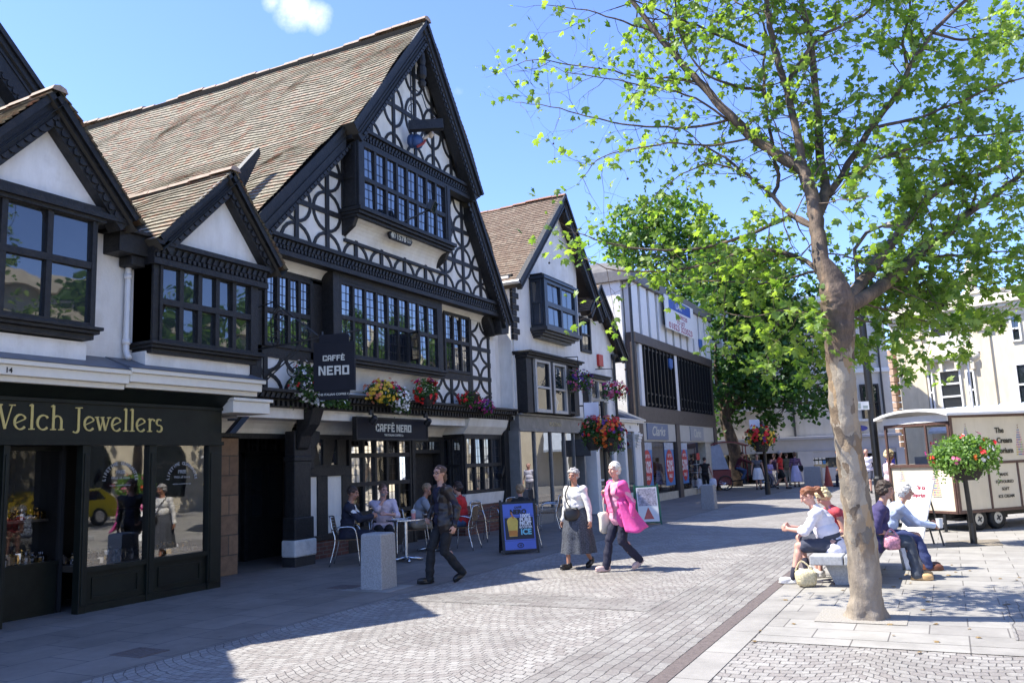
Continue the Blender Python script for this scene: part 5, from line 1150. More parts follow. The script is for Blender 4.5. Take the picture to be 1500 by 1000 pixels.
# windows of the white upper floors seen either side of the trunk
for x0, y0, x1, y1 in ((1238, 566, 1252, 612), (1262, 566, 1288, 612), (1165, 560, 1185, 600), (1100, 555, 1120, 600), (1060, 500, 1080, 545), (1120, 480, 1140, 520)):
    a, b, c, d = px2(T, x0, y0, x1, y1, -.33); window_leaded(B6, T, a, b, c, d, -.33, 2, 2, mull=.1, fdepth=.08, frame=.12, lead=None, frame_mat=timber if x0 > 1230 else white_pt, pane_mat=glass, name='sash_window')
mb = MB(); a = T.q(1255, 614, -.3); mb.fb(T, ux(1232), ux(1300), a[1] - .12, a[1], -.4, .0); mb.fb(T, ux(1262), ux(1264), a[1] + .0, a[1] + .6, -.35, -.22); mb.build('window_ledge', white_pt, B6)
mb = MB(); zs_ = T.q(1280, 545, -.3)[1]; mb.fb(T, uA - 4.6, uB, zs_, zs_ + .25, -.4, -.22); mb.fb(T, uA - 4.6, uB, 10.2, 10.6, -1, -.1); mb.build('string_course', white_pt, B6, bevel=.02)
mb = MB(); mb.tube([T.P(ux(1308), zt + .1, -.25), T.P(ux(1308), 10.2, -.25)], .06, 8); mb.tube([T.P(ux(1172), zt + .1, -.25), T.P(ux(1172), 10.2, -.25)], .06, 8); mb.build('downpipe', iron_g, B6)
# dark shops left under the tree
B7 = thing('far_corner_building', T.P(-4, 0, 0), 'buff stone building with dark shop windows under the big tree at the far end', 'building')
mb = MB(); mb.fb(T, -9, uA - .1, zt + .1, 9.5, -7, -.3); mb.build('wall', M('buff_stone', (.55, .49, .40), .8, .1, 2), B7)
mb = MB(); mb.fb(T, -9, uA - 4.7, 0, zt + .1, -1.0, -.9); mb.fb(T, -9, uA - 4.7, zt - .6, zt + .1, -.9, -.1); mb.build('shopfront', M('navy_paint', (.02, .028, .07), .4), B7)
for u in (-2.0, .0, 1.6):
    window_leaded(B7, T, u, u + 1.1, 4.2, 6.2, -.28, 2, 2, mull=.1, fdepth=.06, frame=.12, lead=None, frame_mat=white_pt, pane_mat=glass, name='sash_window')
for u in (-2.5, -.6, 1.2): pane(B7, T, u, u + 1.6, .4, zt - .7, -.5, glass, 'shop_window')
# cream stucco building to the right
Cf, CL = frame_px(1322, 600, 52.6, 1560, 600, 46.0)
B8 = thing('cream_stucco_building', Cf.P(5, 0, 0), 'cream stucco building with deep cornice and tripartite window behind the ice cream trailer', 'building')
stucco = M('cream_stucco', (.67, .59, .44), .75, .05, 2, streak=.12)
zc = Cf.q(1440, 447)[1]; ub0 = 0; ub1 = CL + 4
mb = MB(); mb.fb(Cf, 0, ub1, 0, zc - .8, -6, 0); mb.build('wall', stucco, B8)
mb = MB()
for z0, z1, n in ((-.85, -.5, .08), (-.5, -.3, .25), (-.3, -.1, .45), (-.1, .05, .6), (.05, .75, .1), (.75, .85, .2)): mb.fb(Cf, -.2, ub1, zc + z0, zc + z1, -5, n)
mb.build('cornice', M('white_stucco', (.66, .60, .48), .7, .05), B8, bevel=.03)
for u_px in (1344, 1443):
    u = Cf.q(u_px, 500)[0]; mb = MB(); mb.fb(Cf, u - .3, u + .3, .3, zc - 1.3, -.1, .12); mb.fb(Cf, u - .42, u + .42, zc - 1.5, zc - 1.3, -.1, .2); mb.fb(Cf, u - .36, u + .36, zc - 1.3, zc - .85, -.1, .16); mb.build('pilaster', stucco, B8, bevel=.02)
for x0, y0, x1, y1 in ((1361, 548, 1370, 602), (1377, 545, 1411, 598), (1417, 545, 1431, 597), (1489, 535, 1520, 590)):
    a, b, c, d = px2(Cf, x0, y0, x1, y1, .02); window_leaded(B8, Cf, a, b, c, d, .03, 1, 3 if x0 == 1377 else 2, fdepth=.08, mull=.09, frame=.10, lead=None, frame_mat=white_pt, pane_mat=glass, name='sash_window')
for x0, y0, x1, y1 in ((1364, 482, 1388, 506), (1393, 478, 1403, 505), (1408, 475, 1418, 502), (1481, 465, 1495, 497)):
    a, b, c, d = px2(Cf, x0, y0, x1, y1, .02); window_leaded(B8, Cf, a, b, c, d, .03, 1, 2, fdepth=.08, mull=.08, frame=.10, lead=None, frame_mat=white_pt, pane_mat=glass, name='sash_window')
a, b, c, d = px2(Cf, 1357, 536, 1434, 600); mb = MB(); mb.fb(Cf, a - .1, b + .1, d + .15, d + .40, 0, .3); mb.fb(Cf, a - .2, b + .2, d + .40, d + .5, 0, .45); mb.fb(Cf, a - .1, b + .1, c - .3, c - .1, 0, .25)
for k in range(4): u = a + (b - a) * (k + .02) / 3; mb.fb(Cf, u - .1, u + .1, d - .5, d + .15, 0, .25)
u = (a + b) / 2
mb.poly(Cf, [(u + math.cos(t) * 2.0, d + .5 + math.sin(t) * 1.2) for t in [i * PI / 12 for i in range(13)]], 0, .10)
mb.build('window_surround', M('stucco_trim', (.68, .62, .50), .7, .05), B8, bevel=.015)
a, b, c, d = px2(Cf, 1372, 600, 1560, 612); mb = MB(); mb.hexa([Cf.P(a, c - .4, 0), Cf.P(a, c - .5, 1.6), Cf.P(b, c - .5, 1.6), Cf.P(b, c - .4, 0), Cf.P(a + .6, d + .1, 0), Cf.P(a, c - .35, 1.6), Cf.P(b, c - .35, 1.6), Cf.P(b, d + .1, 0)]); mb.build('canopy', M('blue_grey_canopy', (.40, .45, .52), .5), B8)
mb = MB(); zq = Cf.q(1318, 590)[1]
for k in range(18): w_ = .5 if k % 2 else .34; mb.fb(Cf, -w_ - .3, -.3, .4 + k * .42, .4 + k * .42 + .38, -1, .05)
mb.build('quoin', M('pinkish_stone', (.52, .36, .26), .8, .1), B8, bevel=.02)
ch = MB(); u = Cf.q(1420, 400, -1)[0]; zc0 = zc + .8; c = Cf.P(u, zc0, -1); ch.lathe([(.55, 0), (.55, .3), (.3, .4), (.32, 1.2), (.5, 1.3), (.5, 1.45), (.25, 1.6), (.2, 2.1), (.05, 2.3)], c, 12); ch.build('urn', stucco, B8)
# the right side of the square, outside the picture: it shows in the windows of the left side
B9 = thing('stone_bank', (15, 26, 0), 'long stone building across the street, seen only as a reflection in the shop windows', 'building')
O = Fr((13.5, 62, 0), (0, -1, 0), (-1, 0, 0))
mb = MB(); mb.fb(O, 6, 58, 0, 9, -8, 0); mb.fb(O, 5.8, 58.2, 9, 9.6, -8, .5); mb.fb(O, 6, 58, 3.6, 3.9, 0, .2); mb.build('wall', M('ham_stone', (.62, .54, .40), .85, .15, 1.5), B9)
mb = MB()
for k in range(12):
    u = 8.5 + k * 4.1; mb.fb(O, u, u + 1.6, 4.8, 7.2, 0, .02); mb.fb(O, u - .3, u + 1.9, .8, 2.4, 0, .02); mb.poly(O, [(u - .3 + 1.1 * (1 - math.cos(t)), 2.4 + 1.1 * math.sin(t)) for t in [i * PI / 8 for i in range(9)]], 0, .02)
mb.build('window', glass, B9)
mb = MB()
for k in range(12):
    u = 8.5 + k * 4.1; mb.fb(O, u - .15, u, 4.7, 7.3, 0, .1); mb.fb(O, u + 1.6, u + 1.75, 4.7, 7.3, 0, .1); mb.fb(O, u - .1, u + 1.7, 7.2, 7.4, 0, .12); mb.fb(O, u + .77, u + .83, 4.8, 7.2, 0, .06); mb.fb(O, u, u + 1.6, 5.97, 6.03, 0, .06)
mb.build('window_frame', white_pt, B9)
# ---------------------------------------------------------------- trees
def bark_mat(name, plane=True):
    mt, nt, b = nodes(name); p = pos(nt)
    mp = N(nt, 'ShaderNodeMapping'); mp.inputs['Scale'].default_value = (1, 1, .45); L(nt, p, mp.inputs[0])
    n0 = N(nt, 'ShaderNodeTexNoise'); n0.inputs['Scale'].default_value = 9; n0.inputs['Detail'].default_value = 5; L(nt, mp.outputs[0], n0.inputs['Vector'])
    wv = N(nt, 'ShaderNodeVectorMath', operation='ADD'); sc_ = N(nt, 'ShaderNodeVectorMath', operation='SCALE'); sc_.inputs['Scale'].default_value = .12; L(nt, n0.outputs['Color'], sc_.inputs[0]); L(nt, mp.outputs[0], wv.inputs[0]); L(nt, sc_.outputs[0], wv.inputs[1])
    vo = N(nt, 'ShaderNodeTexVoronoi'); vo.inputs['Scale'].default_value = 13; L(nt, wv.outputs[0], vo.inputs['Vector'])
    sx = N(nt, 'ShaderNodeSeparateColor'); L(nt, vo.outputs['Color'], sx.inputs[0])
    pale = ramp(nt, [(.0, (.25, .195, .135)), (.22, (.36, .305, .23)), (.42, (.14, .102, .068)), (.6, (.36, .24, .125)), (.8, (.35, .305, .235)), (1, (.07, .05, .036))]); L(nt, sx.outputs[0], pale.inputs[0])
    n2 = N(nt, 'ShaderNodeTexNoise'); n2.inputs['Scale'].default_value = 4; n2.inputs['Detail'].default_value = 7; n2.inputs['Roughness'].default_value = .7; L(nt, mp.outputs[0], n2.inputs['Vector'])
    brown = ramp(nt, [(.25, (.03, .022, .016)), (.47, (.085, .060, .043)), (.58, (.16, .11, .075)), (.7, (.30, .18, .095))]); L(nt, n2.outputs[0], brown.inputs[0])
    sp = N(nt, 'ShaderNodeSeparateXYZ'); L(nt, p, sp.inputs[0])
    mr = N(nt, 'ShaderNodeMapRange'); mr.inputs['From Min'].default_value = 3.6; mr.inputs['From Max'].default_value = 3.75; L(nt, math_(nt, 'ADD', sp.outputs[2], math_(nt, 'MULTIPLY', n2.outputs[0], 2.2)), mr.inputs[0])
    lowr = N(nt, 'ShaderNodeMapRange'); lowr.inputs['From Min'].default_value = .75; lowr.inputs['From Max'].default_value = .95; L(nt, math_(nt, 'ADD', sp.outputs[2], math_(nt, 'MULTIPLY', n0.outputs[0], .4)), lowr.inputs[0])
    grey = ramp(nt, [(.3, (.15, .12, .09)), (.55, (.26, .215, .165)), (.7, (.40, .33, .24))]); L(nt, n2.outputs[0], grey.inputs[0])
    c = mixc(nt, lowr.outputs[0], grey.outputs[0], pale.outputs[0]) if plane else brown.outputs[0]
    c = mixc(nt, mr.outputs[0], c, brown.outputs[0]) if plane else c
    L(nt, c, b.inputs['Base Color']); b.inputs['Roughness'].default_value = .8
    bp = N(nt, 'ShaderNodeBump'); bp.inputs['Strength'].default_value = 1; bp.inputs['Distance'].default_value = .045
    L(nt, math_(nt, 'ADD', math_(nt, 'MULTIPLY', n2.outputs[0], 1), math_(nt, 'MULTIPLY', sx.outputs[0], .25)), bp.inputs['Height']); L(nt, bp.outputs[0], b.inputs['Normal'])
    return mt
bark = bark_mat('plane_bark'); bark2 = bark_mat('dark_bark', False)
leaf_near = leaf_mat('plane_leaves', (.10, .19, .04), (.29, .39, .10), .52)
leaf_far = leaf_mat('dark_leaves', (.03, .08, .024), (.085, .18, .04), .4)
leaf_mid = leaf_mat('sunlit_tint_leaves', (.05, .12, .025), (.14, .24, .05), .45)  # leaf green brightened to look sunlit, paler than the dark copy above
LOBE = [(0, 0), (.26, .04), (.48, .22), (.28, .36), (.46, .66), (.17, .62), (0, 1.0), (-.17, .62), (-.46, .66), (-.28, .36), (-.48, .22), (-.26, .04)]
def leaf(mb, p, d, nrm, s, lobed=True):
    d = d.normalized(); r = d.cross(nrm)
    if r.length < 1e-4: r = d.orthogonal()
    r.normalize(); n = r.cross(d); b = len(mb.v)
    if lobed:
        pts = [p + r * (x * s) + d * (y * s) + n * (-abs(x) * s * .35 - (y - .4) ** 2 * s * .3) for x, y in LOBE]
        mb.v += [tuple(q_) for q_ in pts]; c = len(mb.v); mb.v.append(tuple(p + d * (.4 * s)))
        k = len(LOBE)
        for i in range(k): mb.f.append([b + i, b + (i + 1) % k, c]); mb.m.append(0)
    else:
        mb.v += [tuple(p), tuple(p + r * s * .5 + d * s * .5 - n * s * .1), tuple(p + d * s), tuple(p - r * s * .5 + d * s * .5 - n * s * .1)]
        mb.f.append([b, b + 1, b + 2, b + 3]); mb.m.append(0)
def rv(rr): 
    while True:
        v = V((rr.uniform(-1, 1), rr.uniform(-1, 1), rr.uniform(-1, 1)))
        if .05 < v.length < 1: return v.normalized()

# the near plane tree: its trunk and limbs as measured, smaller wood grown from them
rr = random.Random(42)
PT = thing('plane_tree', (-.86, 9.04, 0), 'young plane tree with mottled peeling trunk and sparse bright leaves in the paved terrace', 'tree')
wood = MB(); lv = MB(); TW = MB(); balls = lv
def smooth_path(pts, k=4):
    out = []
    for i in range(len(pts) - 1):
        p0 = pts[max(i - 1, 0)]; p1 = pts[i]; p2 = pts[i + 1]; p3 = pts[min(i + 2, len(pts) - 1)]
        for j in range(k):
            t = j / k; out.append(.5 * ((2 * p1) + (p2 - p0) * t + (2 * p0 - 5 * p1 + 4 * p2 - p3) * t * t + (3 * p1 - p0 - 3 * p2 + p3) * t ** 3))
    return out + [pts[-1]]
TR = [(1271, 910, 66), (1270, 897, 54), (1269, 870, 45), (1262, 800, 43), (1255, 740, 40), (1247, 680, 39), (1240, 630, 38), (1235, 590, 40), (1232, 540, 38), (1229, 490, 42), (1227, 455, 47), (1226, 440, 48), (1223, 424, 42), (1219, 408, 33), (1213, 392, 22), (1208, 380, 12), (1204, 370, 5)]
tp = [dep(x, y, 8.1) for x, y, w in TR]; tr_ = [w / 2 / FPX * 8.1 for x, y, w in TR]
sp_ = smooth_path(tp, 10); rs = []
for i in range(len(sp_)):
    f = i / 10; a = int(f); t = f - a; rs.append(tr_[a] * (1 - t) + tr_[min(a + 1, len(tr_) - 1)] * t)
tb = len(wood.v); wood.tube(sp_, rs, 36)
for i in range(tb, len(wood.v)):
    p = V(wood.v[i]); ax_ = min(sp_, key=lambda q_: (q_ - p).length); o = p - ax_; k = 1 + .10 * noise.noise(p * 5) + .10 * noise.noise(p * 11) + .05 * noise.noise(p * 27)
    if p.z < .15: k += .12 * math.sin(math.atan2(o.y, o.x) * 5) * (1 - p.z / .15)
    wood.v[i] = tuple(ax_ + o * k)
for x, y, r0 in [(1250, 690, 0)]:        # old wounds where limbs came off
    if r0: wood.ell(dep(x, y, 7.98), (r0, r0, r0 * 1.2))
Z = lambda pts: [(700 + x / 1.875, y / 1.875) for x, y in pts]
# limb: zoomed pixel path, depth at start and end, radius at start and end, leafiness
LIMBS = [
 ([(980, 835), (950, 740), (934, 650), (922, 560), (895, 475), (832, 430), (760, 380), (690, 315), (620, 240), (560, 175), (490, 90), (420, 0), (340, -110)], 8.1, 7.0, .112, .03, .5),
 ([(900, 480), (882, 390), (850, 250), (820, 150), (798, 50), (785, -60), (760, -220)], 8.1, 8.6, .06, .03, .6),
 ([(975, 600), (952, 520), (938, 400), (928, 260), (912, 110), (890, 0), (870, -180)], 8.1, 9.2, .075, .035, .8),
 ([(845, 235), (900, 150), (960, 90), (1060, 40), (1140, -40)], 8.4, 8.8, .035, .012, .8),
 ([(925, 592), (958, 545), (1000, 480), (1080, 350), (1150, 260), (1190, 180), (1250, 90), (1340, 0), (1430, -110)], 8.1, 7.2, .06, .025, .9),
 ([(1180, 200), (1168, 120), (1185, 40), (1190, -60)], 7.5, 7.3, .03, .012, .9),
 ([(1055, 845), (1120, 780), (1200, 705), (1280, 650), (1350, 585), (1430, 530), (1520, 455), (1640, 370)], 8.1, 6.9, .098, .03, 1.3),
 ([(1015, 830), (1080, 740), (1150, 650), (1220, 560), (1290, 510), (1400, 470), (1500, 440)], 8.2, 9.8, .095, .02, 1.2),
 ([(1350, 590), (1365, 520), (1310, 470), (1240, 440), (1130, 430)], 7.3, 7.6, .025, .008, 1.1),
 ([(940, 640), (870, 592), (800, 620), (700, 660), (600, 682), (480, 686), (360, 668), (280, 640)], 8.1, 7.4, .035, .008, 1.1),
 ([(965, 770), (880, 705), (800, 690), (730, 690), (640, 722), (500, 745), (380, 742), (290, 710)], 8.1, 7.2, .035, .007, 1.0),
 ([(935, 635), (850, 580), (800, 530), (740, 480), (680, 435), (620, 402)], 8.0, 7.4, .035, .014, .15),
 ([(812, 540), (826, 500), (812, 420), (792, 300), (784, 200), (792, 100), (770, 40), (700, 0)], 7.6, 7.0, .03, .012, .2),
 ([(700, 330), (600, 350), (520, 350), (400, 340), (300, 318), (200, 292), (100, 280), (0, 262)], 7.6, 6.6, .022, .005, .22),
 ([(620, 222), (540, 215), (450, 215), (350, 190), (250, 178), (150, 165), (80, 190), (60, 330)], 7.3, 6.6, .020, .004, .4),
 ([(790, 250), (700, 235), (620, 200), (560, 110), (540, 0), (540, -90)], 7.8, 8.4, .022, .008, .6),
 ([(780, 150), (690, 110), (600, 70), (520, 40), (430, 0), (300, -60)], 8.3, 8.8, .022, .008, .6),
 ([(760, 440), (640, 450), (560, 480), (480, 540)], 7.9, 8.4, .016, .004, .35),
 ([(690, 330), (600, 270), (480, 240), (350, 215), (240, 200)], 7.6, 7.9, .018, .005, .5),
 ([(500, 90), (400, 60), (300, 30), (180, 15)], 7.2, 6.9, .018, .005, .6),
 ([(745, 395), (640, 400), (520, 395), (420, 410), (330, 440), (280, 500)], 7.9, 8.3, .018, .004, .6),
 ([(1080, 350), (1190, 330), (1300, 290), (1420, 240), (1540, 200)], 7.9, 8.2, .028, .01, 1.2),
 ([(1000, 490), (1120, 430), (1260, 390), (1400, 370), (1560, 350)], 8.1, 8.9, .025, .008, 1.3),
 ([(1250, 90), (1330, 110), (1420, 90), (1520, 100)], 7.4, 7.0, .025, .01, 1.2),
 ([(1200, 705), (1330, 700), (1450, 690), (1560, 700)], 7.9, 7.5, .02, .006, 1.1),
 ([(1040, 830), (1100, 800), (1180, 790), (1280, 820), (1340, 860)], 8.2, 8.4, .018, .005, 1.5),
 ([(1030, 850), (1120, 850), (1220, 880), (1320, 910), (1400, 900)], 8.2, 8.8, .016, .005, 1.2),
 ([(1070, 760), (1180, 760), (1300, 770), (1420, 800), (1500, 800)], 8.2, 9.0, .016, .005, 1.0),
 ([(1000, 860), (1060, 880), (1110, 885), (1160, 890)], 8.0, 7.8, .016, .004, 1.7),
 ([(965, 850), (900, 860), (840, 850), (760, 870), (690, 860)], 8.1, 8.0, .018, .005, 1.2),
 ([(975, 900), (930, 930), (890, 920), (850, 960)], 8.1, 7.8, .014, .004, 1.2),
 ([(945, 740), (860, 760), (760, 780), (660, 770), (560, 780)], 8.1, 8.3, .02, .005, 1.2),
]
SAMP = [(x, y, 8.1) for x, y, w_ in TR[9:]]
def twigs(p, d, length, r, leafy, level):
    pts = [p]; k = 4
    for i in range(k):
        d = (d + rv(rr) * .36 + V((0, 0, .05))).normalized(); pts.append(pts[-1] + d * (length / k))
    wood.tube(pts, [r * (1 - .8 * i / k) for i in range(k + 1)], 5 if r > .006 else 4, cap=False)
    for i in range(1, k + 1):
        if level and rr.random() < .8: twigs(pts[i], (d + rv(rr) * .9).normalized(), length * rr.uniform(.35, .6), r * .5, leafy, level - 1)
        n_ = leafy * (2.5 if level == 0 else 1.25)
        while rr.random() < n_:
            n_ -= 1
            dd = (d * .4 + rv(rr) + V((0, 0, -.25))).normalized(); st = rr.uniform(.02, .07)
            leaf(lv, pts[i] + dd * st, dd, (V((0, 0, 1)) + rv(rr) * .8).normalized(), rr.uniform(.045, .122))
        if rr.random() < .04 * leafy:
            q_ = pts[i] + V((rr.uniform(-.03, .03), rr.uniform(-.03, .03), -rr.uniform(.08, .16))); balls.ell(q_, .014, n=6, k=4, mi=1); wood.tube([pts[i], q_], .0015, 3, cap=False)
for path, d0, d1, r0, r1, leafy in LIMBS:
    P_ = Z(path); k = len(P_); r0, r1 = r0 * .78, r1 * .75
    if d1 < 8.1: d1 = 8.1 + (8.1 - d1) * (2.2 if path[-1][0] > 900 else 1.1) + .8
    else: d1 += 1.2
    P_ = P_[:-1] if path[-1][0] < 100 else P_
    if SAMP:                                  # spring from the nearest wood already grown
        bx, by, bd = min(SAMP, key=lambda q_: (q_[0] - P_[0][0]) ** 2 + (q_[1] - P_[0][1]) ** 2)
        d0 = bd
        if math.hypot(bx - P_[0][0], by - P_[0][1]) < 45: P_ = [(bx, by)] + P_[1:]
    k = len(P_)
    for i in range((k - 1) * 6 + 1):
        a_ = i / 6; j_ = min(int(a_), k - 2); t_ = a_ - j_; SAMP.append((P_[j_][0] * (1 - t_) + P_[j_ + 1][0] * t_, P_[j_][1] * (1 - t_) + P_[j_ + 1][1] * t_, d0 + (d1 - d0) * (a_ / (k - 1)) ** .85))
    k = len(P_); p3 = [dep(x, y, d0 + (d1 - d0) * (i / (k - 1)) ** .85 + rr.uniform(-.04, .04)) for i, (x, y) in enumerate(P_)]
    sm = smooth_path(p3, 4); n_ = len(sm); rad_ = [r0 + (r1 - r0) * i / (n_ - 1) for i in range(n_)]
    wood.tube([p + rv(rr) * .01 for p in sm], rad_, 10 if r0 > .03 else 7)
    acc_ = 0
    for i in range(2, n_ - 1):
        seg = (sm[i + 1] - sm[i]); acc_ += seg.length; t = i / n_
        lf_ = leafy * (.35 if (t > .58 and path[-1][0] < 420) else 1)
        if acc_ > .13 and t > .12:
            acc_ = 0; d = (seg.normalized() * .55 + rv(rr)).normalized()
            twigs(sm[i], d, rr.uniform(.35, .95), max(.004, rad_[i] * .35) if rad_[i] < .03 else .009, lf_, 1)
    twigs(sm[-1], (sm[-1] - sm[-2]).normalized(), .45, r1 * .8, lf_, 1)
# crown above and beside the picture, so that its shade and outline are whole
for i in range(36):
    a = rr.uniform(0, 2 * PI); b = V((-1.1 + math.cos(a) * rr.uniform(.3, 2.6), 9 + math.sin(a) * rr.uniform(.3, 2.8), rr.uniform(7.4, 9.4)))
    if b.x < -2.2: b.x = -2.2
    c0 = V((-1.1, 9.1, 7.3)); wood.tube(smooth_path([c0 + rv(rr) * .3, (c0 + b) / 2 + rv(rr) * .25, b], 3), [.03, .027, .024, .02, .016, .012, .008], 6)
    for k in range(4): twigs(c0.lerp(b, .4 + .2 * k), (rv(rr) + V((0, 0, .3))).normalized(), rr.uniform(.6, 1.1), .008, 1.0, 1)
trunk_o = wood.build('trunk', bark, PT, smooth=True, fixn=False)
fl_ = MB()
for i in range(70):
    p = V((rr.uniform(-1.9, 2.2), rr.uniform(7.6, 13.5), .022)); leaf(fl_, p, V((rr.uniform(-1, 1), rr.uniform(-1, 1), .02)), V((rr.uniform(-.2, .2), rr.uniform(-.2, .2), 1)).normalized(), rr.uniform(.03, .075))
tag(fl_.build('fallen_leaves', M('dry_leaf', (.20, .13, .05), .8, .4, 15), None, fixn=False), 'a few dry leaves lying on the pale paving round the plane tree', 'leaves', None, 'stuff')
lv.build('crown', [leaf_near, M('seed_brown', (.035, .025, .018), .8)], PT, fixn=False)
print('near leaves', len(lv.f) // 12, 'wood', len(wood.f))

def mass_tree(label, base, trunk_pts, clumps, nleaf, size, mat_, seed, tr=.3, name='plane_tree', inner=.35):
    """a tree farther off: trunk and limbs, crown of leaf faces gathered in clumps"""
    r_ = random.Random(seed); t = thing(name, base, label, 'tree'); w_ = MB(); l_ = MB()
    for pts, r0, r1 in trunk_pts:
        sm = smooth_path([V(p) for p in pts], 4); w_.tube(sm, [r0 + (r1 - r0) * i / (len(sm) - 1) for i in range(len(sm))], 9)
    vol = sum(c[1][0] * c[1][1] * c[1][2] for c in clumps); hub = V(trunk_pts[0][0][-1])
    for c, rad3 in clumps:
        c = V(c); k = int(nleaf * rad3[0] * rad3[1] * rad3[2] / vol)
        w_.tube(smooth_path([hub, hub.lerp(c, .5) + rv(r_) * .4 + V((0, 0, -.3)), c], 3), [.12, .1, .08, .07, .05, .04, .02], 6)
        for s_ in range(max(5, k // 26)):
            v = rv(r_); f = r_.uniform(inner, 1) ** .6; sc = c + V((v.x * rad3[0], v.y * rad3[1], v.z * rad3[2])) * f
            if r_.random() < .25: w_.tube([c, c.lerp(sc, .5) + rv(r_) * .1, sc], [.03, .02, .008], 4, cap=False)
            for j in range(26):
                p = sc + rv(r_) * r_.uniform(0, 1) * size * 2.6; d = (rv(r_) + V((0, 0, -.2))).normalized()
                leaf(l_, p, d, (V((0, 0, 1)) + rv(r_) * .9).normalized(), size * r_.uniform(.6, 1.2), False)
    w_.build('trunk', bark2, t, smooth=True); l_.build('crown', mat_, t, fixn=False); return t
DB = 43.0
def cl(x, y, D, rx, rz, ry=None):
    return (dep(x, y, D), (rx, ry or rx, rz))
b0 = gnd(1078, 712)
mass_tree('big dark leafed plane tree shading the market stalls at the far end', b0,
   [([b0, dep(1076, 660, DB), dep(1062, 610, DB), dep(1072, 560, DB)], .38, .22), ([dep(1062, 612, DB), dep(1092, 570, DB), dep(1110, 520, DB)], .2, .08), ([dep(1062, 615, DB), dep(1050, 560, DB), dep(1048, 500, DB)], .16, .06)],
   [cl(1075, 450, DB, 2.2, 1.6), cl(1120, 480, DB, 2.2, 1.7), cl(1165, 500, DB + 1, 2.0, 1.5), cl(1075, 520, DB, 1.9, 1.4), cl(1130, 550, DB - 1, 2.2, 1.4), cl(1190, 550, DB, 1.7, 1.3), cl(1085, 575, DB - 1, 1.7, 1.1), cl(1150, 595, DB - 1, 1.8, .9), cl(1055, 560, DB + 1, 1.2, 1.4), cl(1205, 590, DB, 1.0, .8), cl(1060, 400, DB, 2.0, 1.5), cl(1110, 410, DB, 2.2, 1.6), cl(1160, 440, DB + 1, 2.0, 1.4), cl(1060, 620, DB, .8, .5)],
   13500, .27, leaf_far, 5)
b1 = V((-20, 52, 0)); D2 = 52
b1 = gnd(990, 700)
b1 = V((dep(975, 500, D2).x, dep(975, 500, D2).y, 0))
mass_tree('sunlit plane tree rising above the roof of the flat roofed block', b1,
   [([b1, b1 + V((0, 0, 4)), b1 + V((.3, 0, 8))], .4, .25)],
   [cl(930, 330, D2, 2.0, 1.5), cl(975, 310, D2, 2.0, 1.3), cl(1010, 330, D2, 1.8, 1.3), cl(905, 360, D2, 1.4, 1.3), cl(960, 360, D2, 2.4, 1.6), cl(1010, 375, D2, 2.2, 1.5), cl(920, 395, D2, 1.8, 1.2), cl(980, 420, D2, 2.6, 1.6), cl(1035, 420, D2, 2.2, 1.6), cl(1040, 370, D2, 1.6, 1.2), cl(1000, 470, D2, 2.4, 1.6)],
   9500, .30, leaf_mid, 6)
for k, (x, y, s_) in enumerate(((6.5, 40, 1.0), (7.5, 30, .9), (7.2, 21.5, .85))):
    r_ = random.Random(50 + k); bb = V((x, y, 0))
    cs = [(bb + V((r_.uniform(-2.1, 2.1), r_.uniform(-2.3, 2.3), r_.uniform(4.8, 9.5) * s_)), (1.6, 1.6, 1.2)) for i in range(9)]
    mass_tree(['street tree at the far side of the square, seen in the upper bay windows', 'street tree at the right of the square, seen in the lower bay windows', 'street tree nearest the camera on the right, seen only in the glass'][k], bb, [([bb, bb + V((.1, 0, 2)), bb + V((0, .1, 4.4))], .22, .14)], cs, 3600, .34, leaf_mid, 60 + k)
# ---------------------------------------------------------------- flowers
green_m = leaf_mat('bedding_leaves', (.03, .085, .02), (.09, .18, .04), .3)
bright_g = leaf_mat('bright_bedding_leaves', (.07, .16, .03), (.20, .32, .08), .35)
FC = {n: M('petal_' + n, c, .5, .18, 30) for n, c in dict(red=(.60, .012, .012), orange=(.70, .16, .02), yellow=(.75, .50, .04), white=(.78, .78, .76), magenta=(.50, .02, .22), pink=(.62, .14, .26), purple=(.10, .03, .20), salmon=(.70, .25, .14)).items()}
basket_m = M('dark_basket', (.03, .024, .02), .8, .3, 20)
def blossom(mb, p, d, s, r_):
    d = d.normalized(); a = d.orthogonal().normalized(); b = d.cross(a); k = 6; base = len(mb.v); o = r_.random() * 6
    mb.v.append(tuple(p + d * s * .15))
    for i in range(k * 2):
        t = o + PI * i / k; q_ = s * (1 if i % 2 == 0 else .72); mb.v.append(tuple(p + (a * math.cos(t) + b * math.sin(t)) * q_ * .5 + d * s * (.32 if i % 2 == 0 else .2)))
    for i in range(k * 2): mb.f.append([base, base + 1 + i, base + 1 + (i + 1) % (k * 2)]); mb.m.append(0)
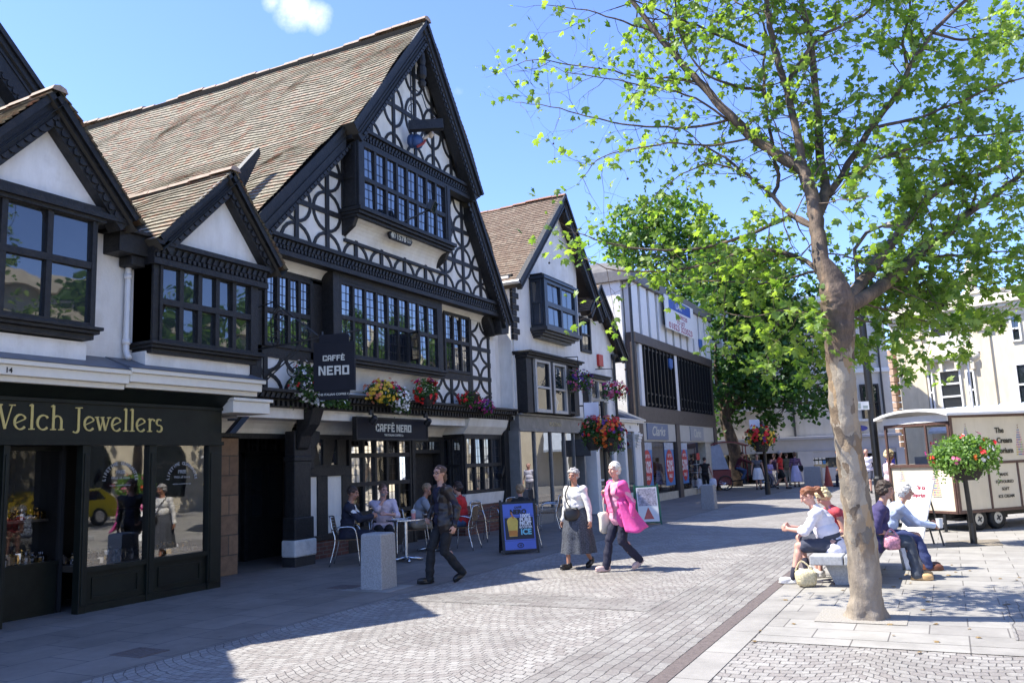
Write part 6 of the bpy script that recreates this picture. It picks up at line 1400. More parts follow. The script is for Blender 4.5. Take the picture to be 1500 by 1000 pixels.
def planting(name, label, c, r3, nleaf, flowers, cat='flowers', lsize=.055, fsize=.055, trail=0, pot=None, seed=0, group=None, gm=None, view=None):
    """a mound of leaves with blossoms sitting on its outside; flowers = [(colour, number, (direction bias))]"""
    r_ = random.Random(seed); c = V(c); t = thing(name, c, label, cat, group)
    l_ = MB()
    def pt(f0, f1, bias=None):
        while True:
            v = rv(r_)
            if bias is not None and v.dot(bias) < r_.uniform(-.2, .7): continue
            f = r_.uniform(f0, f1) * (1 + .16 * noise.noise(v * 2.2 + V((seed, 0, 0)))); return c + V((v.x * r3[0], v.y * r3[1], v.z * r3[2])) * f, v
    for i in range(nleaf):
        p, v = pt(.45, 1.02); d = (v * .7 + rv(r_)).normalized(); leaf(l_, p, d, (v + V((0, 0, .6)) + rv(r_) * .6).normalized(), lsize * r_.uniform(.6, 1.3), False)
    for i in range(trail):
        a = r_.uniform(0, 2 * PI); p = c + V((math.cos(a) * r3[0] * .9, math.sin(a) * r3[1] * .9, -r3[2] * .3)); ln = r_.uniform(.5, 1.3) * r3[2]
        for k in range(8):
            q_ = p + V((0, 0, -ln * k / 8)) + rv(r_) * .02; leaf(l_, q_, (rv(r_) + V((0, 0, -.8))).normalized(), rv(r_), lsize * .6, False)
    l_.build('foliage', gm or green_m, t, fixn=False)
    for col, n, bias in flowers:
        b_ = MB()
        # blossoms come in heads of a few
        for i in range(n):
            p, v = pt(.92, 1.12, V(bias).normalized() if bias else None)
            for j in range(r_.choice((2, 3, 4))): blossom(b_, p + rv(r_) * fsize * .7, (v + rv(r_) * .5).normalized(), fsize * r_.uniform(.8, 1.25), r_)
        b_.build(col + '_blossom', FC[col], t, fixn=False)
    if pot:
        m_ = MB(); m_.lathe([(pot[0] * .55, -pot[1]), (pot[0] * .8, -pot[1] * .6), (pot[0], -.02), (pot[0] * 1.04, 0), (pot[0] * .9, 0)], c + V((0, 0, pot[2] if len(pot) > 2 else 0)), 14); m_.build('pot', basket_m, t, smooth=False)
    return t
def wq(x, y, n): u, z = W.q(x, y, n); return V((n, u, z))
toc = V((.6, -.7, .2))
planting('flower_box', 'window box of yellow begonias with red flowers on the ledge above the cafe sign', wq(563, 575, -9.86) + V((0, 0, 0)), (.20, .55, .22), 900, [('yellow', 26, toc + V((0, -.3, -.4))), ('red', 12, (.3, .5, .6)), ('salmon', 12, (.3, -.6, .4)), ('magenta', 6, (0, .2, 1))], trail=4, seed=1, fsize=.075)
planting('flower_box', 'trailing white petunias spilling over the ledge between the yellow box and the red pot', wq(587, 585, -9.82), (.15, .28, .24), 420, [('white', 46, toc)], trail=14, seed=2, fsize=.06)
planting('flower_pot', 'round pot of bright red geraniums on the ledge right of the white petunias', wq(624, 573, -9.86), (.18, .38, .26), 800, [('red', 22, toc + V((0, .3, .2))), ('magenta', 3, (0, .6, .8))], seed=3, pot=(.2, .2, -.12), fsize=.075)
planting('flower_basket', 'tipped black basket of dark red and magenta petunias at the right end of the ledge', wq(690, 585, -9.88), (.18, .48, .16), 520, [('red', 16, (.3, -.6, .6)), ('magenta', 14, (.3, .5, -.2))], trail=8, seed=4, pot=(.22, .24, .12), fsize=.07)
planting('flower_basket', 'small spray of magenta and purple petunias hanging off the far right of the ledge', wq(714, 596, -9.86), (.12, .24, .17), 260, [('magenta', 16, toc), ('purple', 8, toc)], trail=8, seed=5, fsize=.06)
planting('flower_basket', 'white flowered basket half hidden behind the projecting cafe sign', wq(446, 560, -9.95), (.2, .26, .34), 620, [('white', 22, toc), ('red', 4, toc)], trail=10, seed=6)
planting('flower_basket', 'trailing white flowers at the ledge edge right below the projecting sign', wq(490, 590, -9.9), (.1, .55, .07), 200, [('white', 14, toc)], trail=4, seed=16)
planting('hanging_basket', 'hanging basket of purple and red petunias on the grey shop bay', wq(848, 558, -9.35), (.36, .46, .30), 800, [('purple', 24, toc), ('red', 12, (.2, .5, .7)), ('pink', 10, (.5, -.6, -.4))], 'hanging basket', trail=14, seed=7, group='hanging baskets on the white houses', fsize=.07)
planting('hanging_basket', 'hanging basket of pink geraniums on the downpipe of the white cottage', wq(899, 572, -9.4), (.40, .46, .30), 800, [('pink', 16, toc), ('red', 10, toc), ('magenta', 8, toc)], 'hanging basket', trail=26, seed=8, group='hanging baskets on the white houses', fsize=.085)
for p in (wq(848, 558, -9.35), wq(899, 572, -9.4)):
    m_ = MB(); m_.tube([V((-10, p.y, p.z + .75)), V((p.x, p.y, p.z + .72)), p + V((0, 0, .3))], .015, 6); o = m_.build('basket_bracket', black_metal, None); tag(o, 'thin iron bracket holding the %s flower basket' % ('purple' if p.y < 24 else 'pink'), 'bracket')

# lamp column with two big baskets and a banner, left of the women
def post_with_baskets(base, zt, label, r=.05):
    t = thing('flower_post', base, label, 'post'); m_ = MB(); b = V(base)
    m_.tube([b, b + V((0, 0, .5)), b + V((0, 0, .52)), b + V((0, 0, zt))], [r * 1.5, r * 1.5, r, r], 12); m_.build('column', black_metal, t); return t
bp1 = gnd(893, 781); t1 = post_with_baskets(bp1, 3.0, 'slim black post carrying the red and orange baskets behind the two women')
m_ = MB(); m_.tube([bp1 + V((-.55, -.2, 2.3)), bp1 + V((0, 0, 2.38)), bp1 + V((.5, .2, 2.3))], .02, 6); m_.tube([bp1 + V((0, 0, 2.92)), bp1 + V((-.5, -.2, 2.92))], .018, 6); m_.tube([bp1 + V((0, 0, 2.18)), bp1 + V((-.5, -.2, 2.18))], .018, 6); m_.build('bracket', black_metal, t1)
D1 = 20.4
Dp = (bp1 - EYE).dot(CF)
planting('flower_basket', 'left red geranium basket on the post behind the two women', dep(868, 632, Dp), (.26, .26, .30), 800, [('red', 20, V((.3, -.5, .5))), ('salmon', 6, toc), ('purple', 5, toc)], seed=9, pot=(.2, .3, -.12), trail=8, fsize=.085, lsize=.07)
planting('flower_basket', 'right orange and red geranium basket on the post behind the two women', dep(893, 632, Dp - .2), (.30, .30, .33), 950, [('orange', 22, V((-.2, -.8, -.1))), ('red', 20, V((.6, -.2, .6))), ('yellow', 3, V((0, -.6, -.6))), ('purple', 6, V((.7, -.4, -.5)))], seed=10, pot=(.22, .3, -.14), trail=14, fsize=.085, lsize=.07)
planting('flower_basket', 'small spill of purple flowers under the right basket of the post', dep(905, 650, Dp - .1), (.16, .16, .16), 260, [('purple', 12, toc), ('white', 2, toc)], seed=11, trail=16, fsize=.06)
def banner(c, w, h, label, base_post):
    t = thing('banner', c, label, 'banner'); c = V(c); u = dR
    fr = Fr(c, u, V((u.y, -u.x, 0))); m_ = MB(); vs = []
    for i in range(9):
        for j in range(7): s, r_ = i / 8, j / 6; vs.append(fr.P(-w / 2 + w * s, -h / 2 + h * r_, .02 * math.sin(s * 5 + r_ * 3)))
    m_.add(vs, [(i * 7 + j, (i + 1) * 7 + j, (i + 1) * 7 + j + 1, i * 7 + j + 1) for i in range(8) for j in range(6)]); m_.build('cloth', M('banner_cloth', (.62, .64, .72), .7, .05), t, smooth=True)
    m_ = MB(); 
    for k in range(9):
        a = PI * k / 8; m_.poly(fr, [(math.cos(a) * w * .12, -h * .1 + math.sin(a) * w * .12), (math.cos(a - .12) * w * .36, -h * .1 + math.sin(a - .12) * w * .36), (math.cos(a + .12) * w * .36, -h * .1 + math.sin(a + .12) * w * .36)], .03, .036)
    m_.build('motif', FC['magenta'], t); return t
banner(dep(867, 614, Dp + .1), .34, .78, 'pale banner with a magenta fan motif on the post behind the two women', bp1)
m_ = MB(); c0 = dep(868, 690, Dp + .7); c0.z = 0
bp2 = gnd(1125, 724); Dq = (bp2 - EYE).dot(CF); t2 = post_with_baskets(bp2, 3.0, 'slim dark post with red and yellow baskets in front of the far market stalls', .07)
planting('flower_basket', 'round basket of red and yellow flowers on the far post by the market stalls', dep(1114, 640, Dq), (.55, .55, .38), 900, [('yellow', 18, V((0, -.8, -.1))), ('red', 26, V((0, -.3, .3))), ('purple', 4, toc)], seed=12, pot=(.4, .5, -.1), trail=12, fsize=.14, lsize=.12)
banner(dep(1106, 632, Dq + .3), .42, 1.0, 'pale banner with a magenta fan motif on the far post by the market stalls', bp2)
# the flower ball on a post by the ice cream trailer
bp3 = gnd(1427, 797); Dr_ = (bp3 - EYE).dot(CF); t3 = thing('flower_post', bp3, 'black post holding up the big flower ball beside the ice cream trailer', 'post')
m_ = MB(); topp = dep(1412, 690, Dr_); m_.tube([bp3, bp3 + V((0, 0, .35)), bp3 + V((0, 0, .36)), topp], [.055, .055, .042, .038], 12); m_.build('column', black_metal, t3)
planting('flower_ball', 'big leafy flower ball with few red and pink blooms beside the ice cream trailer', dep(1413, 667, Dr_), (.52, .52, .34), 3000, [('red', 5, V((-.3, -.5, .8))), ('red', 3, V((.5, -.4, .8))), ('magenta', 2, V((-.3, -.9, .3))), ('orange', 2, V((-.7, -.6, -.1))), ('white', 4, toc), ('pink', 2, toc)], seed=13, trail=36, fsize=.065, lsize=.06, gm=bright_g, pot=(.3, .3, -.1))
dv = M('dug_soil', (.20, .17, .13), .95, .4, 30, .6, 60)
m_ = MB(); m_.add([gnd(1385, 792, .018), gnd(1385, 800, .018), gnd(1470, 798, .018), gnd(1462, 789, .018)], [(0, 1, 2, 3)]); structure(m_.build('soil_patch', dv, None))

# ---------------------------------------------------------------- street furniture
def bollard(base, s, h, label):
    b = V(base); m_ = MB(); a = s / 2; t_ = a * .93; c = .02
    ringz = [(a, 0), (a * .99, .02), (t_, h - c), (t_ - c, h)]
    vs = []
    for r_, z in ringz:
        for x, y in ((-1, -1), (1, -1), (1, 1), (-1, 1)): vs.append((b.x + x * r_, b.y + y * r_, b.z + z))
    fs = [(i * 4 + j, i * 4 + (j + 1) % 4, (i + 1) * 4 + (j + 1) % 4, (i + 1) * 4 + j) for i in range(3) for j in range(4)] + [(0, 3, 2, 1), (12, 13, 14, 15)]
    m_.add(vs, fs); o = m_.build('bollard', granite, None, bevel=.012); return tag(o, label, 'bollard', 'square granite bollards')
bollard((-7.25, 9.74, .004), .37, .76, 'square granite bollard standing in front of the cafe table')
bollard(gnd(1038, 746) + V((0, .15, 0)), .42, .77, 'square granite bollard in front of the woman with shopping bags')
bollard(gnd(1193, 712), .8, .95, 'stout pale granite bollard at the far shopfront left of the tree trunk')
m_ = MB(); m_.box(-7.65, -6.85, 9.4, 10.1, .0065, .0105); structure(m_.build('footing_slab', m_pale, None))
for k, (x0, y0, x1, y1) in enumerate(((160, 960, 218, 950), (478, 862, 520, 856))):
    a, b = gnd(x0, y0), gnd(x1, y1); m_ = MB(); m_.box(a.x, a.x + .42, a.y, a.y + .34, .003, .0125)
    for i in range(6): m_.box(a.x + .03 + i * .065, a.x + .06 + i * .065, a.y + .03, a.y + .31, .0125, .0145)
    o = m_.build('drain_cover', m_drain, None); tag(o, ['rusty iron drain cover in the pavement at the lower left', 'dark drain cover in the pavement before the padstone'][k], 'drain cover')
# stone bench, slabs in two rows on inset blocks
bench_m = M('bench_granite', (.34, .34, .34), .6, .25, 45, .15, 160, stain=(.27, .27, .26))
bl, br_ = gnd(1186, 828, .27), gnd(1283, 828, .27); BY0 = (bl.y + br_.y) / 2 - .03; BX0, BX1 = bl.x, br_.x; BXm = (BX0 + BX1) / 2 + .02
BN = thing('stone_bench', (BXm, BY0 + 1, 0), 'long grey granite slab bench beside the plane tree', 'bench')
for a, b in ((BX0, BXm - .006), (BXm + .006, BX1)):
    for y0, y1 in ((BY0, BY0 + 1.19), (BY0 + 1.2, BY0 + 2.4)):
        m_ = MB(); m_.box(a, b, y0, y1, .27, .385); m_.build('seat', bench_m, BN, bevel=.014)
for y in (BY0 + .25, BY0 + 1.75):
    m_ = MB(); m_.hexa([(BX0 + .24, y, .01), (BX1 - .24, y, .01), (BX1 - .24, y + .4, .01), (BX0 + .24, y + .4, .01), (BX0 + .14, y - .05, .27), (BX1 - .14, y - .05, .27), (BX1 - .14, y + .45, .27), (BX0 + .14, y + .45, .27)]); m_.build('leg', bench_m, BN, bevel=.01)
# cafe chairs and tables
wick = M('brown_wicker', (.17, .10, .05), .6, .3, 40)
def chair_proto(label):
    t = thing('cafe_chair', (0, 0, 0), label, 'chair', 'aluminium cafe chairs'); r = .0125
    for s in (-1, 1):
        m_ = MB(); m_.tube(smooth_path([V((s * .25, .25, 0)), V((s * .25, .21, .42)), V((s * .26, .17, .62)), V((s * .26, .08, .67)), V((s * .26, -.12, .66)), V((s * .22, -.24, .62))], 4), r, 8); m_.build('leg', steel, t, smooth=True)
        m_ = MB(); m_.tube(smooth_path([V((s * .25, -.28, 0)), V((s * .22, -.18, .42)), V((s * .20, -.235, .66)), V((s * .18, -.265, .84))], 4), r, 8); m_.build('leg', steel, t, smooth=True)
    m_ = MB(); m_.tube([V((.18, -.265, .84)), V((.10, -.30, .855)), V((-.10, -.30, .855)), V((-.18, -.265, .84))], r, 8); m_.tube([V((.24, .2, .43)), V((-.24, .2, .43))], r * .9, 8); m_.tube([V((.22, -.18, .43)), V((-.22, -.18, .43))], r * .9, 8); m_.build('frame', steel, t, smooth=True)
    m_ = MB()
    for i in range(9): y = -.19 + i * .048; m_.box(-.235, .235, y, y + .04, .435, .450)
    m_.build('seat', wick, t)
    m_ = MB()
    for i in range(5):
        z = .56 + i * .055; vs = []
        for k in range(7): x = -.18 + .06 * k; y = -.215 - (z - .5) * .14 - .035 * (1 - (x / .18) ** 2); vs += [(x, y, z), (x, y, z + .045), (x, y - .012, z + .045), (x, y - .012, z)]
        m_.add(vs, [(k * 4 + j, (k + 1) * 4 + j, (k + 1) * 4 + (j + 1) % 4, k * 4 + (j + 1) % 4) for k in range(6) for j in range(4)])
    m_.build('backrest', wick, t); return t
chair0 = None
def chair(p, ang, label):
    """a chair at p, its sitter facing the direction ang (degrees from +X)"""
    global chair0
    if chair0 is None: chair0 = t = chair_proto(label)
    else: t = copy_tree(chair0); t['label'] = label
    t.location = (p[0], p[1], .006); t.rotation_euler = (0, 0, rad(ang - 90)); return t
def table(p, label):
    t = thing('cafe_table', (p[0], p[1], .006), label, 'table', 'round aluminium cafe tables'); c = V((p[0], p[1], .006))
    m_ = MB(); m_.lathe([(.10, .715), (.345, .715), (.35, .722), (.35, .738), (.345, .742), (.0, .742)], c, 36); m_.build('tabletop', steel, t)
    m_ = MB(); m_.lathe([(.035, .06), (.035, .7), (.09, .715)], c, 14)
    m_.build('column', steel, t, smooth=False); m_ = MB()
    for k in range(4): a = PI / 4 + k * PI / 2; d = V((math.cos(a), math.sin(a), 0)); m_.tube([c + V((0, 0, .07)), c + d * .18 + V((0, 0, .045)), c + d * .30 + V((0, 0, .02))], [.035, .03, .025], 8)
    m_.build('foot', steel, t, smooth=True); return t
TB = (-8.78, 12.62); TB2 = (-9.35, 14.35)
table(TB, 'round aluminium cafe table with the pink drink behind the granite bollard'); table(TB2, 'round aluminium cafe table behind the walking man in the leather jacket')
# A-boards
def a_board(base, ang, w, h, label, frame_m, back_m, art):
    b = V((base[0], base[1], .006)); a = rad(ang); n = V((math.cos(a), math.sin(a), 0)); u = V((-n.y, n.x, 0)); t = thing('a_board', b, label, 'a-board')
    for s, nm in ((1, 'front_panel'), (-1, 'back_panel')):
        tilt = V((0, 0, 1)) * math.cos(.22) - n * s * math.sin(.22); c = b + n * s * .22 * h
        m_ = MB(); nn = u.cross(tilt) * 1; nn = nn if nn.dot(n * s) > 0 else -nn
        mid = c + tilt * (h / 2); m_.obox(mid, u * (w / 2 - .03), tilt * (h / 2 - .05), nn * .008); m_.build(nm, back_m, t)
        for q_ in (-1, 1): m_ = MB(); m_.obox(mid + u * q_ * (w / 2 - .015), u * .018, tilt * (h / 2), nn * .014); m_.build('leg', frame_m, t)
        m_ = MB()
        for q_ in (-1, 1): m_.obox(mid + tilt * q_ * (h / 2 - .06), u * (w / 2 - .034), tilt * .02, nn * .013)
        m_.build('rail', frame_m, t)
        if s == 1: uu = tilt.cross(nn); uu = uu if uu.dot(u) > 0 else -uu; rt = u if u.cross(tilt).dot(nn) > 0 else -u; art(t, mid + nn * .010, rt, tilt, nn, w, h)
    return t
blue_b = M('poster_periwinkle', (.10, .16, .52), .35, .06); night = M('poster_black', (.02, .02, .03), .35)
def art1(t, c, r, u, n, w, h):
    fr_ = lambda x0, x1, z0, z1, d, mt, nm: MB().obox(c + r * (x0 + x1) / 2 + u * (z0 + z1) / 2 + n * d, r * (x1 - x0) / 2, u * (z1 - z0) / 2, n * .001).build(nm, mt, t)
    W_, H_ = w / 2 - .05, h / 2 - .07
    fr_(-W_, W_, H_ - .24 * h, H_, .0, blue_b, 'poster_heading'); fr_(-W_, W_, -H_, -H_ + .17 * h, .0, blue_b, 'poster_foot')
    fr_(-W_, W_, -H_ + .175 * h, H_ - .245 * h, .001, blue_b, 'poster_border'); fr_(-W_ + .02, W_ - .02, -H_ + .195 * h, H_ - .265 * h, .003, night, 'poster_picture')
    texts('lettering', [('CAFF\u00c8', .05, c + r * 0 + u * (H_ - .095 * h) + n * .002, .003), ('NERO', .115, c + u * (H_ - .20 * h) + n * .002, .008)], r, u, night, t, .001)
    texts('offer_lettering', [('100%', .092, c + r * W_ * .42 + u * (.16 * h) + n * .005, .005), ('PURE', .092, c + r * W_ * .42 + u * (.085 * h) + n * .005, .005), ('FRUIT', .085, c + r * W_ * .42 + u * (.018 * h) + n * .005, .005), ('BOOSTER', .055, c + r * W_ * .42 + u * (-.035 * h) + n * .005, .002)], r, u, wht_p, t, .001)
    texts('ice_lettering', [('ICE', .14, c + r * W_ * .42 + u * (-.15 * h) + n * .005, .006)], r, u, M('ice_blue', (.20, .55, .65), .5), t, .001)
    m_ = MB(); cc = c - r * W_ * .42 - u * .02 + n * .005; pr = [(-.075, -.16), (.075, -.16), (.105, .12), (.08, .17), (.03, .2), (-.03, .2), (-.08, .17), (-.105, .12)]
    m_.add([cc + r * x + u * z for x, z in pr], [tuple(range(8))]); m_.build('cup_picture', M('drink_yellow', (.70, .48, .08), .4), t, fixn=False)
    m_ = MB(); m_.obox(cc + u * .23 + n * .001, r * .012 + u * .004, u * .06 - r * .02, n * .001); m_.obox(cc - u * .1 + n * .001, r * .08, u * .05, n * .001); m_.build('straw_picture', M('drink_orange', (.6, .22, .03), .4), t)
    m_ = MB(); cf = c - u * (H_ - .085 * h) + n * .003; m_.tube([cf + r * math.cos(a) * .055 + u * math.sin(a) * .04 for a in [i * PI / 8 for i in range(17)]], .008, 5); texts('foot_emblem', [('N', .055, cf - u * .02, .003)], r, u, night, t, .001); m_.build('emblem_ring', night, t)
def art2(t, c, r, u, n, w, h):
    W_, H_ = w / 2 - .05, h / 2 - .07
    MB().obox(c + n * .002, r * W_, u * H_, n * .001).build('poster', wht_p, t)
    m_ = MB(); MB().obox(c + u * H_ * .42 + n * .005, r * W_ * .9, u * H_ * .5, n * .001).build('picture', M('collage', (.35, .32, .38), .5, .7, 22), t)
    cc = c - u * H_ * .52 + n * .005; m_.add([cc - r * .13 - u * .14, cc + r * .13 - u * .14, cc + u * .16], [(0, 1, 2)]); m_.build('red_triangle', M('soft_red', (.55, .12, .09), .5), t, fixn=False)
a_board((-7.28, 14.12), -52, .68, 1.0, 'black A-board with blue cafe poster of an iced yellow drink', black_metal, night, art1)
a_board((-6.9, 20.55), -60, .62, 1.02, 'green framed A-board with a white poster and red triangle beside the pink coated woman', M('dark_green', (.01, .09, .05), .4), M('dark_green_board', (.012, .05, .03), .5), art2)
# things on the table
cup = thing('plastic_cup', (TB[0] + .18, TB[1] + .05, .75), 'clear plastic cup of pink drink with a straw on the cafe table', 'cup')
c = V((TB[0] + .16, TB[1] + .02, .748)); m_ = MB(); m_.lathe([(.034, 0), (.042, .10), (.0, .10)], c, 12); m_.build('drink', M('pink_drink', (.55, .22, .22), .3), cup)
m_ = MB(); m_.lathe([(.0425, .10), (.047, .14), (.045, .145), (.02, .17), (.02, .10)], c, 12); m_.tube([c + V((0, 0, .13)), c + V((.01, .02, .25))], .005, 5); m_.build('lid', M('clear_plastic', (.5, .5, .5), .2), cup)
m_ = MB(); m_.box(TB[0] - .2, TB[0] + .04, TB[1] - .15, TB[1] + .02, .749, .757); m_.box(TB[0] - .2, TB[0] - .08, TB[1] - .14, TB[1] + .02, .757, .762); o = m_.build('newspaper', wht_p, None); tag(o, 'folded white newspaper lying on the cafe table', 'newspaper')
# tall lamp column beyond the bench, its sign plate, the globe lamp further off
lb = gnd(1294, 768); Dl = (lb - EYE).dot(CF); lt = thing('lamp_column', lb, 'tall dark lamp column rising behind the bench right of the plane tree', 'lamp post')
m_ = MB(); tp_ = dep(1268, 545, Dl); up = (tp_ - lb); m_.tube([lb, lb + V((0, 0, 1.0)), lb + V((0, 0, 1.05)), V((lb.x, lb.y, 4.3)), V((lb.x, lb.y, 5.6))], [.11, .11, .085, .08, .06], 14); m_.build('column', black_metal, lt, smooth=False)
m_ = MB(); m_.tube([V((lb.x, lb.y, 5.6)), V((lb.x, lb.y, 6.2)), V((lb.x + .3, lb.y - .2, 6.5)), V((lb.x + .7, lb.y - .45, 6.55))], [.05, .045, .04, .03], 8); m_.lathe([(.05, .08), (.16, .05), (.2, -.02), (.0, -.04)], (lb.x + .85, lb.y - .55, 6.5), 12); m_.build('lamp_head', black_metal, lt)
sgn = thing('direction_plate', dep(1262, 594, Dl), 'small white street information plate fixed to the tall lamp column', 'sign')
m_ = MB(); c = dep(1262, 594, Dl); f_ = Fr(c, dR, V((dR.y, -dR.x, 0))); m_.fb(f_, -.16, .16, -.09, .09, -.01, .01); m_.build('plate', white_pt, sgn); m_ = MB(); m_.fb(f_, -.12, -.02, -.06, .06, .011, .014); m_.fb(f_, .03, .13, -.06, .0, .011, .014); m_.build('pictogram', M('sign_grey_green', (.35, .40, .36), .5), sgn); m_ = MB(); m_.fb(f_, .16, .30, -.07, -.05, -.01, .01); m_.fb(f_, .16, .30, .05, .07, -.01, .01); m_.build('clamp', black_metal, sgn)
gb = dep(1437, 690, 42); gb.z = 0; gl = thing('globe_lamp', gb, 'slim lamp post with a cluster of round cream globes before the cream building', 'lamp post')
zt_ = dep(1437, 527, 42).z; m_ = MB(); m_.tube([gb, gb + V((0, 0, zt_))], [.08, .05], 8)
for dx in (-.75, -.25, .35): m_.tube([gb + V((0, 0, zt_ - .05)), gb + dR * dx + V((0, 0, zt_ + .05))], .03, 6)
m_.build('column', white_pt, gl)
m_ = MB()
for dx, dz in ((-.75, .28), (-.2, .45), (.4, .28)): m_.ell(gb + dR * dx + V((0, 0, zt_ + dz)), .27)
m_.build('globe', M('opal_globe', (.70, .64, .50), .3), gl, smooth=True)
# cone, leaning boards of the stalls
cn = gnd(1214, 712); m_ = MB(); m_.lathe([(.28, 0), (.28, .05), (.2, .06), (.05, .95), (.0, .96)], cn, 12); o = m_.build('traffic_cone', M('cone_red', (.35, .05, .03), .5), None); tag(o, 'tall dull red cone at the far shopfront left of the plane tree', 'cone')
sb = thing('price_board', gnd(1362, 802), 'white leaning price board of the ice cream trailer behind the bench', 'board')
q0, q1, q2, q3 = dep(1330, 800, 15.2), dep(1366, 803, 14.7), dep(1334, 722, 15.6), dep(1310, 722, 15.9)
bb0 = gnd(1322, 799); bb1 = gnd(1354, 805); uu = (bb1 - bb0).normalized(); nn = V((uu.y, -uu.x, 0)); tl = (V((0, 0, 1)) * .93 - nn * .3 - uu * .0).normalized(); fx = uu.cross(tl)
m_ = MB(); cc = bb0 + uu * .24 + tl * .58 - nn * .0; m_.obox(cc, uu * .36, tl * .55, fx * .012); m_.build('panel', white_pt, sb, bevel=.004)
texts('heading', [('The Ice', .10, cc + tl * .40 + fx * .014 * (1 if fx.dot(nn) > 0 else -1), .004), ('Emporium', .10, cc + tl * .27 + fx * .014 * (1 if fx.dot(nn) > 0 else -1), .004)], uu, tl, M('maroon', (.25, .02, .05), .5), sb, .001)
texts('price', [('1.50', .07, cc + tl * .02 + uu * .1 + fx * .014 * (1 if fx.dot(nn) > 0 else -1), .002), ('1.80', .07, cc - tl * .12 + uu * .12 + fx * .014 * (1 if fx.dot(nn) > 0 else -1), .002)], uu, tl, iron_g, sb, .001) if False else None
m_ = MB(); m_.tube([cc + uu * .1 + tl * .5, cc + uu * .1 + tl * .5 - nn * .2 - V((0, 0, 1.02))], .015, 6); m_.tube([cc - uu * .2 + tl * .5, cc - uu * .2 + tl * .5 - nn * .2 - V((0, 0, 1.02))], .015, 6); m_.build('prop', iron_g, sb)

# ---------------------------------------------------------------- ice cream trailer
cr_ = (gnd(1405, 752, .36)); sdv = V((math.sin(rad(42)), math.cos(rad(42)), 0)); edv = V((-sdv.y, sdv.x, 0))
IC = thing('ice_cream_trailer', cr_ + sdv * 1.6 + V((0, 0, -.36)), 'cream ice cream trailer with brown trim and serving windows on small twin wheels', 'trailer')
SF = Fr((cr_.x, cr_.y, 0), sdv, V((sdv.y, -sdv.x, 0))); EF = Fr((cr_.x, cr_.y, 0) , -edv, -sdv)   # side and end frames; EF u runs towards the corner
LEN, WID, ZB, ZT = 3.4, 1.62, .36, 2.24
creamp = M('cream_trailer_paint', (.72, .64, .49), .35, .05, 2, streak=.1); brownp = M('brown_trim', (.10, .055, .045), .45, .3, 20)
m_ = MB(); m_.fb(SF, .0, LEN, ZB, ZT, -WID, -.001) if False else None
m_ = MB(); m_.fb(SF, .02, LEN, ZB + .02, ZT, -.05, 0); m_.fb(SF, .02, LEN, ZB + .02, 1.3, -WID, -WID + .05); m_.fb(SF, .02, LEN, 2.06, ZT, -WID, -WID + .05); m_.fb(SF, LEN - .05, LEN, ZB, ZT, -WID + .05, -.05); m_.fb(SF, .02, .05, ZB + .02, 1.25, -WID + .05, -.05); m_.fb(SF, .05, LEN - .05, ZB, ZB + .05, -WID + .05, -.05); m_.fb(SF, .02, .06, 2.12, ZT, -WID + .05, -.05); m_.build('body', creamp, IC, bevel=.006)
m_ = MB(); t_ = .022
for u0, u1, z0, z1 in ((0, LEN, ZB - .01, ZB + .05), (0, LEN, ZT - .06, ZT), (0, LEN, 1.26, 1.31), (0, .07, ZB + .05, ZT - .06), (2.05, 2.1, ZB + .05, ZT - .06), (.86, .90, ZB + .05, 1.26), (1.66, 1.70, ZB + .05, 1.26), (2.60, 2.64, ZB + .05, 1.26)): m_.fb(SF, u0, u1, z0, z1, -.01, t_)
for u0, u1, z0, z1 in ((-WID, 0, ZB - .01, ZB + .04), (-WID, 0, 1.24, 1.30), (-WID, 0, 2.06, 2.12), (-WID, -WID + .05, ZB, 2.12), (-.05, -.0, ZB, 2.12), (-1.12, -1.08, 1.3, 2.06), (-.58, -.54, 1.3, 2.06)): m_.fb(EF, u0, u1, z0, z1, -.015, .02)
m_.build('trim', brownp, IC, bevel=.004)
for a, b in ((-WID + .05, -1.12), (-1.08, -.58), (-.54, -.05)): pane(IC, EF, a, b, 1.3, 2.06, .0, glass_clear, 'serving_window')
pane(IC, SF, .07, .30, 1.31, 1.9, .004, glass_clear, 'side_window') if False else None
m_ = MB(); vs = []
for i in range(9):
    s = i / 8; n = -WID - .12 + (WID + .24) * s; z = 2.24 + .13 * math.sin(PI * s) ** .7
    vs += [SF.P(-.16, z - .02, n), SF.P(LEN + .05, z, n), SF.P(LEN + .05, z + .05, n), SF.P(-.16, z + .03, n)]
m_.add(vs, [(i * 4 + j, (i + 1) * 4 + j, (i + 1) * 4 + (j + 1) % 4, i * 4 + (j + 1) % 4) for i in range(8) for j in range(4)] + [(0, 1, 2, 3), (32, 33, 34, 35)]); m_.fb(EF, -WID, 0, 2.12, 2.26, -.1, .03); m_.build('roof', M('white_roof', (.74, .73, .72), .4, .05), IC)
m_ = MB(); m_.fb(SF, .06, LEN - .06, 1.2, 1.24, -WID + .06, -.9); m_.fb(SF, .5, .9, 1.24, 1.7, -.6, -.3); m_.fb(SF, .3, .5, 1.24, 1.45, -1.2, -.8); m_.build('counter', M('steel_counter', (.35, .36, .38), .4), IC)
tyre = M('tyre_rubber', (.02, .02, .02), .7, .2, 20); hubm = M('hub_cream', (.62, .58, .48), .4, .05)
WR = .215
wheel_pts = [.55, 1.05]
